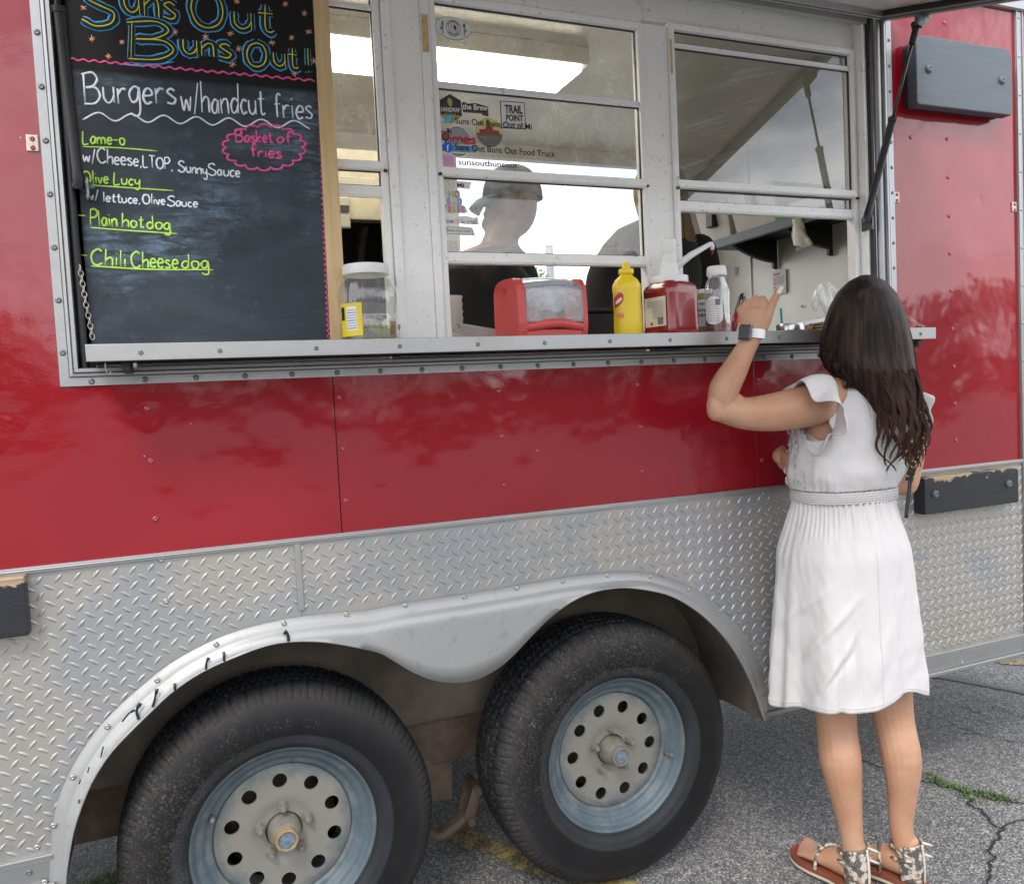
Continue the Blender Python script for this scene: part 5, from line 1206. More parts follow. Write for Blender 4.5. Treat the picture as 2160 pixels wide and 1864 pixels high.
for nm, col in (('st_black', (0.035, 0.035, 0.035)), ('st_gold', (0.42, 0.33, 0.09)), ('st_white', (0.70, 0.70, 0.69)), ('st_grey', (0.30, 0.31, 0.33)), ('st_cyan', (0.05, 0.48, 0.66)), ('st_red', (0.50, 0.03, 0.04)), ('st_brick', (0.28, 0.05, 0.05)), ('st_yellow', (0.66, 0.60, 0.22)), ('st_slate', (0.12, 0.15, 0.17)),
                ('st_denim', (0.15, 0.33, 0.48)), ('st_blue', (0.01, 0.14, 0.72)), ('st_pink', (0.70, 0.20, 0.62)), ('st_orange', (0.85, 0.25, 0.10)), ('st_mint', (0.25, 0.60, 0.48)), ('st_lilac', (0.45, 0.32, 0.70)), ('st_sky', (0.25, 0.45, 0.75)), ('st_lime', (0.38, 0.60, 0.28)), ('st_coral', (0.75, 0.16, 0.20)), ('st_green', (0.03, 0.16, 0.10))): simple(nm, col, 0.55, var=0.03)
def rpoly(cx_, cz_, rx, rz, n=28, rot=0.0): return [(cx_+rx*math.cos(a)*math.cos(rot)-rz*math.sin(a)*math.sin(rot), cz_+rx*math.cos(a)*math.sin(rot)+rz*math.sin(a)*math.cos(rot)) for a in (2*PI*i/n for i in range(n))]
def sc_poly(pts, f):
    cx_ = sum(p[0] for p in pts)/len(pts); cz_ = sum(p[1] for p in pts)/len(pts); return [(cx_+(x-cx_)*f, cz_+(z-cz_)*f) for x, z in pts]
def T(s, a, c, h, mat, par, k=2, bold=0.0):
    p0, p1 = GV(*a), GV(*c); hh = (GV(a[0], a[1]-h)-p0).length; return put_text(s, p0, p1, hh, mat, par, YS[k]-0.0001, bold)
hexp = [GA(*p) for p in ((150, 98), (273, 170), (287, 345), (168, 428), (50, 330), (38, 165))]
s1_ = poly(hexp, 'st_black', WM, YS[0], label='black six-sided brewery sticker with a mustard base')
poly([GA(*p) for p in ((50, 325), (168, 426), (285, 345), (200, 330))], 'st_gold', s1_, YS[1], 'print'); c0 = GA(152, 190); poly(rpoly(c0[0], c0[1], 0.006, 0.0105, 16, 0.15), 'st_gold', s1_, YS[1], 'print')
T('HANDMAP', (55, 292), (263, 305), 50, 'st_white', s1_, bold=0.02); T('BREWING', (92, 322), (215, 330), 16, 'st_gold', s1_)
br = [GA(*p) for p in ((283, 195), (312, 185), (350, 205), (440, 200), (575, 240), (582, 345), (520, 335), (500, 310), (300, 300))]
s2_ = poly(br, 'st_black', WM, YS[0], label='gothic lettering sticker, black and white over red'); T('the Brew', (292, 268), (572, 285), 62, 'st_white', s2_, bold=0.025); poly([GA(*p) for p in ((310, 290), (575, 306), (578, 322), (318, 302))], 'st_brick', s2_, YS[1], 'print')
tp = [GA(*p) for p in ((708, 172), (980, 190), (998, 490), (722, 475))]
s3_ = poly(tp, 'st_black', WM, YS[0], label='square black and white sticker partly under the vinyl lettering'); poly(sc_poly(tp, 0.93), 'st_white', s3_, YS[1], 'print'); T('TRAIL', (762, 308), (958, 318), 88, 'st_black', s3_, bold=0.03); T('POINT', (775, 395), (965, 405), 68, 'st_black', s3_, bold=0.03); T('Brewing Company', (765, 430), (950, 440), 16, 'st_black', s3_)
c1 = GA(590, 530); R1 = GA(738, 530)[0]-c1[0]
s4_ = poly(rpoly(c1[0], c1[1], R1, R1), 'st_gold', WM, YS[0], label='round sticker, yellow sky over a dark red building'); 
up_ = [(x, max(z, c1[1]-0.001)) for x, z in rpoly(c1[0], c1[1], R1*0.95, R1*0.95, 40)]; poly(sorted(set(up_), key=lambda p: math.atan2(p[1]-c1[1]+0.001, p[0]-c1[0])), 'st_yellow', s4_, YS[1], 'print')
lo_ = [(x, min(z, c1[1]-0.003)) for x, z in rpoly(c1[0], c1[1], R1*0.95, R1*0.95, 40)]; poly(sorted(set(lo_), key=lambda p: math.atan2(p[1]-c1[1]+0.003, p[0]-c1[0])), 'st_slate', s4_, YS[1], 'print')
poly([GA(*p) for p in ((478, 540), (478, 490), (540, 490), (548, 468), (590, 450), (622, 470), (628, 500), (700, 508), (702, 556))], 'st_brick', s4_, YS[2], 'print'); T('MURRAY STREET', (480, 588), (702, 600), 22, 'st_gold', s4_, 3, 0.02); T('BREWING CO', (520, 612), (665, 622), 12, 'st_gold', s4_, 3)
c2 = GA(240, 625); s5_ = poly(rpoly(c2[0], c2[1], 0.037, 0.0385), 'st_white', WM, YS[0], label='round grey sticker with red script over a blue denim strip'); poly(rpoly(c2[0], c2[1], 0.0335, 0.035), 'st_slate', s5_, YS[1], 'print'); poly(rpoly(c2[0], c2[1], 0.031, 0.0325), 'st_grey', s5_, YS[2], 'print')
poly([GA(*p) for p in ((30, 650), (450, 672), (460, 770), (38, 745))], 'st_white', s5_, YS[3], 'print'); poly([GA(*p) for p in ((38, 658), (443, 680), (447, 755), (42, 735))], 'st_denim', s5_, YS[4], 'print')
st = write('Dimes'.replace('D', 'P'), GV(50, 632), GV(435, 652), 0.024, seed=3); ribbons('print', [[Vector((p.x, YS[4], p.z)) for p in q] for q in st], 0.0022, MATS['st_red'], s5_, flat=0.3)
# the small marks of social networks in front of the vinyl lines
bird = [GA(*p) for p in ((62, 335), (80, 360), (118, 372), (122, 345), (140, 328), (165, 335), (185, 332), (172, 355), (168, 388), (140, 418), (100, 425), (66, 412), (95, 402), (78, 388), (92, 382), (70, 365))]
poly(bird, 'st_cyan', WM, YS[3], label='light blue bird mark beside the first vinyl line')
c3 = GV(118, 575)
for off, col, k in ((-0.0016, 'st_cyan', 3), (0.0016, 'st_orange', 3), (0, 'st_black', 4)):
    b = MB(); o_ = Vector((off, 0, -off*0.4)); base = Vector((c3.x, YS[k], c3.z))+o_
    ring = [base+Vector((-0.004+0.0075*math.cos(a), 0, -0.001+0.0075*math.sin(a))) for a in np.linspace(PI*0.45, PI*2.0, 14)]
    b.tube(ring+[base+Vector((0.0035, 0, 0.020)), ], 0.0021, 6, flat=(Vector((0, 1, 0)), 0.25)); b.tube(catmull([base+Vector((0.0035, 0, 0.020)), base+Vector((0.006, 0, 0.014)), base+Vector((0.0125, 0, 0.0105))], 4), 0.0019, 6, flat=(Vector((0, 1, 0)), 0.25)); nn = b.build('sticker', MATS[col], WM, smooth=True); nn['label'] = 'musical note mark with ' + {'st_cyan': 'cyan edge', 'st_orange': 'orange edge', 'st_black': 'black stem'}[col]
c4 = GA(127, 692); f_ = poly(rpoly(c4[0], c4[1], 0.0125, 0.0125), 'st_blue', WM, YS[5], label='blue disc mark beside the second vinyl line'); T('f', (112, 735), (140, 736), 70, 'st_white', f_, 6, 0.02)
c5 = GV(133, 840); q = 0.0118
def rsq(cx_, cz_, h, r): return [(cx_+sx*(h-r)+r*math.cos(a+da), cz_+sz*(h-r)+r*math.sin(a+da)) for sx, sz, da in ((1, 1, 0), (-1, 1, PI/2), (-1, -1, PI), (1, -1, 3*PI/2)) for a in np.linspace(0, PI/2, 5)]
ig = poly(rsq(c5.x, c5.z, q, 0.004), 'st_pink', WM, YS[3], label='pink rounded square camera mark beside the third vinyl line')
ribbons('print', [[Vector((c5.x+0.0042*math.cos(a), YS[3]-0.0004, c5.z+0.0042*math.sin(a))) for a in np.linspace(0, 2*PI, 20)], [Vector((x, YS[3]-0.0004, z)) for x, z in rsq(c5.x, c5.z, q*0.72, 0.003)+[rsq(c5.x, c5.z, q*0.72, 0.003)[0]]]], 0.0006, MATS['ink_white'], ig)
for s_, a, c, h in (('Suns Out Buns Out of Mi', (205, 430), (1055, 500), 66), ('Suns Out Buns Out Food Truck', (200, 722), (1315, 804), 70), ('sunsoutbunsout', (240, 885), (898, 925), 62)):
    p0, p1 = GV(*a), GV(*c); hh = (GV(a[0], a[1]-h)-p0).length; o = put_text(s_, p0, p1, hh, 'ink_black', WM, YS[7], 0.016, 'vinyl_line'); o['label'] = 'black vinyl line reading ' + s_
# lower pane
mi = poly([GA(*p) for p in ((215, 1062), (392, 1072), (370, 1155), (208, 1140))], 'st_white', WM, YS[1], label='white state-shaped sticker cut off by the rail'); T('MI', (232, 1128), (308, 1136), 42, 'st_black', mi, 2, 0.02)
nb = poly([GA(*p) for p in ((128, 1165), (160, 1155), (262, 1170), (268, 1245), (292, 1262), (290, 1325), (322, 1345), (355, 1405), (335, 1420), (85, 1415), (58, 1345), (75, 1328), (118, 1330), (112, 1250), (130, 1240))], 'st_white', WM, YS[1], label='pastel lettering sticker with a white edge')
for ch, a, c, h, col in (('N', (135, 1240), (192, 1242), 68, 'st_lime'), ('O', (200, 1242), (258, 1244), 68, 'st_coral'), ('B', (118, 1322), (165, 1323), 70, 'st_lilac'), ('A', (172, 1323), (225, 1325), 70, 'st_yellow'), ('D', (232, 1325), (285, 1327), 70, 'st_sky'), ('V', (66, 1404), (122, 1406), 72, 'st_mint'), ('I', (132, 1406), (165, 1408), 66, 'st_coral'), ('B', (178, 1408), (222, 1410), 68, 'st_lime'), ('E', (232, 1410), (270, 1412), 68, 'st_coral'), ('S', (278, 1412), (322, 1414), 68, 'st_lilac')):
    T(ch, a, c, h, 'st_black', nb, 2, 0.055); T(ch, a, c, h, col, nb, 3, 0.03)
bk_ = poly([GA(*p) for p in ((65, 1460), (95, 1440), (160, 1475), (250, 1455), (330, 1445), (420, 1470), (460, 1455), (478, 1550), (380, 1548), (250, 1535), (130, 1530), (85, 1490))], 'st_white', WM, YS[1], label='white sticker with small black script and a heart')
st = write('be', GV(105, 1520), GV(195, 1528), 0.011, seed=3)+write('kind', GV(285, 1535), GV(450, 1540), 0.013, seed=4); ribbons('print', [[Vector((p.x, YS[2], p.z)) for p in q] for q in st], 0.0006, MATS['st_black'], bk_)
hc = GV(235, 1500); ribbons('print', [[Vector((hc.x+0.0052*math.sin(t)**3, YS[2], hc.z+0.0045*(math.cos(t)-0.38*math.cos(2*t)))) for t in np.linspace(0, 2*PI, 20)]], 0.0005, MATS['st_coral'], bk_)
sp_ = poly([GA(*p) for p in ((95, 1570), (140, 1553), (390, 1575), (415, 1600), (420, 1640), (442, 1668), (385, 1670), (120, 1660), (88, 1625))], 'st_white', WM, YS[1], label='white speech bubble sticker, lowest on the pane')
ribbons('print', [[Vector((x, YS[2], z)) for x, z in [GA(*p) for p in ((120, 1572), (380, 1592), (402, 1612), (405, 1640), (425, 1658), (380, 1655), (130, 1645), (102, 1618), (120, 1572))]]], 0.0005, MATS['st_black'], sp_); T("Damn, that's crazy", (118, 1622), (385, 1632), 30, 'st_black', sp_, 3)
# oval sticker high on the pane
co = on_glass(900+580*.0965, 627*.0965); ov = poly(rpoly(co.x, co.z, 0.0455, 0.0265, 40), 'st_slate', WM, YS[1], label='oval white sticker with a green fork and spoon'); poly(rpoly(co.x, co.z, 0.0445, 0.0255, 40), 'st_white', ov, YS[2], 'print')
for rr_ in (0.0185, 0.0130): ribbons('print', [[Vector((co.x+rr_*math.cos(a), YS[3], co.z+rr_*math.sin(a))) for a in np.linspace(0, 2*PI, 40)]], 0.0005, MATS['st_black'], ov)
def arc_text(s, r, mid, span, size, flip, mat, par, y):
    me = text_mesh(s, 1.0, 0.02, 0.0); w1_ = max(v.co.x for v in me.vertices)
    for v in me.vertices:
        t = v.co.x/w1_-0.5; a = mid-(span*t)*(1 if not flip else -1); rr_ = r+v.co.y*size*(1 if not flip else -1); v.co = Vector((co.x+rr_*math.cos(a), y, co.z+rr_*math.sin(a)))
    me.materials.append(MATS[mat]); return link('print', me, None, par)
arc_text('EAT HEALTHY', 0.0142, PI/2, 2.3, 0.0046, False, 'st_black', ov, YS[4]); arc_text('EAT LOCAL', 0.0177, -PI/2, 1.7, 0.0046, True, 'st_black', ov, YS[4])
poly([(co.x+x, co.z+z) for x, z in ((0.001, 0.0085), (0.005, 0.006), (0.008, 0.001), (0.0065, -0.003), (0.0015, -0.003), (0.0005, 0.003))], 'st_black', ov, YS[4], 'print'); ribbons('print', [[Vector((co.x-0.005, YS[4], co.z-0.003)), Vector((co.x-0.006, YS[4], co.z+0.004)), Vector((co.x-0.003, YS[4], co.z+0.007))]], 0.0012, MATS['st_grey'], ov)
put_text('DOWNTOWN', Vector((co.x-0.0075, 0, co.z-0.0062)), Vector((co.x+0.008, 0, co.z-0.0062)), 0.0017, 'st_black', ov, YS[4]); put_text('ST. JOHNS', Vector((co.x-0.0065, 0, co.z-0.0092)), Vector((co.x+0.007, 0, co.z-0.0092)), 0.0017, 'st_black', ov, YS[4])
for sx, kind in ((-0.0275, 'fork'), (0.0275, 'spoon')):
    b = MB(); b.tube([(co.x+sx, YS[4], co.z-0.017), (co.x+sx, YS[4], co.z+0.004)], 0.0009, 6, flat=(Vector((0, 1, 0)), 0.3))
    if kind == 'fork':
        for k in range(3): b.tube([(co.x+sx+(k-1)*0.0017, YS[4], co.z+0.004), (co.x+sx+(k-1)*0.0017, YS[4], co.z+0.0135)], 0.0006, 6, flat=(Vector((0, 1, 0)), 0.3))
        b.prism([(co.x+sx-0.0025, co.z+0.006), (co.x+sx, co.z+0.001), (co.x+sx+0.0025, co.z+0.006)], YS[4]-0.0003, YS[4])
    else: b.prism(rpoly(co.x+sx, co.z+0.0085, 0.0029, 0.0055, 16), YS[4]-0.0003, YS[4]+0.0003)
    for k in (0, 1): b.prism(rpoly(co.x+sx*1.14, co.z-0.002-0.003*k, 0.0026, 0.0013, 10, (1 if sx > 0 else -1)*(0.5-k)), YS[4]-0.0003, YS[4]+0.0002)
    b.build('print', MATS['st_green'], ov)
# green chalk scrawl on the right pane
ribbons('chalk_line', [[at(1777+x*0.35, 430+y*0.35, y=PY) for x, y in ((0, 0), (4, 14), (16, 12), (22, -2))], [at(1790+x*0.35, 433+y*0.35, y=PY) for x, y in ((8, 0), (16, 10), (30, 4), (38, -6), (34, 12), (48, 10), (54, -4))]], 0.0008, MATS['chalk_yellow'], WR)
# ================================================================ people
DX, DY = 0.716, 0.698                           # level direction from the camera to the customer
P0 = Vector((1.45, -0.30, 0))
def vw(px, py, dd=0.0):
    """pixel -> point on the upright plane facing the camera that stands dd metres behind the customer's middle"""
    d = F_ + R_*(px-1080)/F_PX - U_*(py-932)/F_PX; n = np.array([DX, DY, 0.0])
    q = np.array([P0.x, P0.y, 0.0])+n*dd
    t = float(((q-CAM)@n)/(d@n)); p = CAM+d*t; return Vector((float(p[0]), float(p[1]), float(p[2])))
EV = Vector((DY, -DX, 0)); DV = Vector((DX, DY, 0)); UP = Vector((0, 0, 1))
def loft(b, secs, seg=20, cap=True):
    """secs: (centre, half-axis vector u, half-axis vector v)"""
    vs = []
    for c, u, v in secs:
        for k in range(seg):
            a = 2*PI*k/seg; vs.append(c+u*math.cos(a)+v*math.sin(a))
    n = len(secs); fs = [(i*seg+k, i*seg+(k+1) % seg, (i+1)*seg+(k+1) % seg, (i+1)*seg+k) for i in range(n-1) for k in range(seg)]
    if cap: fs += [tuple(range(seg-1, -1, -1)), tuple((n-1)*seg+k for k in range(seg))]
    return b.add(vs, fs)
def limb(b, pts, rs, n=5, seg=18, flat=None):
    """smooth limb through joints with rounded ends"""
    P = catmull(pts, n); R = catmull([(r, 0, 0) for r in rs], n); R = [q.x for q in R]
    d0 = (P[0]-P[1]).normalized(); d1 = (P[-1]-P[-2]).normalized()
    h0 = [(P[0]+d0*R[0]*math.sin(a), R[0]*math.cos(a)) for a in (1.45, 1.1, 0.6)]; h1 = [(P[-1]+d1*R[-1]*math.sin(a), R[-1]*math.cos(a)) for a in (0.6, 1.1, 1.45)]
    b.tube([h[0] for h in h0]+P+[h[0] for h in h1], [h[1] for h in h0]+R+[h[1] for h in h1], seg, flat=flat)
def ball(b, c, rx, ry=None, rz=None, seg=20):
    ry = ry or rx; rz = rz or rx; vs = []; n = 12
    for i in range(n+1):
        th = PI*i/n; rr_ = max(math.sin(th), 1e-3)
        for k in range(seg): vs.append((c[0]+rx*rr_*math.cos(2*PI*k/seg), c[1]+ry*rr_*math.sin(2*PI*k/seg), c[2]-rz*math.cos(th)))
    b.add(vs, [(i*seg+k, i*seg+(k+1) % seg, (i+1)*seg+(k+1) % seg, (i+1)*seg+k) for i in range(n) for k in range(seg)]+[tuple(range(seg-1, -1, -1)), tuple(n*seg+k for k in range(seg))])
def organic(name, b, mat, parent, voxel=0.004, smooth=6, fac=0.5):
    """fuse overlapping volumes into one skin"""
    me = b.mesh(name); fixn(me); o = bpy.data.objects.new(name, me); C.objects.link(o)
    r = o.modifiers.new('r', 'REMESH'); r.mode = 'VOXEL'; r.voxel_size = voxel; r.use_smooth_shade = True
    s_ = o.modifiers.new('s', 'SMOOTH'); s_.factor = fac; s_.iterations = smooth
    dg = bpy.context.evaluated_depsgraph_get(); dg.update(); m2 = bpy.data.meshes.new_from_object(o.evaluated_get(dg)); bpy.data.objects.remove(o)
    m2.name = name; m2.polygons.foreach_set('use_smooth', [True]*len(m2.polygons)); m2.materials.clear(); return link(name, m2, mat, parent)
skin('skin', (0.47, 0.265, 0.165)); fabric('white_linen', (0.56, 0.545, 0.54)); fabric('waistband_linen', (0.49, 0.475, 0.465))
hairmat('brown_hair', (0.0080, 0.0052, 0.0042), (0.058, 0.029, 0.020)); simple('nail_white', (0.78, 0.70, 0.68), 0.25); simple('nail_pink', (0.85, 0.06, 0.22), 0.25)
simple('sandal_brown', (0.22, 0.065, 0.035), 0.45, var=0.2); simple('sandal_edge', (0.52, 0.45, 0.33), 0.6); simple('zip_beige', (0.55, 0.50, 0.44), 0.5); simple('band_white', (0.80, 0.80, 0.81), 0.4); simple('watch_glass', (0.006, 0.006, 0.007), 0.08); simple('watch_case', (0.22, 0.23, 0.26), 0.25, 0.85)
simple('strap_black', (0.012, 0.015, 0.015), 0.35); simple('gold', (0.75, 0.50, 0.18), 0.25, 1.0)
W = thing('person', (1.46, -0.32, 0.0), 'woman in a white knee-length dress with long dark hair, leaning at the window', 'person')
# --- body: legs, torso, arms, neck, head in one skin
b = MB()
hipc = vw(1790, 1170, 0.0)
aL = Vector((1.398, -0.325, 0.075)); aR = Vector((1.532, -0.372, 0.075))
ddL = (aL-P0).dot(DV); ddR = (aR-P0).dot(DV)
Lk = vw(1764, 1520, ddL+0.02); Lc = vw(1773, 1605, ddL-0.004); Lm = vw(1786, 1690, ddL); Lan = vw(1797, 1762, ddL)
Rk = vw(1884, 1512, ddR+0.02); Rc = vw(1902, 1600, ddR-0.004); Rm = vw(1903, 1680, ddR); Ran = vw(1901, 1742, ddR)
limb(b, [vw(1745, 1200, -0.05), vw(1752, 1380, ddL+0.02), Lk, Lc, Lm, Lan, aL], [0.085, 0.068, 0.0515, 0.0525, 0.0385, 0.0285, 0.031])
limb(b, [vw(1840, 1200, 0.04), vw(1862, 1370, ddR+0.03), Rk, Rc, Rm, Ran, aR], [0.085, 0.068, 0.0515, 0.0485, 0.0360, 0.029, 0.031])
FT = {}
for key, ank, hd, td in (('L', aL, Vector((1.399, -0.362, 0)), Vector((1.372, -0.150, 0))), ('R', aR, Vector((1.541, -0.408, 0)), Vector((1.475, -0.205, 0)))):
    f_ = (td-hd).normalized(); s_ = Vector((f_.y, -f_.x, 0)); z0_ = 0.022; FT[key] = (hd, f_, s_)
    secs = []
    for t, hw, hh in ((-0.003, 0.010, 0.010), (0.004, 0.024, 0.024), (0.030, 0.031, 0.032), (0.065, 0.031, 0.037), (0.100, 0.033, 0.031), (0.135, 0.038, 0.0225), (0.165, 0.0405, 0.0165), (0.185, 0.039, 0.0125)):
        sh = 0.004 if key == 'L' else -0.004; secs.append((hd+f_*t+UP*(z0_+hh)+s_*sh*0, s_*hw, UP*hh))
    loft(b, secs)
    limb(b, [hd+f_*0.035+UP*0.05, ank+UP*0.03], [0.028, 0.032])
    big_side = 1 if key == 'L' else -1                # the big toe is on the inner side
    for k in range(5):
        o_ = (0.030-0.0150*k)*big_side; ln = (0.222, 0.220, 0.212, 0.203, 0.192)[k]; r_ = (0.0115, 0.0082, 0.0080, 0.0076, 0.0072)[k]
        p0_ = hd+f_*0.165+s_*o_*0.95+UP*(z0_+0.013); p1_ = hd+f_*(ln-0.012)+s_*o_*1.08+UP*(z0_+0.0125); p2_ = hd+f_*ln+s_*o_*1.08+UP*(z0_+0.0085)
        limb(b, [p0_, p1_, p2_], [r_, r_, r_*0.9], 3, 10); FT[key+str(k)] = (p1_, p2_, f_, s_, r_)
# torso
tor = [(vw(1790, 1215, 0.0), 0.125, 0.10), (vw(1786, 1130, 0.0), 0.130, 0.105), (vw(1780, 1040, 0.0), 0.115, 0.090), (vw(1788, 960, 0.0), 0.124, 0.094), (vw(1800, 890, 0.0), 0.143, 0.098), (vw(1808, 840, 0.0), 0.150, 0.084), (vw(1818, 806, 0.0), 0.115, 0.065), (vw(1826, 785, 0.0), 0.06, 0.052)]
XA = Vector((1, -0.10, 0)).normalized(); YA = Vector((0.10, 1, 0)).normalized()     # her shoulders line and her front
loft(b, [(c, XA*a, YA*d) for c, a, d in tor], 28)
ball(b, vw(1762, 925, 0.0)+YA*0.065, 0.052, 0.05, 0.055); ball(b, vw(1835, 930, 0.0)+YA*0.065, 0.052, 0.05, 0.055)
nb_ = vw(1824, 800, 0.005); hc = vw(1829, 672, 0.0)
limb(b, [nb_-UP*0.02, nb_+UP*0.045+YA*0.012, hc-UP*0.05+YA*0.0], [0.056, 0.047, 0.048])
# head with a face looking in at the window
ball(b, hc+UP*0.002-YA*0.004, 0.070, 0.084, 0.090, 28); ball(b, hc+YA*0.030-UP*0.045, 0.056, 0.052, 0.062, 24)
fz = lambda dx, dy, dz: hc+XA*dx+YA*dy+UP*dz
limb(b, [fz(0, 0.088, -0.004), fz(0, 0.098, -0.024), fz(0, 0.100, -0.034)], [0.006, 0.008, 0.010], 3, 12)
for s_ in (-1, 1):
    ball(b, fz(0.009*s_, 0.094, -0.037), 0.006); ball(b, fz(0.033*s_, 0.070, -0.030), 0.022, 0.016, 0.018); ball(b, fz(0.030*s_, 0.077, 0.006), 0.013, 0.010, 0.010)
    limb(b, [fz(0.018*s_, 0.086, 0.022), fz(0.034*s_, 0.080, 0.024), fz(0.048*s_, 0.066, 0.018)], [0.007, 0.007, 0.006], 3, 10)
    limb(b, [fz(0.0775*s_, -0.004, 0.018), fz(0.0815*s_, -0.010, 0.004), fz(0.078*s_, -0.002, -0.018)], [0.008, 0.009, 0.006], 3, 10)
limb(b, [fz(-0.022, 0.080, -0.057), fz(0, 0.0915, -0.054), fz(0.022, 0.080, -0.057)], [0.003, 0.0058, 0.003], 4, 10); limb(b, [fz(-0.020, 0.079, -0.0645), fz(0, 0.090, -0.0665), fz(0.020, 0.079, -0.0645)], [0.003, 0.0062, 0.003], 4, 10)
ball(b, fz(0, 0.066, -0.093), 0.022, 0.020, 0.018)
# left arm: elbow out, forearm up, fist with the thumb raised
Ls = vw(1716, 852, -0.125)
Le = vw(1522, 862, -0.255)
arm = [vw(1765, 838, -0.06), Ls, vw(1640, 868, -0.180), vw(1575, 872, -0.225), Le]
limb(b, arm, [0.053, 0.054, 0.0485, 0.0405, 0.0335], 6, 22)
Wr = vw(1588, 708, -0.235)
fore = [Le+UP*0.004, vw(1527, 822, -0.257), vw(1547, 784, -0.252), vw(1568, 745, -0.243), Wr]
limb(b, fore, [0.032, 0.0365, 0.0325, 0.0258, 0.0222], 6, 22); limb(b, [vw(1512, 868, -0.27), vw(1511, 850, -0.268)], [0.024, 0.024], 2)
ball(b, vw(1545, 858, -0.235), 0.036, 0.036, 0.036)
dH = -0.235
def H(px, py, dd=0.0): return vw(px, py, dH+dd)
# palm: sections from the wrist to the knuckles
def psec(px0, py0, px1, py1, th, dd=0.0):
    a, c = H(px0, py0, dd), H(px1, py1, dd); return ((a+c)/2, (c-a)/2, DV*th)
loft(b, [psec(1566, 706, 1611, 703, 0.0175), psec(1561, 692, 1616, 690, 0.0175), psec(1557, 672, 1622, 672, 0.0175, 0.002), psec(1558, 655, 1622, 650, 0.017, 0.006), psec(1568, 650, 1615, 645, 0.013, 0.012)], 20)
kn = [(1564, 655, 0.0095, 0.82), (1577, 643, 0.0102, 0.95), (1592, 635, 0.0108, 1.0), (1608, 636, 0.0105, 0.95)]
for i, (kx, ky, r_, ls) in enumerate(kn):
    p = H(kx, ky, 0.010); q = p+DV*0.036*ls-UP*0.004; r2 = q+DV*0.008-UP*0.026*ls; r3 = r2-DV*0.018-UP*0.004
    limb(b, [H(kx+(1590-kx)*0.15, ky+26, 0.004), p+UP*0.0015, q, r2, r3], [r_*0.85, r_*1.22, r_*0.92, r_*0.84, r_*0.78], 4, 12)
limb(b, [H(1606, 692, 0.004), H(1617, 668, 0.004), H(1629, 641, 0.004), H(1638, 624, 0.003), H(1645, 612, 0.004)], [0.0165, 0.0150, 0.0102, 0.0088, 0.0065], 5, 14)
# right arm down the far side, forearm across the waist, fingers at the left of it
Rs = vw(1916, 858, 0.10); Re = vw(1908, 1018, 0.105)
limb(b, [vw(1870, 838, 0.06), Rs, vw(1921, 915, 0.105), vw(1916, 970, 0.105), Re], [0.050, 0.047, 0.042, 0.038, 0.035], 6, 20)
Fh = Vector((1.335, -0.165, 1.135))
limb(b, [Re, Re+Vector((-0.06, 0.06, 0.01)), Vector((1.52, -0.135, 1.085)), Vector((1.42, -0.125, 1.115)), Fh], [0.034, 0.036, 0.030, 0.022, 0.024], 6, 18)
for k in range(4):
    tip = vw(1664+(2, 0, 3, 7)[k], 962+12*k, -0.050); limb(b, [Fh+UP*(0.018-0.014*k), Fh.lerp(tip, 0.55)+UP*(0.007-0.005*k)-YA*-0.004, tip], [0.0098, 0.0092, 0.0075], 4, 10)
limb(b, [Fh+UP*0.006, Fh+Vector((0.030, 0.030, 0.018))], [0.012, 0.009], 4, 10)
body = organic('body', b, MATS['skin'], W, 0.0031, 4)
# nails
def nail(c, u, v, n, mat, name='nail'):
    bb = MB(); vs = []
    for i in range(5):
        for j in range(5):
            a, d = (i-2)/2, (j-2)/2; k = 1-0.35*max(0, d)**2*abs(a); vs.append(c+u*a*k+v*d+n*(0.0012-0.0022*a*a))
    bb.add(vs, [(i*5+j, (i+1)*5+j, (i+1)*5+j+1, i*5+j+1) for i in range(4) for j in range(4)]); o = bb.build(name, mat, W, smooth=True, recalc=False); o.modifiers.new('t', 'SOLIDIFY').thickness = 0.0012; return o
tdir = (H(1648, 606)-H(1637, 626)).normalized(); tn = (EV*0.45-DV*0.85-UP*0.1).normalized(); tu = tdir.cross(tn).normalized()
nail(H(1644.5, 613, -0.0050)+EV*0.0015, tu*0.0058, tdir*0.0095, tn, MATS['nail_white'])
for key in 'LR':
    for k in range(5):
        p1_, p2_, f_, s_, r_ = FT[key+str(k)]; nail(p2_+UP*(r_*0.75)-f_*0.002, s_*r_*0.75, f_*r_*0.8, (UP+f_*0.5).normalized(), MATS['nail_pink'], 'toe_nail')
# eyes and brows
for s_ in (-1, 1):
    bb = MB(); ball(bb, fz(0.030*s_, 0.0825, 0.006), 0.009, 0.006, 0.006, 16); bb.build('eye', MATS['band_white'], W, smooth=True); bb = MB(); ball(bb, fz(0.030*s_, 0.0876, 0.006), 0.0042, 0.0024, 0.0042, 12); bb.build('iris', MATS['sandal_brown'], W, smooth=True)
    bb = MB(); bb.tube([fz(0.016*s_, 0.092, 0.024), fz(0.032*s_, 0.088, 0.028), fz(0.046*s_, 0.076, 0.022)], 0.0022, 6); bb.build('eyebrow', MATS['brown_hair'], W, smooth=True)
bb = MB(); bb.tube([fz(-0.018, 0.085, -0.060), fz(0, 0.0955, -0.0605), fz(0.018, 0.085, -0.060)], [0.002, 0.0045, 0.002], 8); bb.build('lips', simple('lip_rose', (0.42, 0.14, 0.12), 0.4), W, smooth=True)
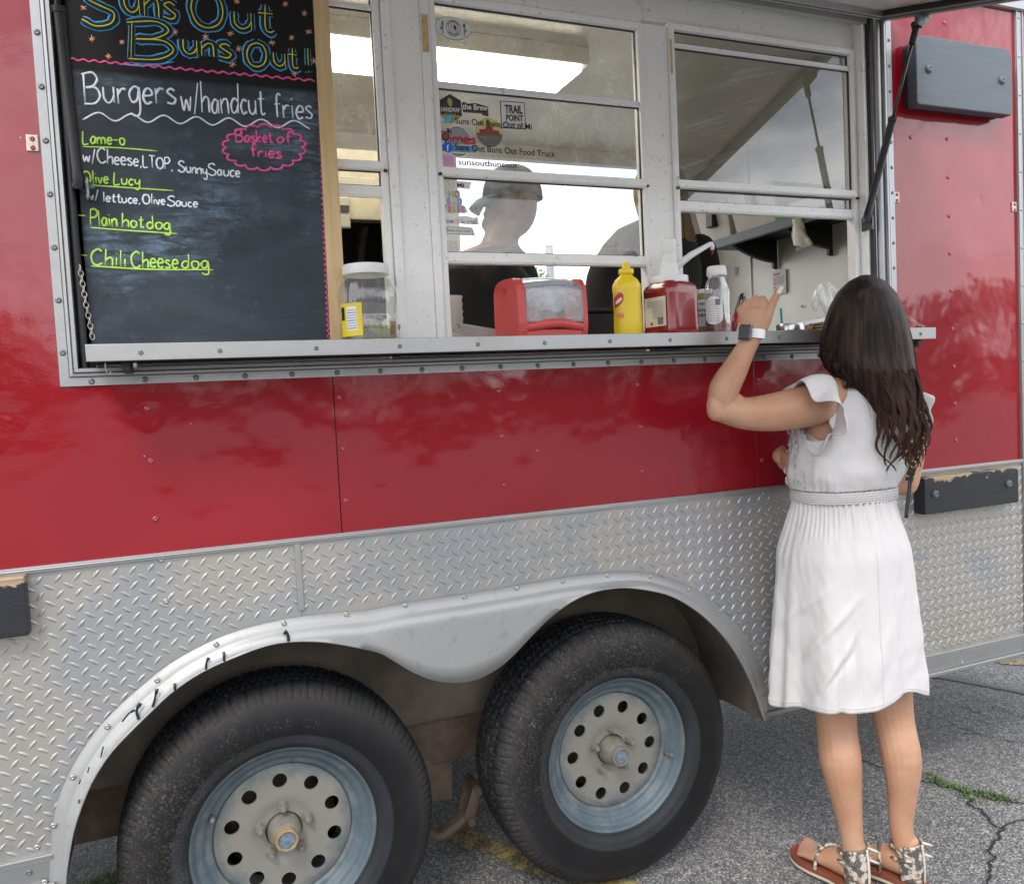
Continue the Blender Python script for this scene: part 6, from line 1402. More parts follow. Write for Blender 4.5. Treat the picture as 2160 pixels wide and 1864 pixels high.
# --- dress: bodice, smocked waistband, gathered skirt, fluttering sleeves
bod = [(vw(1779, 1026, 0.0), 0.132, 0.107), (vw(1782, 1005, 0.0), 0.136, 0.109), (vw(1788, 975, 0.0), 0.145, 0.112), (vw(1794, 940, 0.0), 0.157, 0.116), (vw(1799, 905, 0.0), 0.164, 0.116), (vw(1803, 872, 0.0), 0.163, 0.108), (vw(1808, 842, 0.0), 0.158, 0.094), (vw(1813, 816, 0.0), 0.134, 0.076), (vw(1818, 800, 0.0), 0.100, 0.064), (vw(1822, 791, 0.0), 0.072, 0.058)]
def sect(tab, t):
    k = t*(len(tab)-1); i = min(int(k), len(tab)-2); f_ = k-i
    g = lambda j: tab[max(0, min(len(tab)-1, j))]
    def cm(a, b_, c, d): return 0.5*((2*b_)+(c-a)*f_+(2*a-5*b_+4*c-d)*f_*f_+(3*b_-a-3*c+d)*f_**3)
    return cm(g(i-1)[0], g(i)[0], g(i+1)[0], g(i+2)[0]), cm(g(i-1)[1], g(i)[1], g(i+1)[1], g(i+2)[1]), cm(g(i-1)[2], g(i)[2], g(i+1)[2], g(i+2)[2])
def superell(a, p=2.3):
    c, s_ = math.cos(a), math.sin(a); return math.copysign(abs(c)**(2/p), c), math.copysign(abs(s_)**(2/p), s_)
bb = MB(); NA, NT_ = 220, 50
def bodice(i, j):
    a = 2*PI*i/NA; t = j/(NT_-1); c, ra, rb_ = sect(bod, t); cx_, sy_ = superell(a)
    ga = (1-sstep(0, 0.28, t))*0.0022*math.sin(a*38+2.5*math.sin(a*3)+t*3)*(0.6+0.4*math.sin(a*5+1))+0.0030*noise.noise(Vector((math.cos(a)*5, math.sin(a)*5, t*3)))*1.2
    blouse = 0.010*math.exp(-((t-0.16)/0.12)**2)*(1+0.3*math.sin(a*7))
    wr_ = 0.0035*noise.noise(Vector((math.cos(a)*3.2+t*6, math.sin(a)*3.2, t*9)))
    k = ga+blouse+wr_
    return c+XA*cx_*(ra+k)+YA*sy_*(rb_+k)
bb.grid(bodice, NA, NT_, cu=True); o = bb.build('bodice', MATS['white_linen'], W, smooth=True); 
# cut the arm holes: remove faces close to the two shoulder joints on the outer side
def cut(o, tests):
    me = o.data; bm_ = bmesh.new(); bm_.from_mesh(me)
    kill = [f for f in bm_.faces if any(t(f.calc_center_median()) for t in tests)]; bmesh.ops.delete(bm_, geom=kill, context='FACES')
    for v in bm_.verts:
        if not v.is_boundary: continue
        for c in (AHL, AHR):
            q = v.co-c; ly, lz = q.dot(YA)/0.062, q.z/0.078; r_ = math.hypot(ly, lz)
            if (q-XA*q.dot(XA)).length < 0.12 and 0.6 < r_ < 1.5 and abs(q.dot(XA)) < 0.08: v.co = v.co+YA*(ly*0.062*(1/r_-1))+UP*(lz*0.078*(1/r_-1))
    bm_.to_mesh(me); bm_.free()
AHL = vw(1701, 866, -0.150); AHR = vw(1912, 868, 0.115)
def hole(c, sgn):
    def f(p):
        q = p-c; lx = q.dot(XA)*sgn; ly = q.dot(YA); lz = q.z
        return lx > -0.047 and (ly/0.062)**2+(lz/0.078)**2 < 1
    return f
cut(o, [hole(AHL, -1), hole(AHR, 1)])
o.modifiers.new('t', 'SOLIDIFY').thickness = 0.0022
bb = MB(); NA2 = 260
def band(i, j):
    a = 2*PI*i/NA2; t = j/27; c0_ = vw(1779, 1027, 0.0); c1_ = vw(1778, 1052, 0.0); c = c1_.lerp(c0_, t); cx_, sy_ = superell(a); ru = abs(math.sin(t*PI*5.5))*0.0034*(0.55+0.45*math.sin(a*70+j))
    ra = 0.1325+0.002*math.sin(t*PI); return c+XA*cx_*(ra+ru)+YA*sy_*(ra-0.026+ru)
bb.grid(band, NA2, 28, cu=True); bb.build('waistband', MATS['waistband_linen'], W, smooth=True)
bb = MB(); NA3, NT3 = 420, 90
rs2 = random.Random(5); FP = [(rs2.uniform(0, 2*PI), rs2.uniform(0.6, 1.2)) for _ in range(8)]
hemc = vw(1780, 1452, 0.0); topc = vw(1778, 1049, 0.0)
RIDGES = [(3.35, 0.80, 4.35, 0.44, 0.008, 0.05), (3.62, 0.98, 4.30, 0.60, 0.007, 0.045), (3.05, 0.60, 3.95, 0.40, 0.005, 0.05), (4.32, 0.99, 4.26, 0.58, -0.006, 0.03), (4.9, 0.95, 4.75, 0.35, 0.006, 0.06), (3.9, 0.86, 4.22, 0.70, -0.006, 0.03)]
def skirt(i, j):
    a = 2*PI*i/NA3; t = j/(NT3-1); c = topc.lerp(hemc, t); cx_, sy_ = superell(a, 2.1)
    base_a = 0.131+0.030*sstep(0, 0.30, t)+0.031*t; base_b = 0.106+0.034*sstep(0, 0.30, t)+0.042*t
    # rear fullness over the hips
    fine = 0.0036*(1-sstep(0.0, 0.22, t))*math.sin(a*58+3*math.sin(a*5)) + 0.0042*(1-sstep(0.1, 0.5, t))*math.sin(a*27+4*math.sin(a*2)+1)*(0.5+0.5*math.sin(a*3))*sstep(0, 0.08, t)
    aw = a+0.22*math.sin(a*2+0.7)+0.10*noise.noise(Vector((a*1.3, t*1.2, 3)))*(1 if 0.4 < a < 5.9 else 0.0)
    f1 = math.sin(aw*11+0.8); f2 = math.sin(aw*6+2.1); f3 = math.sin(aw*17+0.3)
    env = sstep(0.05, 0.9, t)
    fold = env*(0.0075*f1*(0.6+0.4*math.sin(a*2+1))+0.011*f2+0.0022*f3)
    crease = 0.0045*noise.noise(Vector((math.cos(a)*4+t*5, math.sin(a)*4, t*6)))*sstep(0.25, 0.7, t)+0.0012*noise.noise(Vector((math.cos(a)*10, math.sin(a)*10+t*8, t*12)))
    for (a0_, t0_, a1_, t1_, am_, wd_) in RIDGES:
        if abs(a-(a0_+a1_)/2) < 1.2:
            ux, uy = (a1_-a0_), (t1_-t0_)*2.2; L2 = ux*ux+uy*uy; qx, qy = a-a0_, (t-t0_)*2.2; s_ = max(0, min(1, (qx*ux+qy*uy)/L2)); dd_ = math.hypot(qx-ux*s_, qy-uy*s_); crease += am_*math.exp(-(dd_/wd_)**2)*math.sin(PI*(0.08+0.84*s_))
    pinch = -0.010*math.exp(-((a-4.05)/0.05)**2)*sstep(0.45, 0.85, t)
    k = fine+fold+crease+pinch
    hem = 0.020*math.sin(a*1+2.6)*t*t+0.012*math.sin(a*5+1.0)*t**3-0.010*f2*t**3
    p = c+XA*cx_*(base_a+k)+YA*sy_*(base_b+k); p.z += hem; return p
bb.grid(skirt, NA3, NT3, cu=True); o = bb.build('skirt', MATS['white_linen'], W, smooth=True); o.modifiers.new('t', 'SOLIDIFY').thickness = 0.002
# seam line down the skirt and hem stitch
bb = MB(); 
bb.tube([Vector(skirt(int(NA3*4.62/(2*PI)), j))-DV*0.0008 for j in range(20, NT3)], 0.0007, 5); bb.build('seam', MATS['white_linen'], W, smooth=True)
bb = MB(); bb.tube([Vector(skirt(i, NT3-3))-DV*0.001 for i in range(int(NA3*0.42), int(NA3*0.98))], 0.0008, 5); bb.build('hem', MATS['white_linen'], W, smooth=True)
def flutter(c, sgn, name, seed, sz=1.0):
    bb = MB(); n, m_ = 120, 16; rr_ = random.Random(seed)
    def fn(i, j):
        a = 2*PI*i/n; t = j/(m_-1); s_, co_ = math.sin(a), math.cos(a)      # a=90 top, a=180 back
        base = c+XA*(-sgn)*(0.046+0.022*max(0, s_)-0.006)+YA*(co_*0.064)+UP*(s_*0.082+0.004)
        back = max(0, -co_); top = max(0, s_); low = max(0, -s_)
        ln = (0.028+0.070*top+0.030*back*(1-low*0.3))*sz
        d = XA*sgn*(0.95*top+0.35)+YA*(co_*0.75)+UP*(0.12*top-0.30*t*top-0.10)
        wv = math.sin(a*7+1.3*seed)*0.013*t+math.sin(a*4+seed)*0.010*t*t
        nrm = YA*co_+UP*s_
        return base+d.normalized()*ln*t+nrm*(wv+0.010*t)-UP*0.018*t*t*top
    bb.grid(fn, n, m_, cu=True); o = bb.build(name, MATS['white_linen'], W, smooth=True); o.modifiers.new('t', 'SOLIDIFY').thickness = 0.002; return o
flutter(AHL, -1, 'sleeve', 1); flutter(AHR, 1, 'sleeve', 2, 0.62)
# smocked side panel under the left arm
bb = MB(); rr = random.Random(8)
for k in range(60):
    t = rr.uniform(0.05, 0.62); a = rr.uniform(math.radians(150), math.radians(192)); p = Vector(bodice(int(NA*a/(2*PI)), int(t*(NT_-1)))); n_ = (XA*math.cos(a)+YA*math.sin(a)); q = p+n_*0.003
    bb.tube([q, q+Vector((rr.uniform(-.006, .006), rr.uniform(-.006, .006), rr.uniform(0.004, 0.012))), q+Vector((rr.uniform(-.008, .008), rr.uniform(-.008, .008), rr.uniform(0.010, 0.02)))], 0.0022, 5)
bb.build('smocking', MATS['waistband_linen'], W, smooth=True)
# --- hair: shell plus strands; the table gives left and right outline at a row of heights in the picture
HT = [(590, 1812, 1846), (600, 1792, 1866), (622, 1768, 1888), (650, 1752, 1902), (685, 1741, 1914), (721, 1734, 1922), (752, 1733, 1927), (775, 1744, 1929), (800, 1772, 1934), (832, 1808, 1939), (868, 1830, 1947), (903, 1844, 1953), (935, 1854, 1948), (962, 1864, 1934)]
HD = [0.04, 0.07, 0.098, 0.107, 0.110, 0.108, 0.103, 0.093, 0.080, 0.066, 0.055, 0.047, 0.041, 0.033]   # half depth
HC = [0.0, 0.0, 0.0, 0.0, -0.002, -0.005, -0.012, -0.026, -0.043, -0.058, -0.069, -0.077, -0.083, -0.087]   # how far towards the camera
def hsec(t):
    k = t*(len(HT)-1); i = min(int(k), len(HT)-2); f_ = k-i; L4 = lambda a, c: a+(c-a)*f_
    py = L4(HT[i][0], HT[i+1][0]); l_ = L4(HT[i][1], HT[i+1][1]); r_ = L4(HT[i][2], HT[i+1][2]); dd = L4(HC[i], HC[i+1]); dp = L4(HD[i], HD[i+1])
    a, c = vw(l_, py, dd), vw(r_, py, dd); return (a+c)/2, (c-a)/2, DV*dp
bb = MB(); secs = [hsec(i/40*0.78) for i in range(41)]; vs = []; NS = 60
for c, u, v in secs:
    for k in range(NS):
        ti = secs.index((c, u, v))/40; a = math.radians(178)+math.radians(300 if ti < 0.3 else 300-28*min(1, (ti-0.3)/0.1))*k/(NS-1); vs.append(c+(u*math.cos(a)+v*math.sin(a))*(0.955-0.30*sstep(0.68, 1.0, ti)))
bb.add(vs, [(i*NS+k, i*NS+k+1, (i+1)*NS+k+1, (i+1)*NS+k) for i in range(40) for k in range(NS-1)])
n0 = len(bb.v); bb.add([secs[0][0]+UP*0.004]+[bb.v[k] for k in range(NS)], [(0, k+2, k+1) for k in range(NS-1)])
hr = bb.build('hair', MATS['brown_hair'], W, smooth=True); hr.modifiers.new('t', 'SOLIDIFY').thickness = -0.008
rr = random.Random(11); bb = MB(); V_, F__ = [], []
def strand(L_, dua, drho, t0, te, jit):
    """a hair of lock L_: it starts spread on the scalp and gathers into the lock's wave and curl"""
    n = 34; pts = []; ua, ph, am, cu_, lt = L_
    for k in range(n):
        q = k/(n-1); t = t0+(te-t0)*q; c, u, v = hsec(min(t, 1.0)); cl = 1-0.72*sstep(0.30, 0.95, t)
        a = ua+dua*cl+cu_*sstep(0.5, 1.1, t)*0.5; w_ = 0.985+(0.012+drho)*(0.35+0.65*q)*cl+0.02*math.sin(ph)*sstep(0.3, 0.8, t)
        p = c+(u*math.cos(a)+v*math.sin(a))*w_
        g_ = sstep(0.42, 0.98, t)*am; th = ph+t*17+cu_*2
        p = p+EV*(g_*math.sin(th)+0.0016*math.sin(q*23+jit*40)*sstep(0.2, 1, t))+DV*(g_*0.7*math.cos(th)-0.004*sstep(0.4, 1, t))-UP*max(0, t-1)*0.30
        pts.append(p)
    return pts
seg3 = 3
def addstrand(pts, r_):
    o_ = len(V_); n = len(pts)
    for i, p in enumerate(pts):
        t = (pts[min(i+1, n-1)]-pts[max(i-1, 0)]).normalized(); s_ = t.cross(DV); s_ = s_.normalized() if s_.length > 1e-4 else EV; w_ = r_*(1-0.8*(i/(n-1))**4)
        m_ = t.cross(s_)
        for k in range(3):
            an = 2*PI*k/3+PI/2; V_.append(p+(s_*math.cos(an)-m_*math.sin(an))*w_)
    for i in range(n-1):
        for k in range(3): F__.append((o_+i*3+k, o_+i*3+(k+1) % 3, o_+(i+1)*3+(k+1) % 3, o_+(i+1)*3+k))
# locks: strands gathered round shared centres so they fall together
NL_ = 64
locks = [(math.radians(174)+math.radians(304)*(i+rr.uniform(-0.3, 0.3))/NL_, rr.uniform(0, 6.28), rr.uniform(0.008, 0.020), rr.uniform(-0.5, 0.5), rr.uniform(0.84, 1.10)) for i in range(NL_)]
for i in range(5200):
    L_ = locks[rr.randrange(NL_)]; t0 = rr.choice([0.0, 0.0, 0.01, 0.03, 0.08, 0.15]); te = L_[4]+rr.gauss(0, 0.025)-abs(rr.gauss(0, 0.03))
    if L_[0] < math.radians(212): te = min(te, rr.uniform(0.58, 0.80))
    addstrand(strand(L_, rr.gauss(0, 0.062), rr.gauss(0, 0.022), t0, te, rr.random()), rr.uniform(0.0006, 0.0012))
for i in range(140):
    L_ = (rr.uniform(math.radians(176), math.radians(450)), rr.uniform(0, 6.28), rr.uniform(0.006, 0.02), rr.uniform(-0.8, 0.8), 1); addstrand(strand(L_, 0, rr.uniform(0.02, 0.12), rr.uniform(0, 0.4), rr.uniform(0.6, 1.12), rr.random()), 0.00035)
# curls lying on the left shoulder
for i in range(170):
    ph = rr.gauss(0, 0.25); s0 = rr.uniform(1735, 1800); P = [vw(s0, 740, -0.088), vw(s0+4, 765, -0.104), vw(s0+16, 782, -0.110), vw(s0+rr.uniform(18, 34), 800+rr.uniform(0, 16), -0.112), vw(s0+rr.uniform(8, 26), 812+rr.uniform(0, 10), -0.110)]
    if s0 < 1760: P = P[:3]
    addstrand([p+EV*rr.gauss(0, 0.001)+DV*rr.gauss(0, 0.004) for p in catmull(P, 6)], rr.uniform(0.0006, 0.0011))
me = bpy.data.meshes.new('strands'); me.from_pydata([tuple(v) for v in V_], [], F__); me.polygons.foreach_set('use_smooth', [True]*len(me.polygons)); me.materials.append(MATS['brown_hair']); so = link('hair_strands', me, None, W); so['kind'] = 'stuff'
# --- watch on the left wrist
wc = vw(1572, 701, -0.235-0.030); wd = (H(1592, 640)-vw(1582, 722, -0.24)).normalized()
wx = (EV-wd*EV.dot(wd)).normalized(); wn_ = (DV*-0.93-EV*0.36).normalized(); wn_ = (wn_-wd*wn_.dot(wd)).normalized(); wx = wd.cross(wn_).normalized()
def obox(name, c, u, v, n, hu, hv, hn, mat, par, bev):
    bb = MB(); bb.add([c+u*(sx*hu)+v*(sy*hv)+n*(sz*hn) for sx, sy, sz in ((-1, -1, -1), (1, -1, -1), (1, 1, -1), (-1, 1, -1), (-1, -1, 1), (1, -1, 1), (1, 1, 1), (-1, 1, 1))], [(0, 3, 2, 1), (4, 5, 6, 7), (0, 1, 5, 4), (1, 2, 6, 5), (2, 3, 7, 6), (3, 0, 4, 7)]); return bb.build(name, mat, par, bevel=bev)
wt = obox('watch', wc, wx, wd, wn_, 0.0165, 0.0190, 0.0050, MATS['watch_case'], W, 0.004); 
obox('watch_face', wc+wn_*0.0042, wx, wd, wn_, 0.0150, 0.0175, 0.0018, MATS['watch_glass'], wt, 0.003)
bb = MB(); cr_ = wc+wd*0.021-wx*0.001; bb.tube([wc+wd*0.017+wx*0.004, wc+wd*0.0225+wx*0.004], 0.0028, 10); bb.build('crown', MATS['watch_case'], wt, smooth=True, auto=40)
bb = MB(); wcen = vw(1589, 704, -0.235); vs = []; NB = 48
for k in range(NB):
    a = 2*PI*k/NB; rad = wx*math.cos(a)*0.0262+wn_*math.sin(a)*0.0225
    for s_, r_ in ((-0.011, 0), (-0.011, 0.0022), (0.011, 0.0022), (0.011, 0)): vs.append(wcen+rad*(1+r_/0.024)+wd*s_)
bb.add(vs, [(k*4+j, ((k+1) % NB)*4+j, ((k+1) % NB)*4+(j+1) % 4, k*4+(j+1) % 4) for k in range(NB) for j in range(4)]); bb.build('watch_band', MATS['band_white'], wt, smooth=True, auto=40)
# --- sandals
def sandal(key, tagl):
    hd, f_, s_ = FT[key]; big_side = 1 if key == 'L' else -1
    def outline(grow, z):
        pts = []
        for t, wl, wr2 in ((-0.008, 0.012, 0.012), (0.005, 0.028, 0.028), (0.04, 0.034, 0.034), (0.09, 0.034, 0.033), (0.14, 0.040, 0.042), (0.18, 0.046, 0.044), (0.21, 0.044, 0.036), (0.232, 0.034, 0.020), (0.240, 0.018, 0.006)): pts.append((t, wl, wr2))
        L_ = [hd+f_*t+s_*big_side*(wl+grow)+UP*z for t, wl, wr2 in pts]; Rr = [hd+f_*t-s_*big_side*(wr2+grow)+UP*z for t, wl, wr2 in reversed(pts)]
        return catmull(L_+Rr, 3, closed=True)
    def slab(name, z0_, z1_, g0, mat, par):
        bb = MB(); A, B_ = outline(g0, z0_), outline(g0, z1_); n = len(A); bb.add(A+B_, [tuple(range(n-1, -1, -1)), tuple(range(n, 2*n))]+[(i, (i+1) % n, (i+1) % n+n, i+n) for i in range(n)]); return bb.build(name, mat, par, bevel=0.0015)
    sd_ = slab('sandal', 0.0085, 0.0225, 0.003, MATS['sandal_brown'], W); sd_['label'] = tagl
    slab('outsole', 0.001, 0.0083, 0.005, MATS['sandal_edge'], sd_)
    # heel cup wrapped round the ankle, open in front
    bb = MB(); n, m_ = 40, 16
    def cup(i, j):
        a = math.radians(-100+200*i/(n-1)); t = j/(m_-1); z = 0.022+0.098*t
        c = (hd+f_*0.034).lerp((aL if key == 'L' else aR), t*0.9)+f_*0.0; c.z = 0
        rx = 0.0345-0.002*math.sin(t*PI)+0.006*t; ry = 0.040-0.004*t+0.003*math.sin(t*PI)
        edge = 0.010*(abs(a)/math.radians(100))**3
        return c+s_*math.sin(a)*rx-f_*math.cos(a)*ry*(0.96)+UP*(z*(1-edge*0.5)-edge*t)
    bb.grid(cup, n, m_); o = bb.build('heel_cup', MATS['snake'], sd_, smooth=True); o.modifiers.new('t', 'SOLIDIFY').thickness = 0.0025
    bb = MB(); bb.tube([Vector(cup(n//2, j))-f_*0.002+UP*0.0 for j in range(m_)], 0.0042, 8, flat=(f_, 0.5)); bb.build('zip', MATS['zip_beige'], sd_, smooth=True)
    def band(pts, w_=0.006, name='strap', mat='snake'):
        P = catmull(pts, 6); bb = MB(); bb.tube(P, w_, 8, flat=(UP, 0.999)); bb.build(name, MATS[mat], sd_, smooth=True)
    an = aL if key == 'L' else aR
    def over(t, h, wd_, lift=0.003, tilt=0.0):
        """strap across the foot at distance t from the heel"""
        pts = []
        for k in range(11):
            a = PI*k/10; pts.append(hd+f_*(t+tilt*math.cos(a))+s_*math.cos(a)*(wd_+lift)+UP*(0.022+math.sin(a)*(h+lift)))
        return pts
    band(over(0.145, 0.040, 0.040, tilt=0.018*big_side), 0.0045); band(over(0.112, 0.060, 0.036, tilt=-0.02*big_side), 0.0042)
    def ring(z, rx, ry, tilt, cen):
        pts = []
        for k in range(15):
            a = math.radians(-125+250*k/14); pts.append(cen+s_*math.sin(a)*rx+f_*math.cos(a)*ry+UP*(z+tilt*math.cos(a)))
        return pts
    cen = Vector((an.x, an.y, 0)); band(ring(0.096, 0.036, 0.041, 0.006, cen), 0.0042); band(ring(0.078, 0.037, 0.046, -0.008, cen), 0.0042)
    zt = Vector(cup(n//2, m_-1)); 
    for k, dz in enumerate((0.0, -0.03)):
        bb = MB(); bb.tube([zt+UP*(dz+0.004)+s_*0.004, zt+UP*(dz-0.001)+s_*0.014-f_*0.012, zt+UP*(dz-0.008)+s_*0.026-f_*0.016], 0.004, 6, flat=(UP, 0.8)); bb.build('strap_end', MATS['zip_beige'], sd_, smooth=True)
sandal('L', 'snake print sandal on the left foot, toes turned to the wheel'); sandal('R', 'snake print sandal on the right foot, further from the wheel')
# --- strap of a bag down her right side
BG = thing('bag_strap', tuple(vw(1912, 1085, 0.03)), 'thin black bag strap with a small gold buckle at the woman\'s right side', 'strap')
bb = MB(); sp = [vw(1940, 870, 0.02), vw(1937, 930, 0.015), vw(1930, 985, 0.01)]; bb.tube(catmull(sp, 5), 0.0034, 8); bb.build('upper_strap', MATS['strap_black'], BG, smooth=True)
bb = MB(); bb.tube(catmull([vw(1925, 992, 0.008), vw(1920, 1015, 0.006), vw(1916, 1050, 0.0), vw(1911, 1092, -0.005)], 5), [0.0048]*16, 8); bb.build('lower_strap', MATS['strap_black'], BG, smooth=True)
bb = MB(); bb.tube(catmull([vw(1928, 976, 0.006), vw(1924, 990, 0.004), vw(1920, 1003, 0.004)], 3), [0.0085, 0.0095, 0.009, 0.0085, 0.009, 0.0095, 0.008], 8, flat=(DV, 0.5)); bb.tube([vw(1919, 1006, 0.004), vw(1918, 1014, 0.004)], 0.009, 8, flat=(DV, 0.5)); bb.build('keeper', MATS['strap_black'], BG, smooth=True, auto=40)
bb = MB(); rc = vw(1927, 979, -0.004); bb.tube([rc+EV*0.006*math.cos(a)+UP*0.009*math.sin(a) for a in np.linspace(0, 2*PI, 14)], 0.0013, 6); bb.build('buckle', MATS['gold'], BG, smooth=True)
# ================================================================ the staff inside
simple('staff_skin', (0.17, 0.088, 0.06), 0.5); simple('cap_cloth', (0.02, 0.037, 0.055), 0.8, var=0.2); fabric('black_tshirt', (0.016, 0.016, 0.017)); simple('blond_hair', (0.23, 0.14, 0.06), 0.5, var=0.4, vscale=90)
MY = 0.40
def q_(px, py, dy=0.0): return at(px, py, y=MY+dy)
M = thing('person', tuple(q_(1010, 700)*1.0), 'man in a black shirt and dark cap inside the window, looking down to the left', 'person')
XV, YV = Vector((1, 0, 0)), Vector((0, 1, 0))
b = MB()
loft(b, [(q_(1000, 860), XV*0.19, YV*0.13), (q_(1000, 720), XV*0.19, YV*0.13), (q_(1003, 640), XV*0.20, YV*0.125), (q_(1008, 575), XV*0.18, YV*0.11), (q_(1030, 540), XV*0.12, YV*0.08), (q_(1052, 515), XV*0.058, YV*0.055), (q_(1070, 470), XV*0.055, YV*0.055)], 24)
hcM = q_(1078, 430); ball(b, hcM, 0.082, 0.074, 0.105, 24)
fd = Vector((-0.86, 0.12, -0.42)).normalized(); up2 = Vector((-0.42, 0, 0.9)).normalized()
ball(b, hcM+fd*0.045-up2*0.045, 0.052, 0.055, 0.06); limb(b, [hcM+fd*0.080+up2*0.002, hcM+fd*0.108-up2*0.022, hcM+fd*0.092-up2*0.034], [0.009, 0.012, 0.010], 3, 10); ball(b, hcM+fd*0.078-up2*0.085, 0.022)
limb(b, [hcM+fd*0.088-up2*0.053-YV*0.02, hcM+fd*0.094-up2*0.052, hcM+fd*0.088-up2*0.053+YV*0.02], [0.005, 0.008, 0.005], 3, 8)
for s_ in (-1, 1): limb(b, [hcM+Vector((0.012, s_*0.074, 0.02)), hcM+Vector((0.02, s_*0.080, 0.0)), hcM+Vector((0.010, s_*0.074, -0.022))], [0.010, 0.012, 0.008], 3, 10)
for s_ in (-1, 1): ball(b, hcM+fd*0.074+up2*0.006+YV*s_*0.028, 0.012)
limb(b, [q_(1055, 600, -0.1), q_(1110, 650, -0.12), q_(1130, 720, -0.14)], [0.058, 0.048, 0.038]); limb(b, [q_(1130, 720, -0.14), q_(1080, 740, -0.30)], [0.036, 0.026]); limb(b, [q_(925, 600, 0.0), q_(905, 690, 0.0), q_(915, 770, -0.1)], [0.058, 0.048, 0.036])
for e in (q_(1075, 742, -0.32), q_(912, 775, -0.16)):
    ball(b, e, 0.032, 0.036, 0.018)
    for k in range(4): limb(b, [e+Vector((-0.02+0.014*k, -0.02, 0)), e+Vector((-0.022+0.015*k, -0.05, -0.006)), e+Vector((-0.020+0.014*k, -0.066, -0.022))], [0.009, 0.008, 0.007], 3, 8)
    limb(b, [e+Vector((0.03, 0, 0)), e+Vector((0.045, -0.03, -0.01))], [0.010, 0.008], 3, 8)
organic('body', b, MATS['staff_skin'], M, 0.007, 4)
b = MB(); loft(b, [(q_(1000, 860), XV*0.205, YV*0.145), (q_(1000, 720), XV*0.205, YV*0.145), (q_(1003, 640), XV*0.215, YV*0.14), (q_(1008, 578), XV*0.192, YV*0.122), (q_(1030, 543), XV*0.132, YV*0.092), (q_(1048, 524), XV*0.07, YV*0.066)], 24)
limb(b, [q_(1045, 585, -0.09), q_(1095, 630, -0.12), q_(1112, 660, -0.13)], [0.075, 0.066, 0.062]); limb(b, [q_(935, 590, 0.0), q_(912, 650, 0.0)], [0.075, 0.064])
organic('tshirt', b, MATS['black_tshirt'], M, 0.008, 5)
b = MB(); cc = hcM+Vector((0.006, 0, 0.012)); vs = []
for i in range(9):
    th = PI/2*i/8
    for k in range(24): vs.append(cc+fd.cross(YV).normalized()*0+Vector((0.094*math.cos(th)**0.8*math.cos(2*PI*k/24), 0.088*math.cos(th)**0.8*math.sin(2*PI*k/24), 0.104*math.sin(th))))
b.add(vs, [(i*24+k, i*24+(k+1) % 24, (i+1)*24+(k+1) % 24, (i+1)*24+k) for i in range(8) for k in range(24)])
b.build('cap', MATS['cap_cloth'], M, smooth=True)
b = MB(); bt = q_(990, 441); vs = []
for i in range(9):
    t = i/8
    for k in range(9):
        s_ = -1+2*k/8; base = cc+Vector((-0.086*math.sqrt(max(0, 1-(s_*0.8)**2)), s_*0.066, 0.004)); tip = bt+Vector((0.05*s_*s_, s_*0.062, 0.004-0.010*s_*s_)); p = base.lerp(tip, t)+Vector((0, 0, 0.010*math.sin(t*PI))); vs.append(p)
b.add(vs, [(i*9+k, i*9+k+1, (i+1)*9+k+1, (i+1)*9+k) for i in range(8) for k in range(8)]); o = b.build('cap_brim', MATS['cap_cloth'], M, smooth=True); o.modifiers.new('t', 'SOLIDIFY').thickness = 0.004
# colleague with her back to the window
N = thing('person', tuple(q_(1390, 720, 0.05)), 'person in a black top with blond hair, seen from behind, half hidden by the pillar', 'person')
b = MB(); D2 = 0.05
loft(b, [(q_(1372, 820, D2), XV*0.17, YV*0.12), (q_(1372, 690, D2), XV*0.165, YV*0.12), (q_(1374, 590, D2), XV*0.185, YV*0.12), (q_(1372, 520, D2), XV*0.18, YV*0.10), (q_(1374, 484, D2), XV*0.125, YV*0.08), (q_(1384, 462, D2), XV*0.06, YV*0.055)], 24)
limb(b, [q_(1306, 535, D2), q_(1268, 590, D2), q_(1262, 690, D2-0.05)], [0.06, 0.05, 0.045]); limb(b, [q_(1475, 530, D2), q_(1492, 590, D2), q_(1485, 670, D2-0.05)], [0.06, 0.05, 0.045])
organic('top', b, MATS['black_tshirt'], N, 0.008, 5)
b = MB(); hcN = q_(1392, 405, D2); ball(b, hcN, 0.072, 0.088, 0.10, 24); limb(b, [hcN-UP*0.05, q_(1386, 480, D2)], [0.052, 0.056]); ball(b, hcN+Vector((0, 0.05, -0.045)), 0.05, 0.05, 0.055); limb(b, [hcN+Vector((0, 0.088, 0)), hcN+Vector((0, 0.104, -0.03))], [0.007, 0.011], 3, 10)
for s_ in (-1, 1): ball(b, hcN+Vector((s_*0.03, 0.078, 0.005)), 0.012); limb(b, [hcN+Vector((s_*0.073, 0, 0.018)), hcN+Vector((s_*0.076, 0, -0.018))], [0.010, 0.008], 3, 10)
for s_, pts in ((-1, [q_(1262, 690, D2-0.05), q_(1275, 742, D2-0.12)]), (1, [q_(1485, 670, D2-0.05), q_(1470, 735, D2-0.12)])):
    limb(b, pts, [0.036, 0.027]); e = pts[1]; ball(b, e+Vector((0, -0.03, -0.005)), 0.034, 0.038, 0.018)
    for k in range(4): limb(b, [e+Vector((-0.02+0.014*k, -0.05, 0)), e+Vector((-0.022+0.015*k, -0.08, -0.006)), e+Vector((-0.020+0.014*k, -0.095, -0.022))], [0.009, 0.008, 0.007], 3, 8)
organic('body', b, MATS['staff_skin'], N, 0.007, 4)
b = MB(); rr = random.Random(4)
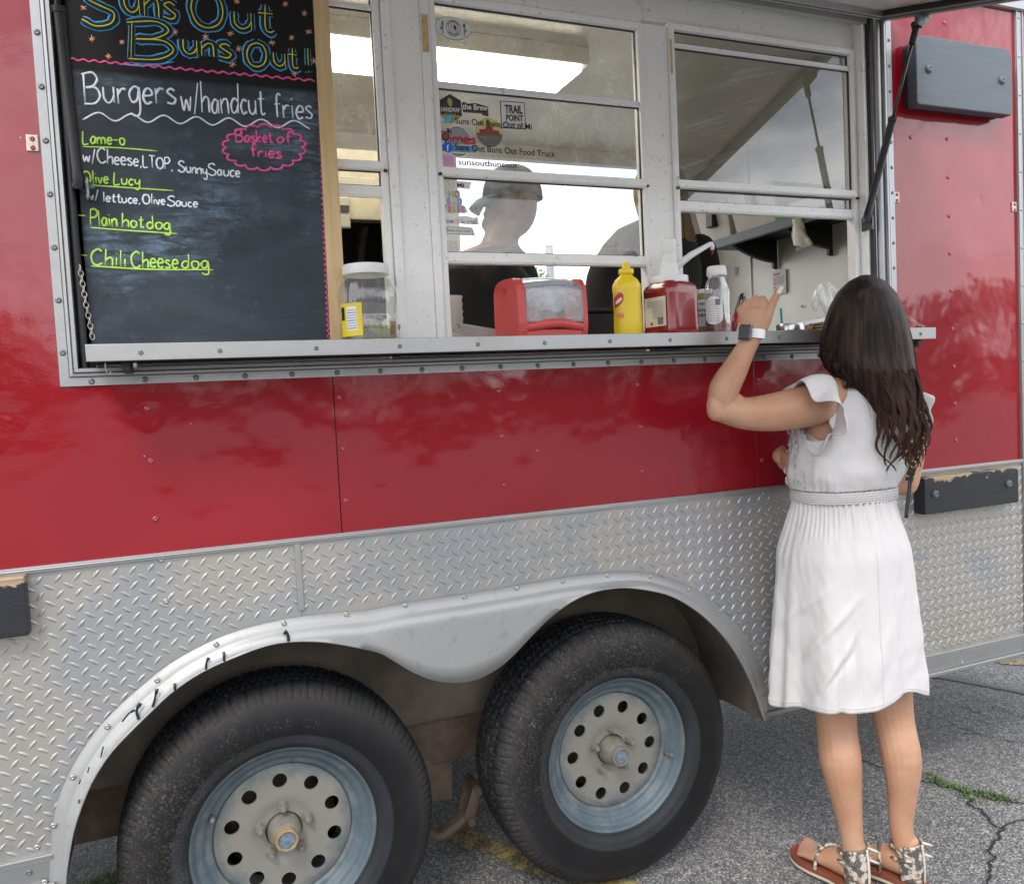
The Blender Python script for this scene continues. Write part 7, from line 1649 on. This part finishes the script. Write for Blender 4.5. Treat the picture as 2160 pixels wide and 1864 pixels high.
for i in range(420):
    a = rr.uniform(-0.5, PI+0.5)-PI*0.0; ca, sa = math.cos(a), -math.sin(a); L_ = rr.uniform(0.16, 0.26) if ca > 0 else rr.uniform(0.10, 0.16)
    p0_ = hcN+Vector((ca*0.02, sa*0.02, 0.105)); P = [p0_, hcN+Vector((ca*0.066, sa*0.075, 0.07)), hcN+Vector((ca*0.083, sa*0.097, 0.0)), hcN+Vector((ca*0.080+0.012, sa*0.09, -0.08)), hcN+Vector((ca*0.075+0.03*max(0, ca)+0.02, sa*0.08, -L_))]
    b.tube(catmull(P, 4), 0.0026, 3)
b.build('hair', MATS['blond_hair'], N, smooth=True)

# ================================================================ things on the shelf, left to right
def G(px, y, py=700): v = at(px, py, y=y); return Vector((v.x, y, SZ+0.0012))
def clear(name, col=(0.9, 0.92, 0.92), rough=0.08, dens=0.12):
    t = NT(name); t.t.nodes.remove(t.b); fr = t.n('ShaderNodeFresnel', {'IOR': 1.45}); bf = t.n('ShaderNodeNewGeometry').outputs['Backfacing']; gl = t.n('ShaderNodeBsdfGlossy', {'Color': (1, 1, 1, 1), 'Roughness': rough}); tr = t.n('ShaderNodeBsdfTransparent', {'Color': (*col, 1)})
    df = t.n('ShaderNodeBsdfDiffuse', {'Color': (0.75, 0.76, 0.76, 1)}); m0 = t.n('ShaderNodeMixShader', {0: t.math('MULTIPLY', t.noise(30, 5, 0.7), dens*2)}); t.l(tr.outputs[0], m0.inputs[1]); t.l(df.outputs[0], m0.inputs[2])
    m1 = t.n('ShaderNodeMixShader', {0: t.math('MULTIPLY', t.math('MINIMUM', t.math('MULTIPLY', fr.outputs[0], 2.2), 1.0), t.math('SUBTRACT', 1.0, bf))}); t.l(m0.outputs[0], m1.inputs[1]); t.l(gl.outputs[0], m1.inputs[2]); t.l(m1.outputs[0], t.out.inputs['Surface']); MATS[name] = t.m
clear('clear_jar', (0.90, 0.91, 0.90), 0.05, 0.12); clear('brine', (0.72, 0.70, 0.30), 0.1, 0.03); clear('clear_tinted', (0.62, 0.64, 0.68), 0.15, 0.26); clear('clear_bag', (0.96, 0.96, 0.95), 0.35, 0.10)
simple('lid_white', (0.74, 0.74, 0.72), 0.4, var=0.04); simple('pickle_green', (0.28, 0.27, 0.10), 0.45, var=0.3, vscale=60); simple('pickle_pale', (0.52, 0.50, 0.30), 0.45, var=0.15, vscale=40); simple('label_yellow', (0.74, 0.56, 0.01), 0.45); simple('label_cream', (0.68, 0.64, 0.52), 0.5)
simple('dispenser_red', (0.52, 0.065, 0.06), 0.42, var=0.07, vscale=20); simple('napkin_white', (0.68, 0.68, 0.69), 0.8, var=0.12, vscale=18); simple('mustard_yellow', (0.78, 0.56, 0.015), 0.35, var=0.05); simple('ketchup', (0.24, 0.010, 0.014), 0.22, var=0.12, vscale=9, coat=0.5); simple('tool_red', (0.30, 0.008, 0.012), 0.3); simple('teal', (0.01, 0.28, 0.24), 0.4); simple('steel_cup', (0.5, 0.49, 0.47), 0.25, 0.9); simple('basket_brown', (0.20, 0.13, 0.07), 0.6, var=0.3, vscale=90); simple('paper_cup', (0.56, 0.55, 0.52), 0.7); simple('foil_tray', (0.50, 0.47, 0.42), 0.4, 0.4)
# pickle jar
g_ = G(779, -0.088); PJ = thing('pickle_jar', tuple(g_), 'big clear jar of pickles with a white lid and a yellow label', 'jar')
prof_ = [(0.056, 0.0), (0.062, 0.004), (0.0655, 0.012), (0.066, 0.055), (0.064, 0.060), (0.066, 0.066), (0.068, 0.105), (0.066, 0.122), (0.059, 0.138), (0.049, 0.147), (0.046, 0.150), (0.046, 0.160)]
def flut(b_, prof, seg=72):
    vs = []
    for r, h in prof:
        for k in range(seg):
            a = 2*PI*k/seg; fl_ = 1+(0.018*math.cos(a*24) if 0.10 < h < 0.146 else 0); vs.append((g_.x+r*fl_*math.cos(a), g_.y+r*fl_*math.sin(a), g_.z+h))
    n = len(prof); b_.add(vs, [(i*seg+k, i*seg+(k+1) % seg, (i+1)*seg+(k+1) % seg, (i+1)*seg+k) for i in range(n-1) for k in range(seg)]+[tuple(range(seg-1, -1, -1))])
b = MB(); flut(b, [(q[0].x, q[0].z) for q in [(Vector((r, 0, h)),) for r, h in prof_]]); b.build('glass_body', MATS['clear_jar'], PJ, smooth=True)
b = MB(); b.lathe([(0.0515, 0.153), (0.0525, 0.156), (0.0525, 0.170), (0.051, 0.1745), (0.046, 0.1755), (0, 0.1755)], g_, 'z', 48); b.build('lid', MATS['lid_white'], PJ, smooth=True, auto=40)
b = MB(); b.lathe([(0.061, 0.003), (0.0635, 0.012), (0.0635, 0.046), (0.0, 0.0465)], g_, 'z', 40); b.build('brine', MATS['brine'], PJ, smooth=True, auto=40)
rr = random.Random(6)
for k in range(17):
    a = rr.uniform(0, 2*PI); r_ = rr.uniform(0.02, 0.048); c = g_+Vector((math.cos(a)*r_, -abs(math.sin(a))*r_*0.9 if k < 13 else math.sin(a)*r_, rr.uniform(0.012, 0.036))); e = Vector((rr.uniform(-1, 1), rr.uniform(-0.3, 0.3), rr.uniform(-0.5, 0.5))).normalized()*0.020
    bb = MB(); limb(bb, [c-e, c, c+e], [0.0085, 0.0115, 0.0085], 3, 10); bb.build('pickle', MATS['pickle_pale' if k % 3 == 0 else 'pickle_green'], PJ, smooth=True)
def wrap(c, r, a0, a1, z0, z1, mat, par, name='label', off=0.0, n=16, ry=None):
    bb = MB(); vs = []
    for i in range(n+1):
        a = math.radians(a0+(a1-a0)*i/n); x, y = c.x+(r+off)*math.cos(a), c.y+((ry or r)+off)*math.sin(a); vs += [(x, y, c.z+z0), (x, y, c.z+z1)]
    bb.add(vs, [(2*i, 2*i+2, 2*i+3, 2*i+1) for i in range(n)]); o = bb.build(name, MATS[mat], par, smooth=True, recalc=False); return o
lb = wrap(g_, 0.0665, 196, 246, 0.014, 0.086, 'label_yellow', PJ, off=0.0009); wrap(g_, 0.0665, 213, 236, 0.026, 0.078, 'ink_white', PJ, 'label_panel', 0.0015)
for k in range(8): wrap(g_, 0.0665, 214.5, 234.5, 0.030+k*0.0056, 0.0318+k*0.0056, 'ink_blue' if k % 3 == 0 else 'ink_grey', PJ, 'print', 0.0019)
wrap(g_, 0.0665, 199, 208, 0.05, 0.078, 'ink_black', PJ, 'print', 0.0016)
# paper cups and trays inside at the left of the middle window
c_ = at(949, 690, y=0.06); ST = thing('cup_stack', (c_.x, 0.06, 1.456), 'stack of off-white paper cups just inside the middle window', 'cups'); 
for k in range(5):
    b = MB(); z0_ = 1.456+k*0.018; b.lathe([(0.021, 0), (0.027, 0.060), (0.0285, 0.062), (0.0285, 0.0645), (0.026, 0.064), (0.0205, 0.004)], (c_.x+0.008, 0.06, z0_), 'z', 28); b.build('cup', MATS['paper_cup'], ST, smooth=True, auto=40)
c_ = at(985, 705, y=0.07); TT = thing('tray_stack', (c_.x, 0.07, 1.456), 'few paper trays leaning behind the shelf beside the cups', 'trays')
for k in range(3):
    b = MB(); x, z = c_.x+0.012*k, 1.458+k*0.012; b.add([(x-0.05, 0.03, z+0.020), (x+0.05, 0.03, z-0.001), (x+0.05, 0.13, z-0.001), (x-0.05, 0.13, z+0.02), (x-0.062, 0.02, z+0.040), (x+0.064, 0.02, z+0.018), (x+0.064, 0.14, z+0.018), (x-0.062, 0.14, z+0.040)], [(0, 3, 2, 1), (0, 1, 5, 4), (1, 2, 6, 5), (2, 3, 7, 6), (3, 0, 4, 7)])
    o = b.build('tray', MATS['paper_cup'], TT); o.modifiers.new('t', 'SOLIDIFY').thickness = 0.001
# red napkin dispenser
fl_, fr_ = at(1101, 700, y=-0.195).x, at(1239, 700, y=-0.195).x; bk_y = -0.055
ND = thing('napkin_dispenser', ((fl_+fr_)/2, -0.12, SZ+0.001), 'faded red napkin dispenser with a clear front on the shelf', 'dispenser')
z0_ = SZ+0.0012; zt = z0_+0.140
def side(x, th, name):
    pts = [(-0.197, z0_+0.004), (-0.203, z0_+0.030), (-0.199, z0_+0.105), (-0.190, z0_+0.125), (-0.172, z0_+0.137), (-0.10, z0_+0.140), (-0.072, z0_+0.135), (-0.058, z0_+0.122), (-0.052, z0_+0.10), (-0.050, z0_+0.004), (-0.055, z0_), (-0.192, z0_)]
    b = MB(); n = len(pts); pts = [(p.x, p.z) for p in catmull([(a, 0, c) for a, c in pts], 2, closed=True)]; n = len(pts)
    b.add([(x, y, z) for y, z in pts]+[(x+th, y, z) for y, z in pts], [tuple(range(n)), tuple(range(2*n-1, n-1, -1))]+[(i, (i+1) % n, (i+1) % n+n, i+n) for i in range(n)]); o = b.build(name, MATS['dispenser_red'], ND, bevel=0.003); return o
side(fl_-0.010, 0.022, 'side_shell'); side(fr_-0.014, 0.014, 'side_shell')
b = MB(); b.box(fl_+0.0125, fr_-0.0145, -0.196, -0.052, z0_+0.0005, z0_+0.016); b.tube(catmull([(fl_+0.012, -0.192, z0_+0.022), ((fl_+fr_)/2, -0.203, z0_+0.030), (fr_-0.014, -0.192, z0_+0.022)], 8), 0.0115, 10); b.build('base', MATS['dispenser_red'], ND, smooth=True, auto=40)
b = MB(); b.box(fl_+0.0125, fr_-0.0145, -0.060, -0.053, z0_+0.0165, z0_+0.134); b.build('back', MATS['dispenser_red'], ND, bevel=0.002)
for s_ in (0, 1):
    xa, xb = (fl_+0.013, fl_+0.062) if s_ == 0 else (fr_-0.015, fr_-0.060); b = MB(); b.prism([(xa, z0_+0.018), (xb, z0_+0.018), (xa+(xb-xa)*0.48, z0_+0.104), (xa+(xb-xa)*0.2, z0_+0.110), (xa, z0_+0.110)], -0.176, -0.172); b.build('napkin_guide', MATS['dispenser_red'], ND, bevel=0.001)
b = MB(); wv = lambda i, j: (fl_+0.016+(fr_-fl_-0.034)*i/24, -0.165+0.004*math.sin(i*0.9)*math.sin(j*0.8)-0.012*math.sin(min(j, 12)/12*PI), z0_+0.062+0.074*j/16+0.003*math.sin(i*0.7))
b.grid(wv, 25, 17); o = b.build('napkins', MATS['napkin_white'], ND, smooth=True, recalc=False)
b = MB(); b.box(fl_+0.016, fr_-0.018, -0.160, -0.064, z0_+0.085, z0_+0.134); b.build('napkin_stack', MATS['napkin_white'], ND, bevel=0.01)
b = MB()
def cov(i, j):
    x = fl_+0.012+(fr_-fl_-0.026)*i/16; t = j/14; y = -0.2015-0.004*math.sin(i/16*PI); z = z0_+0.034+0.075*min(1, t/0.55)
    if t > 0.55: a = (t-0.55)/0.45*PI/2*1.0; y = y+0.075*(1-math.cos(a))+0.03*math.sin(a)**2; z = z0_+0.109+0.033*math.sin(a)
    return (x, y, z+0.006*math.sin(i/16*PI)*(t > 0.55))
b.grid(cov, 17, 15); b.build('clear_front', MATS['clear_tinted'], ND, smooth=True)
b = MB(); b.tube([Vector(cov(i, 0)) for i in range(17)], 0.0016, 6); b.tube([Vector(cov(0, j)) for j in range(9)], 0.0016, 6); b.tube([Vector(cov(16, j)) for j in range(9)], 0.0016, 6); b.tube([Vector(cov(i, 8)) for i in range(17)], 0.0013, 6); b.build('front_edge', simple('edge_tint', (0.20, 0.27, 0.34), 0.3), ND, smooth=True)
b = MB(); xs_ = fl_-0.0108; b.box(xs_, xs_+0.001, -0.135, -0.118, z0_+0.107, z0_+0.109); b.box(xs_, xs_+0.001, -0.137, -0.135, z0_+0.107, z0_+0.118); b.box(xs_, xs_+0.001, -0.135, -0.118, z0_+0.116, z0_+0.118); b.build('keyhole', simple('dark_red', (0.16, 0.02, 0.02), 0.5), ND)
put_text('Lovely Lunches !!', Vector((fl_+0.055, 0, z0_+0.092)), Vector((fr_-0.060, 0, z0_+0.093)), 0.004, 'st_lilac', ND, -0.2062) if False else None
# black steel box and its lid inside, behind the mustard
bx0, bx1 = at(1170, 680, y=0.16).x, at(1312, 680, y=0.16).x
BB_ = thing('food_warmer', ((bx0+bx1)/2, 0.16, 1.456), 'black box with a lid inside the window behind the mustard bottle', 'box'); b = MB(); zt_ = at(1240, 650, y=0.10).z; b.box(bx0, bx1+0.03, 0.10, 0.26, 1.456, zt_-0.012); b.build('box_body', MATS['black_plastic'], BB_, bevel=0.004)
b = MB(); b.box(bx0-0.006, bx1+0.036, 0.09, 0.27, zt_-0.0115, zt_); b.build('box_lid', MATS['black_plastic'], BB_, bevel=0.004)
# mustard bottle
g_ = G(1326, -0.125); MU = thing('mustard_bottle', tuple(g_), 'yellow squeeze mustard bottle with a pointed cap', 'bottle'); b = MB()
pr = [(0.0, 0.0), (0.036, 0.0), (0.0385, 0.006), (0.0385, 0.03), (0.0375, 0.07), (0.0372, 0.10), (0.0385, 0.118), (0.0375, 0.130), (0.030, 0.142), (0.020, 0.150), (0.0165, 0.153), (0.0165, 0.157)]
vs = []; seg = 48
for r, h in pr:
    for k in range(seg):
        a = 2*PI*k/seg; wv_ = 1-0.05*math.exp(-((math.degrees(a)-250)/35)**2)*(0.02 < h < 0.12); vs.append((g_.x+r*wv_*math.cos(a), g_.y+r*0.72*wv_*math.sin(a), g_.z+h))
b.add(vs, [(i*seg+k, i*seg+(k+1) % seg, (i+1)*seg+(k+1) % seg, (i+1)*seg+k) for i in range(len(pr)-1) for k in range(seg)]); b.build('bottle_body', MATS['mustard_yellow'], MU, smooth=True)
b = MB(); b.lathe([(0.0185, 0.1565), (0.0190, 0.158), (0.0190, 0.167), (0.0178, 0.169), (0.0105, 0.1695), (0.0088, 0.181), (0.0072, 0.1855), (0.0045, 0.1865), (0, 0.1865)], g_, 'z', 28); b.build('cap', MATS['mustard_yellow'], MU, smooth=True, auto=35)
def wr(c, rx, ry, a0, a1, zz, mat, par, off, name='print'):
    bb = MB(); vs = []; n = len(zz)-1
    for i, (z0__, z1__) in enumerate(zz): a = math.radians(a0+(a1-a0)*i/n); vs += [(c.x+(rx+off)*math.cos(a), c.y+(ry+off)*math.sin(a), c.z+z0__), (c.x+(rx+off)*math.cos(a), c.y+(ry+off)*math.sin(a), c.z+z1__)]
    bb.add(vs, [(2*i, 2*i+2, 2*i+3, 2*i+1) for i in range(n)]); return bb.build(name, MATS[mat], par, smooth=True, recalc=False)
wr(g_, 0.0385, 0.0277, 186, 232, [(0.070, 0.094), (0.074, 0.100), (0.074, 0.104), (0.078, 0.108), (0.082, 0.108), (0.090, 0.104)], 'ink_red', MU, 0.0010); wr(g_, 0.0385, 0.0277, 196, 226, [(0.079, 0.086), (0.082, 0.091), (0.085, 0.094), (0.090, 0.097)], 'ink_white', MU, 0.0015)
wr(g_, 0.0385, 0.0277, 200, 232, [(0.046, 0.056)]*4, 'st_orange', MU, 0.0011); wr(g_, 0.0385, 0.0277, 205, 228, [(0.059, 0.062)]*3, 'label_cream', MU, 0.0012); wr(g_, 0.0385, 0.0277, 203, 232, [(0.112, 0.115)]*3, 'label_cream', MU, 0.0012)
# ketchup jug with pump
g_ = G(1417, -0.115); KJ = thing('ketchup_jug', tuple(g_), 'square jug of ketchup with a tall white pump', 'jug')
def rbox(b_, c, prof, rot=0.0, p=5.0, seg=56, asp=1.0):
    vs = []
    for r, h in prof:
        for k in range(seg):
            a = 2*PI*k/seg; x, y = superell(a, p) if r > 0 else (0, 0); x *= r; y *= r*asp; vs.append((c.x+x*math.cos(rot)-y*math.sin(rot), c.y+x*math.sin(rot)+y*math.cos(rot), c.z+h))
    n = len(prof); b_.add(vs, [(i*seg+k, i*seg+(k+1) % seg, (i+1)*seg+(k+1) % seg, (i+1)*seg+k) for i in range(n-1) for k in range(seg)])
ro = math.radians(14)
b = MB(); rbox(b, g_, [(0.001, 0), (0.050, 0), (0.0575, 0.006), (0.0585, 0.014), (0.0575, 0.022), (0.0565, 0.060), (0.0575, 0.105), (0.0580, 0.118), (0.054, 0.128), (0.045, 0.134), (0.043, 0.138), (0.001, 0.139)], ro, 5.5, asp=0.92); b.build('jug_body', MATS['ketchup'], KJ, smooth=True)
b = MB(); b.lathe([(0.046, 0.1345), (0.0475, 0.136), (0.0475, 0.150), (0.046, 0.1525), (0.0255, 0.153), (0.0245, 0.157), (0.0245, 0.170), (0.0225, 0.176), (0.0225, 0.186), (0.0205, 0.188), (0.0190, 0.189), (0.0190, 0.212), (0.0200, 0.213), (0.0205, 0.2145), (0.0205, 0.240), (0.0190, 0.2475), (0.013, 0.251), (0, 0.2515)], g_, 'z', 36); b.build('pump', MATS['lid_white'], KJ, smooth=True, auto=35)
p0_ = g_+UP*0.176; tip = at(1502, 514, y=-0.115); b = MB(); b.tube([p0_+Vector((0.010, 0, -0.004)), p0_.lerp(tip, 0.5)+UP*0.001, tip+Vector((-0.004, 0, 0))], [0.0105, 0.0085, 0.0062], 10); b.tube([tip+Vector((-0.004, 0, 0.003)), tip+Vector((0.001, 0, -0.006)), tip+Vector((0.0, 0, -0.016))], [0.006, 0.0058, 0.0052], 10); b.build('spout', MATS['lid_white'], KJ, smooth=True)
b = MB(); b.tube([tip+UP*-0.016, tip+Vector((0.001, 0, -0.023)), tip+Vector((-0.004, 0, -0.030))], [0.0028, 0.0022, 0.001], 6); b.build('drip', MATS['tool_red'], KJ, smooth=True)
def flatlabel(c, rot, face, u0, u1, z0__, z1__, dist, mat, par, name='label', off=0.0):
    ang = rot+face; n_ = Vector((math.cos(ang), math.sin(ang), 0)); t_ = Vector((-n_.y, n_.x, 0)); bb = MB()
    A = [c+n_*(dist+off)+t_*u+UP*z for u, z in ((u0, z0__), (u1, z0__), (u1, z1__), (u0, z1__))]; bb.add(A, [(0, 1, 2, 3)]); return bb.build(name, MATS[mat], par, recalc=False)
lf = (KJ, )
flatlabel(g_, ro, PI, -0.036, 0.036, 0.024, 0.098, 0.0578, 'label_cream', KJ)
for k in range(9): flatlabel(g_, ro, PI, -0.010 if k > 2 else -0.028, 0.028, 0.086-k*0.0052, 0.088-k*0.0052, 0.0578, 'ink_grey', KJ, 'print', 0.0007)
for k in range(7): flatlabel(g_, ro, PI, 0.008-k*-0.0028, 0.0095+k*0.0028, 0.028, 0.046, 0.0578, 'ink_black', KJ, 'print', 0.0008)
flatlabel(g_, ro, PI, -0.018, -0.010, 0.028, 0.036, 0.0578, 'ink_red', KJ, 'print', 0.0008)
# relish jar behind
g_ = G(1487, -0.062); RJ = thing('relish_jar', tuple(g_), 'jar of green relish with a white label between the two ketchups', 'jar'); b = MB(); b.lathe([(0.028, 0), (0.031, 0.004), (0.031, 0.10), (0.026, 0.112), (0.021, 0.115)], g_, 'z', 32); b.build('jar_body', MATS['pickle_green'], RJ, smooth=True, auto=50)
b = MB(); b.lathe([(0.0235, 0.115), (0.0235, 0.127), (0.0, 0.1275)], g_, 'z', 28); b.build('lid', MATS['lid_white'], RJ, smooth=True, auto=50); wrap(g_, 0.031, 175, 330, 0.026, 0.098, 'ink_white', RJ, off=0.0008)
me = text_mesh('HEINZ', 1.0, 0.02); me2 = text_mesh('SWEET', 1.0, 0.03); me3 = text_mesh('RELISH', 1.0, 0.03)
for me_, z_, h_, mt in ((me, 0.084, 0.009, 'ink_black'), (me2, 0.066, 0.010, 'ink_black'), (me3, 0.053, 0.010, 'ink_black')):
    wx_ = max(v.co.x for v in me_.vertices)
    for v in me_.vertices:
        a = math.radians(196+100*(v.co.x/wx_)); v.co = Vector((g_.x+0.0325*math.cos(a), g_.y+0.0325*math.sin(a), g_.z+z_+v.co.y*h_))
    me_.materials.append(MATS[mt]); link('print', me_, None, RJ)
# clear squeeze bottle of ketchup
g_ = G(1516, -0.118); KB = thing('ketchup_bottle', tuple(g_), 'clear squeeze bottle a third full of ketchup with a white cap', 'bottle')
pr = [(0.001, 0), (0.034, 0), (0.0375, 0.006), (0.0365, 0.045), (0.0350, 0.075), (0.0375, 0.110), (0.036, 0.122), (0.028, 0.142), (0.0235, 0.152), (0.0235, 0.156)]
b = MB(); rbox(b, g_, pr, 0.35, 3.2, asp=0.72); b.build('bottle_body', MATS['clear_jar'], KB, smooth=True)
b = MB(); rbox(b, g_+UP*0.0012, [(0.001, 0), (0.033, 0), (0.0362, 0.006), (0.0348, 0.055), (0.001, 0.056)], 0.35, 3.2, asp=0.70); b.build('ketchup_inside', MATS['ketchup'], KB, smooth=True, auto=50)
b = MB(); b.lathe([(0.0250, 0.1555), (0.0262, 0.158), (0.0262, 0.166), (0.0250, 0.177), (0.0225, 0.1805), (0, 0.181)], g_, 'z', 32); b.build('cap', MATS['lid_white'], KB, smooth=True, auto=40)
wr(g_, 0.0400, 0.0305, 190, 258, [(0.040, 0.085), (0.030, 0.094), (0.027, 0.098), (0.026, 0.099), (0.026, 0.098), (0.030, 0.094), (0.040, 0.085)], 'ink_white', KB, 0.0035, 'label')
for k in range(10): wr(g_, 0.0400, 0.0305, 200, 250 if k % 2 else 244, [(0.036+k*0.0058, 0.0372+k*0.0058)]*5, 'ink_grey', KB, 0.0042)
for k in range(6): wr(g_, 0.0400, 0.0305, 232+k*3, 233.6+k*3, [(0.076, 0.092)]*2, 'ink_black', KB, 0.0046)
# long-nosed lighter leaning at the end of the bottles
la, lb_ = at(1546, 698, y=-0.10), at(1567, 622, y=-0.06); la.z = max(la.z, SZ+0.010); GLT = thing('gas_lighter', tuple(la), 'black and dark red utility lighter standing by the raised hand', 'lighter')
b = MB(); b.tube([la, la.lerp(lb_, 0.5)], [0.0085, 0.0090], 12); b.build('red_part', MATS['tool_red'], GLT, smooth=True)
b = MB(); b.tube([la.lerp(lb_, 0.50), la.lerp(lb_, 0.6), la.lerp(lb_, 0.92), lb_], [0.0090, 0.0100, 0.0100, 0.0075], 12); b.build('black_grip', MATS['black_plastic'], GLT, smooth=True, auto=60)
for k in range(7): 
    b = MB(); c = la.lerp(lb_, 0.56+k*0.045)+Vector((-0.006, -0.0085, 0)); ball(b, c, 0.0022, seg=8); b.build('grip_dot', MATS['ink_white'], GLT, smooth=True)
b = MB(); ball(b, la.lerp(lb_, 0.94)+Vector((0, -0.0075, 0)), 0.0036, 0.002, 0.006, 12); b.build('hang_hole', MATS['ink_white'], GLT, smooth=True)
# tumbler with straw, basket, tray and bag at the right
g_ = G(1667, -0.095); TB = thing('tumbler', tuple(g_), 'low steel tumbler with a teal base and a green straw, right of the raised hand', 'cup')
b = MB(); b.lathe([(0.038, 0.009), (0.039, 0.0095), (0.039, 0.024), (0.037, 0.028), (0.0, 0.0285)], g_, 'z', 40); b.build('steel_wall', MATS['steel_cup'], TB, smooth=True, auto=40); b = MB(); b.lathe([(0.040, 0), (0.0415, 0.002), (0.0415, 0.0085), (0.0, 0.0088)], g_, 'z', 40); b.build('teal_base', MATS['teal'], TB, smooth=True, auto=40)
b = MB(); s0 = at(1650, 690, y=-0.095); s1__ = at(1647, 650, y=-0.095); b.tube([s0, s1__], 0.0034, 10); b.build('straw', MATS['teal'], TB, smooth=True, auto=40)
g_ = G(1728, -0.06); BK = thing('snack_basket', tuple(g_), 'small brown wooden basket almost hidden by the woman\'s head', 'basket'); b = MB()
for k in range(4): b.box(g_.x-0.022, g_.x+0.06, g_.y-0.035, g_.y+0.035, g_.z+0.001+k*0.0085, g_.z+0.007+k*0.0085)
for k in range(5): b.box(g_.x-0.0235+k*0.018, g_.x-0.018+k*0.018, g_.y-0.037, g_.y-0.0352, g_.z, g_.z+0.034)
b.build('slats', MATS['basket_brown'], BK, bevel=0.001)
g_ = G(1706, -0.055); b = MB(); 
for k in range(7): ball(b, g_+Vector((rr.uniform(-0.014, 0.012), rr.uniform(-0.01, 0.01), 0.006+0.003*k)), 0.008, 0.008, 0.005, 8)
o = b.build('cookies', simple('cookie_brown', (0.30, 0.16, 0.06), 0.8, var=0.4, vscale=90), smooth=True); tag(o, 'small pile of brown crumbs beside the basket', 'snacks', kind='stuff')
a0, a1 = at(1640, 692, y=-0.045), at(1752, 672, y=-0.045); b = MB(); b.prism([(a0.x, SZ+0.004), (a1.x, SZ+0.004), (a1.x, a1.z+0.006), (a0.x, a0.z+0.004)], -0.045, -0.042); o = b.build('paper_sheet', MATS['ink_white']); tag(o, 'white card standing behind the tumbler and basket', 'card')
b = MB(); cB = at(1735, 645, y=-0.02); rr = random.Random(9)
def bagf(i, j):
    a = 2*PI*i/26; t = j/9; r_ = (0.045+0.02*math.sin(3*a+t*4)+0.01*math.sin(7*a))*math.sin(PI*(0.12+0.8*t))**0.6; return (cB.x+0.03+r_*math.cos(a)-0.02*t, cB.y+r_*0.5*math.sin(a), cB.z-0.045+0.105*t+0.01*math.sin(a*4))
b.grid(bagf, 26, 10, cu=True); o = b.build('plastic_bag', MATS['clear_bag'], smooth=True); tag(o, 'crumpled clear plastic bag inside the window behind the woman\'s head', 'bag')
# ================================================================ beyond the far side: a lamp pole and a tree; behind the photographer: trees
simple('leaf_green', (0.10, 0.22, 0.03), 0.6, var=0.4, vscale=30, trans=0.0); simple('bark', (0.10, 0.08, 0.06), 0.9, var=0.3); simple('pole_grey', (0.35, 0.37, 0.40), 0.5, 0.4); simple('far_leaf', (0.035, 0.065, 0.022), 0.8, var=0.4, vscale=2)
def leafy(c, r, n, ls, seed, squash=0.8):
    rr = random.Random(seed); b = MB()
    for _ in range(n):
        while True:
            v = Vector((rr.uniform(-1, 1), rr.uniform(-1, 1), rr.uniform(-1, 1)))
            if v.length < 1 and noise.noise(v*2.2+Vector((seed, 0, 0)))+0.25*v.length > -0.02: break
        p = c+Vector((v.x*r, v.y*r, v.z*r*squash)); u = Vector((rr.gauss(0, 1), rr.gauss(0, 1), rr.gauss(0, 1))).normalized(); w_ = u.orthogonal().normalized(); s_ = ls*rr.uniform(0.6, 1.3)
        b.add([p-u*s_, p+w_*s_*0.42, p+u*s_, p-w_*s_*0.42], [(0, 1, 2, 3)])
    return b
TC = at(1135, 648, y=6.0)
tr_ = thing('tree', (TC.x-0.9, 6.3, 0), 'green leafy tree beyond the trailer, seen through the far opening', 'tree'); leafy(at(1082, 612, y=6.2), 0.42, 1500, 0.030, 3).build('crown', MATS['leaf_green'], tr_, recalc=False)
tc_ = at(1082, 612, y=6.2); b = MB(); b.tube([(tc_.x, 6.3, 0), (tc_.x+0.04, 6.3, 1.0), (tc_.x, 6.2, tc_.z+0.1)], [0.06, 0.045, 0.015], 10)
for k in range(6): a = k*1.1; b.tube([(tc_.x+0.02, 6.28, 1.3+0.12*k), (tc_.x+0.28*math.cos(a), 6.2+0.28*math.sin(a), tc_.z-0.15+0.06*k)], [0.018, 0.006], 6)
b.build('trunk', MATS['bark'], tr_, smooth=True)
pp = at(1162, 600, y=7.5); b = MB(); b.tube([(pp.x, 7.5, 0), (pp.x, 7.5, 3.2)], 0.05, 12); o = b.build('pole', MATS['pole_grey'], smooth=True, auto=50); tag(o, 'grey pole standing beside the tree beyond the trailer', 'pole')
rr = random.Random(21)
for k in range(17):
    x = -62+k*8.5+rr.uniform(-2, 2); y = -46+rr.uniform(-6, 6)+abs(x)*0.12; h = rr.uniform(5.0, 8.5)
    t_ = thing('tree', (x, y, 0), 'dark broad tree in the row across the lot behind the photographer', 'tree', 'trees across the lot'); leafy(Vector((x, y, h*0.58)), h*0.62, 900, 0.42, 40+k, 0.75).build('crown', MATS['far_leaf'], t_, recalc=False)
    b = MB(); b.tube([(x, y, 0), (x, y, h*0.5)], [0.25, 0.12], 8); b.build('trunk', MATS['bark'], t_, smooth=True)
b = MB(); vs = []; n = 90
for i in range(n):
    x = -90+2*i; y = -58+0.1*abs(x); vs += [(x, y, -0.1), (x, y, 3.2+1.6*noise.noise(Vector((i*0.3, 0, 0)))+0.5*noise.noise(Vector((i*1.3, 2, 0)))), (x, y-3, -0.1)]
b.add(vs, [(3*i, 3*i+1, 3*i+4, 3*i+3) for i in range(n-1)]+[(3*i+1, 3*i+2, 3*i+5, 3*i+4) for i in range(n-1)]); o = b.build('hedge_line', MATS['far_leaf'], recalc=False); tag(o, 'dark far hedge behind the row of trees', 'hedge', kind='stuff')
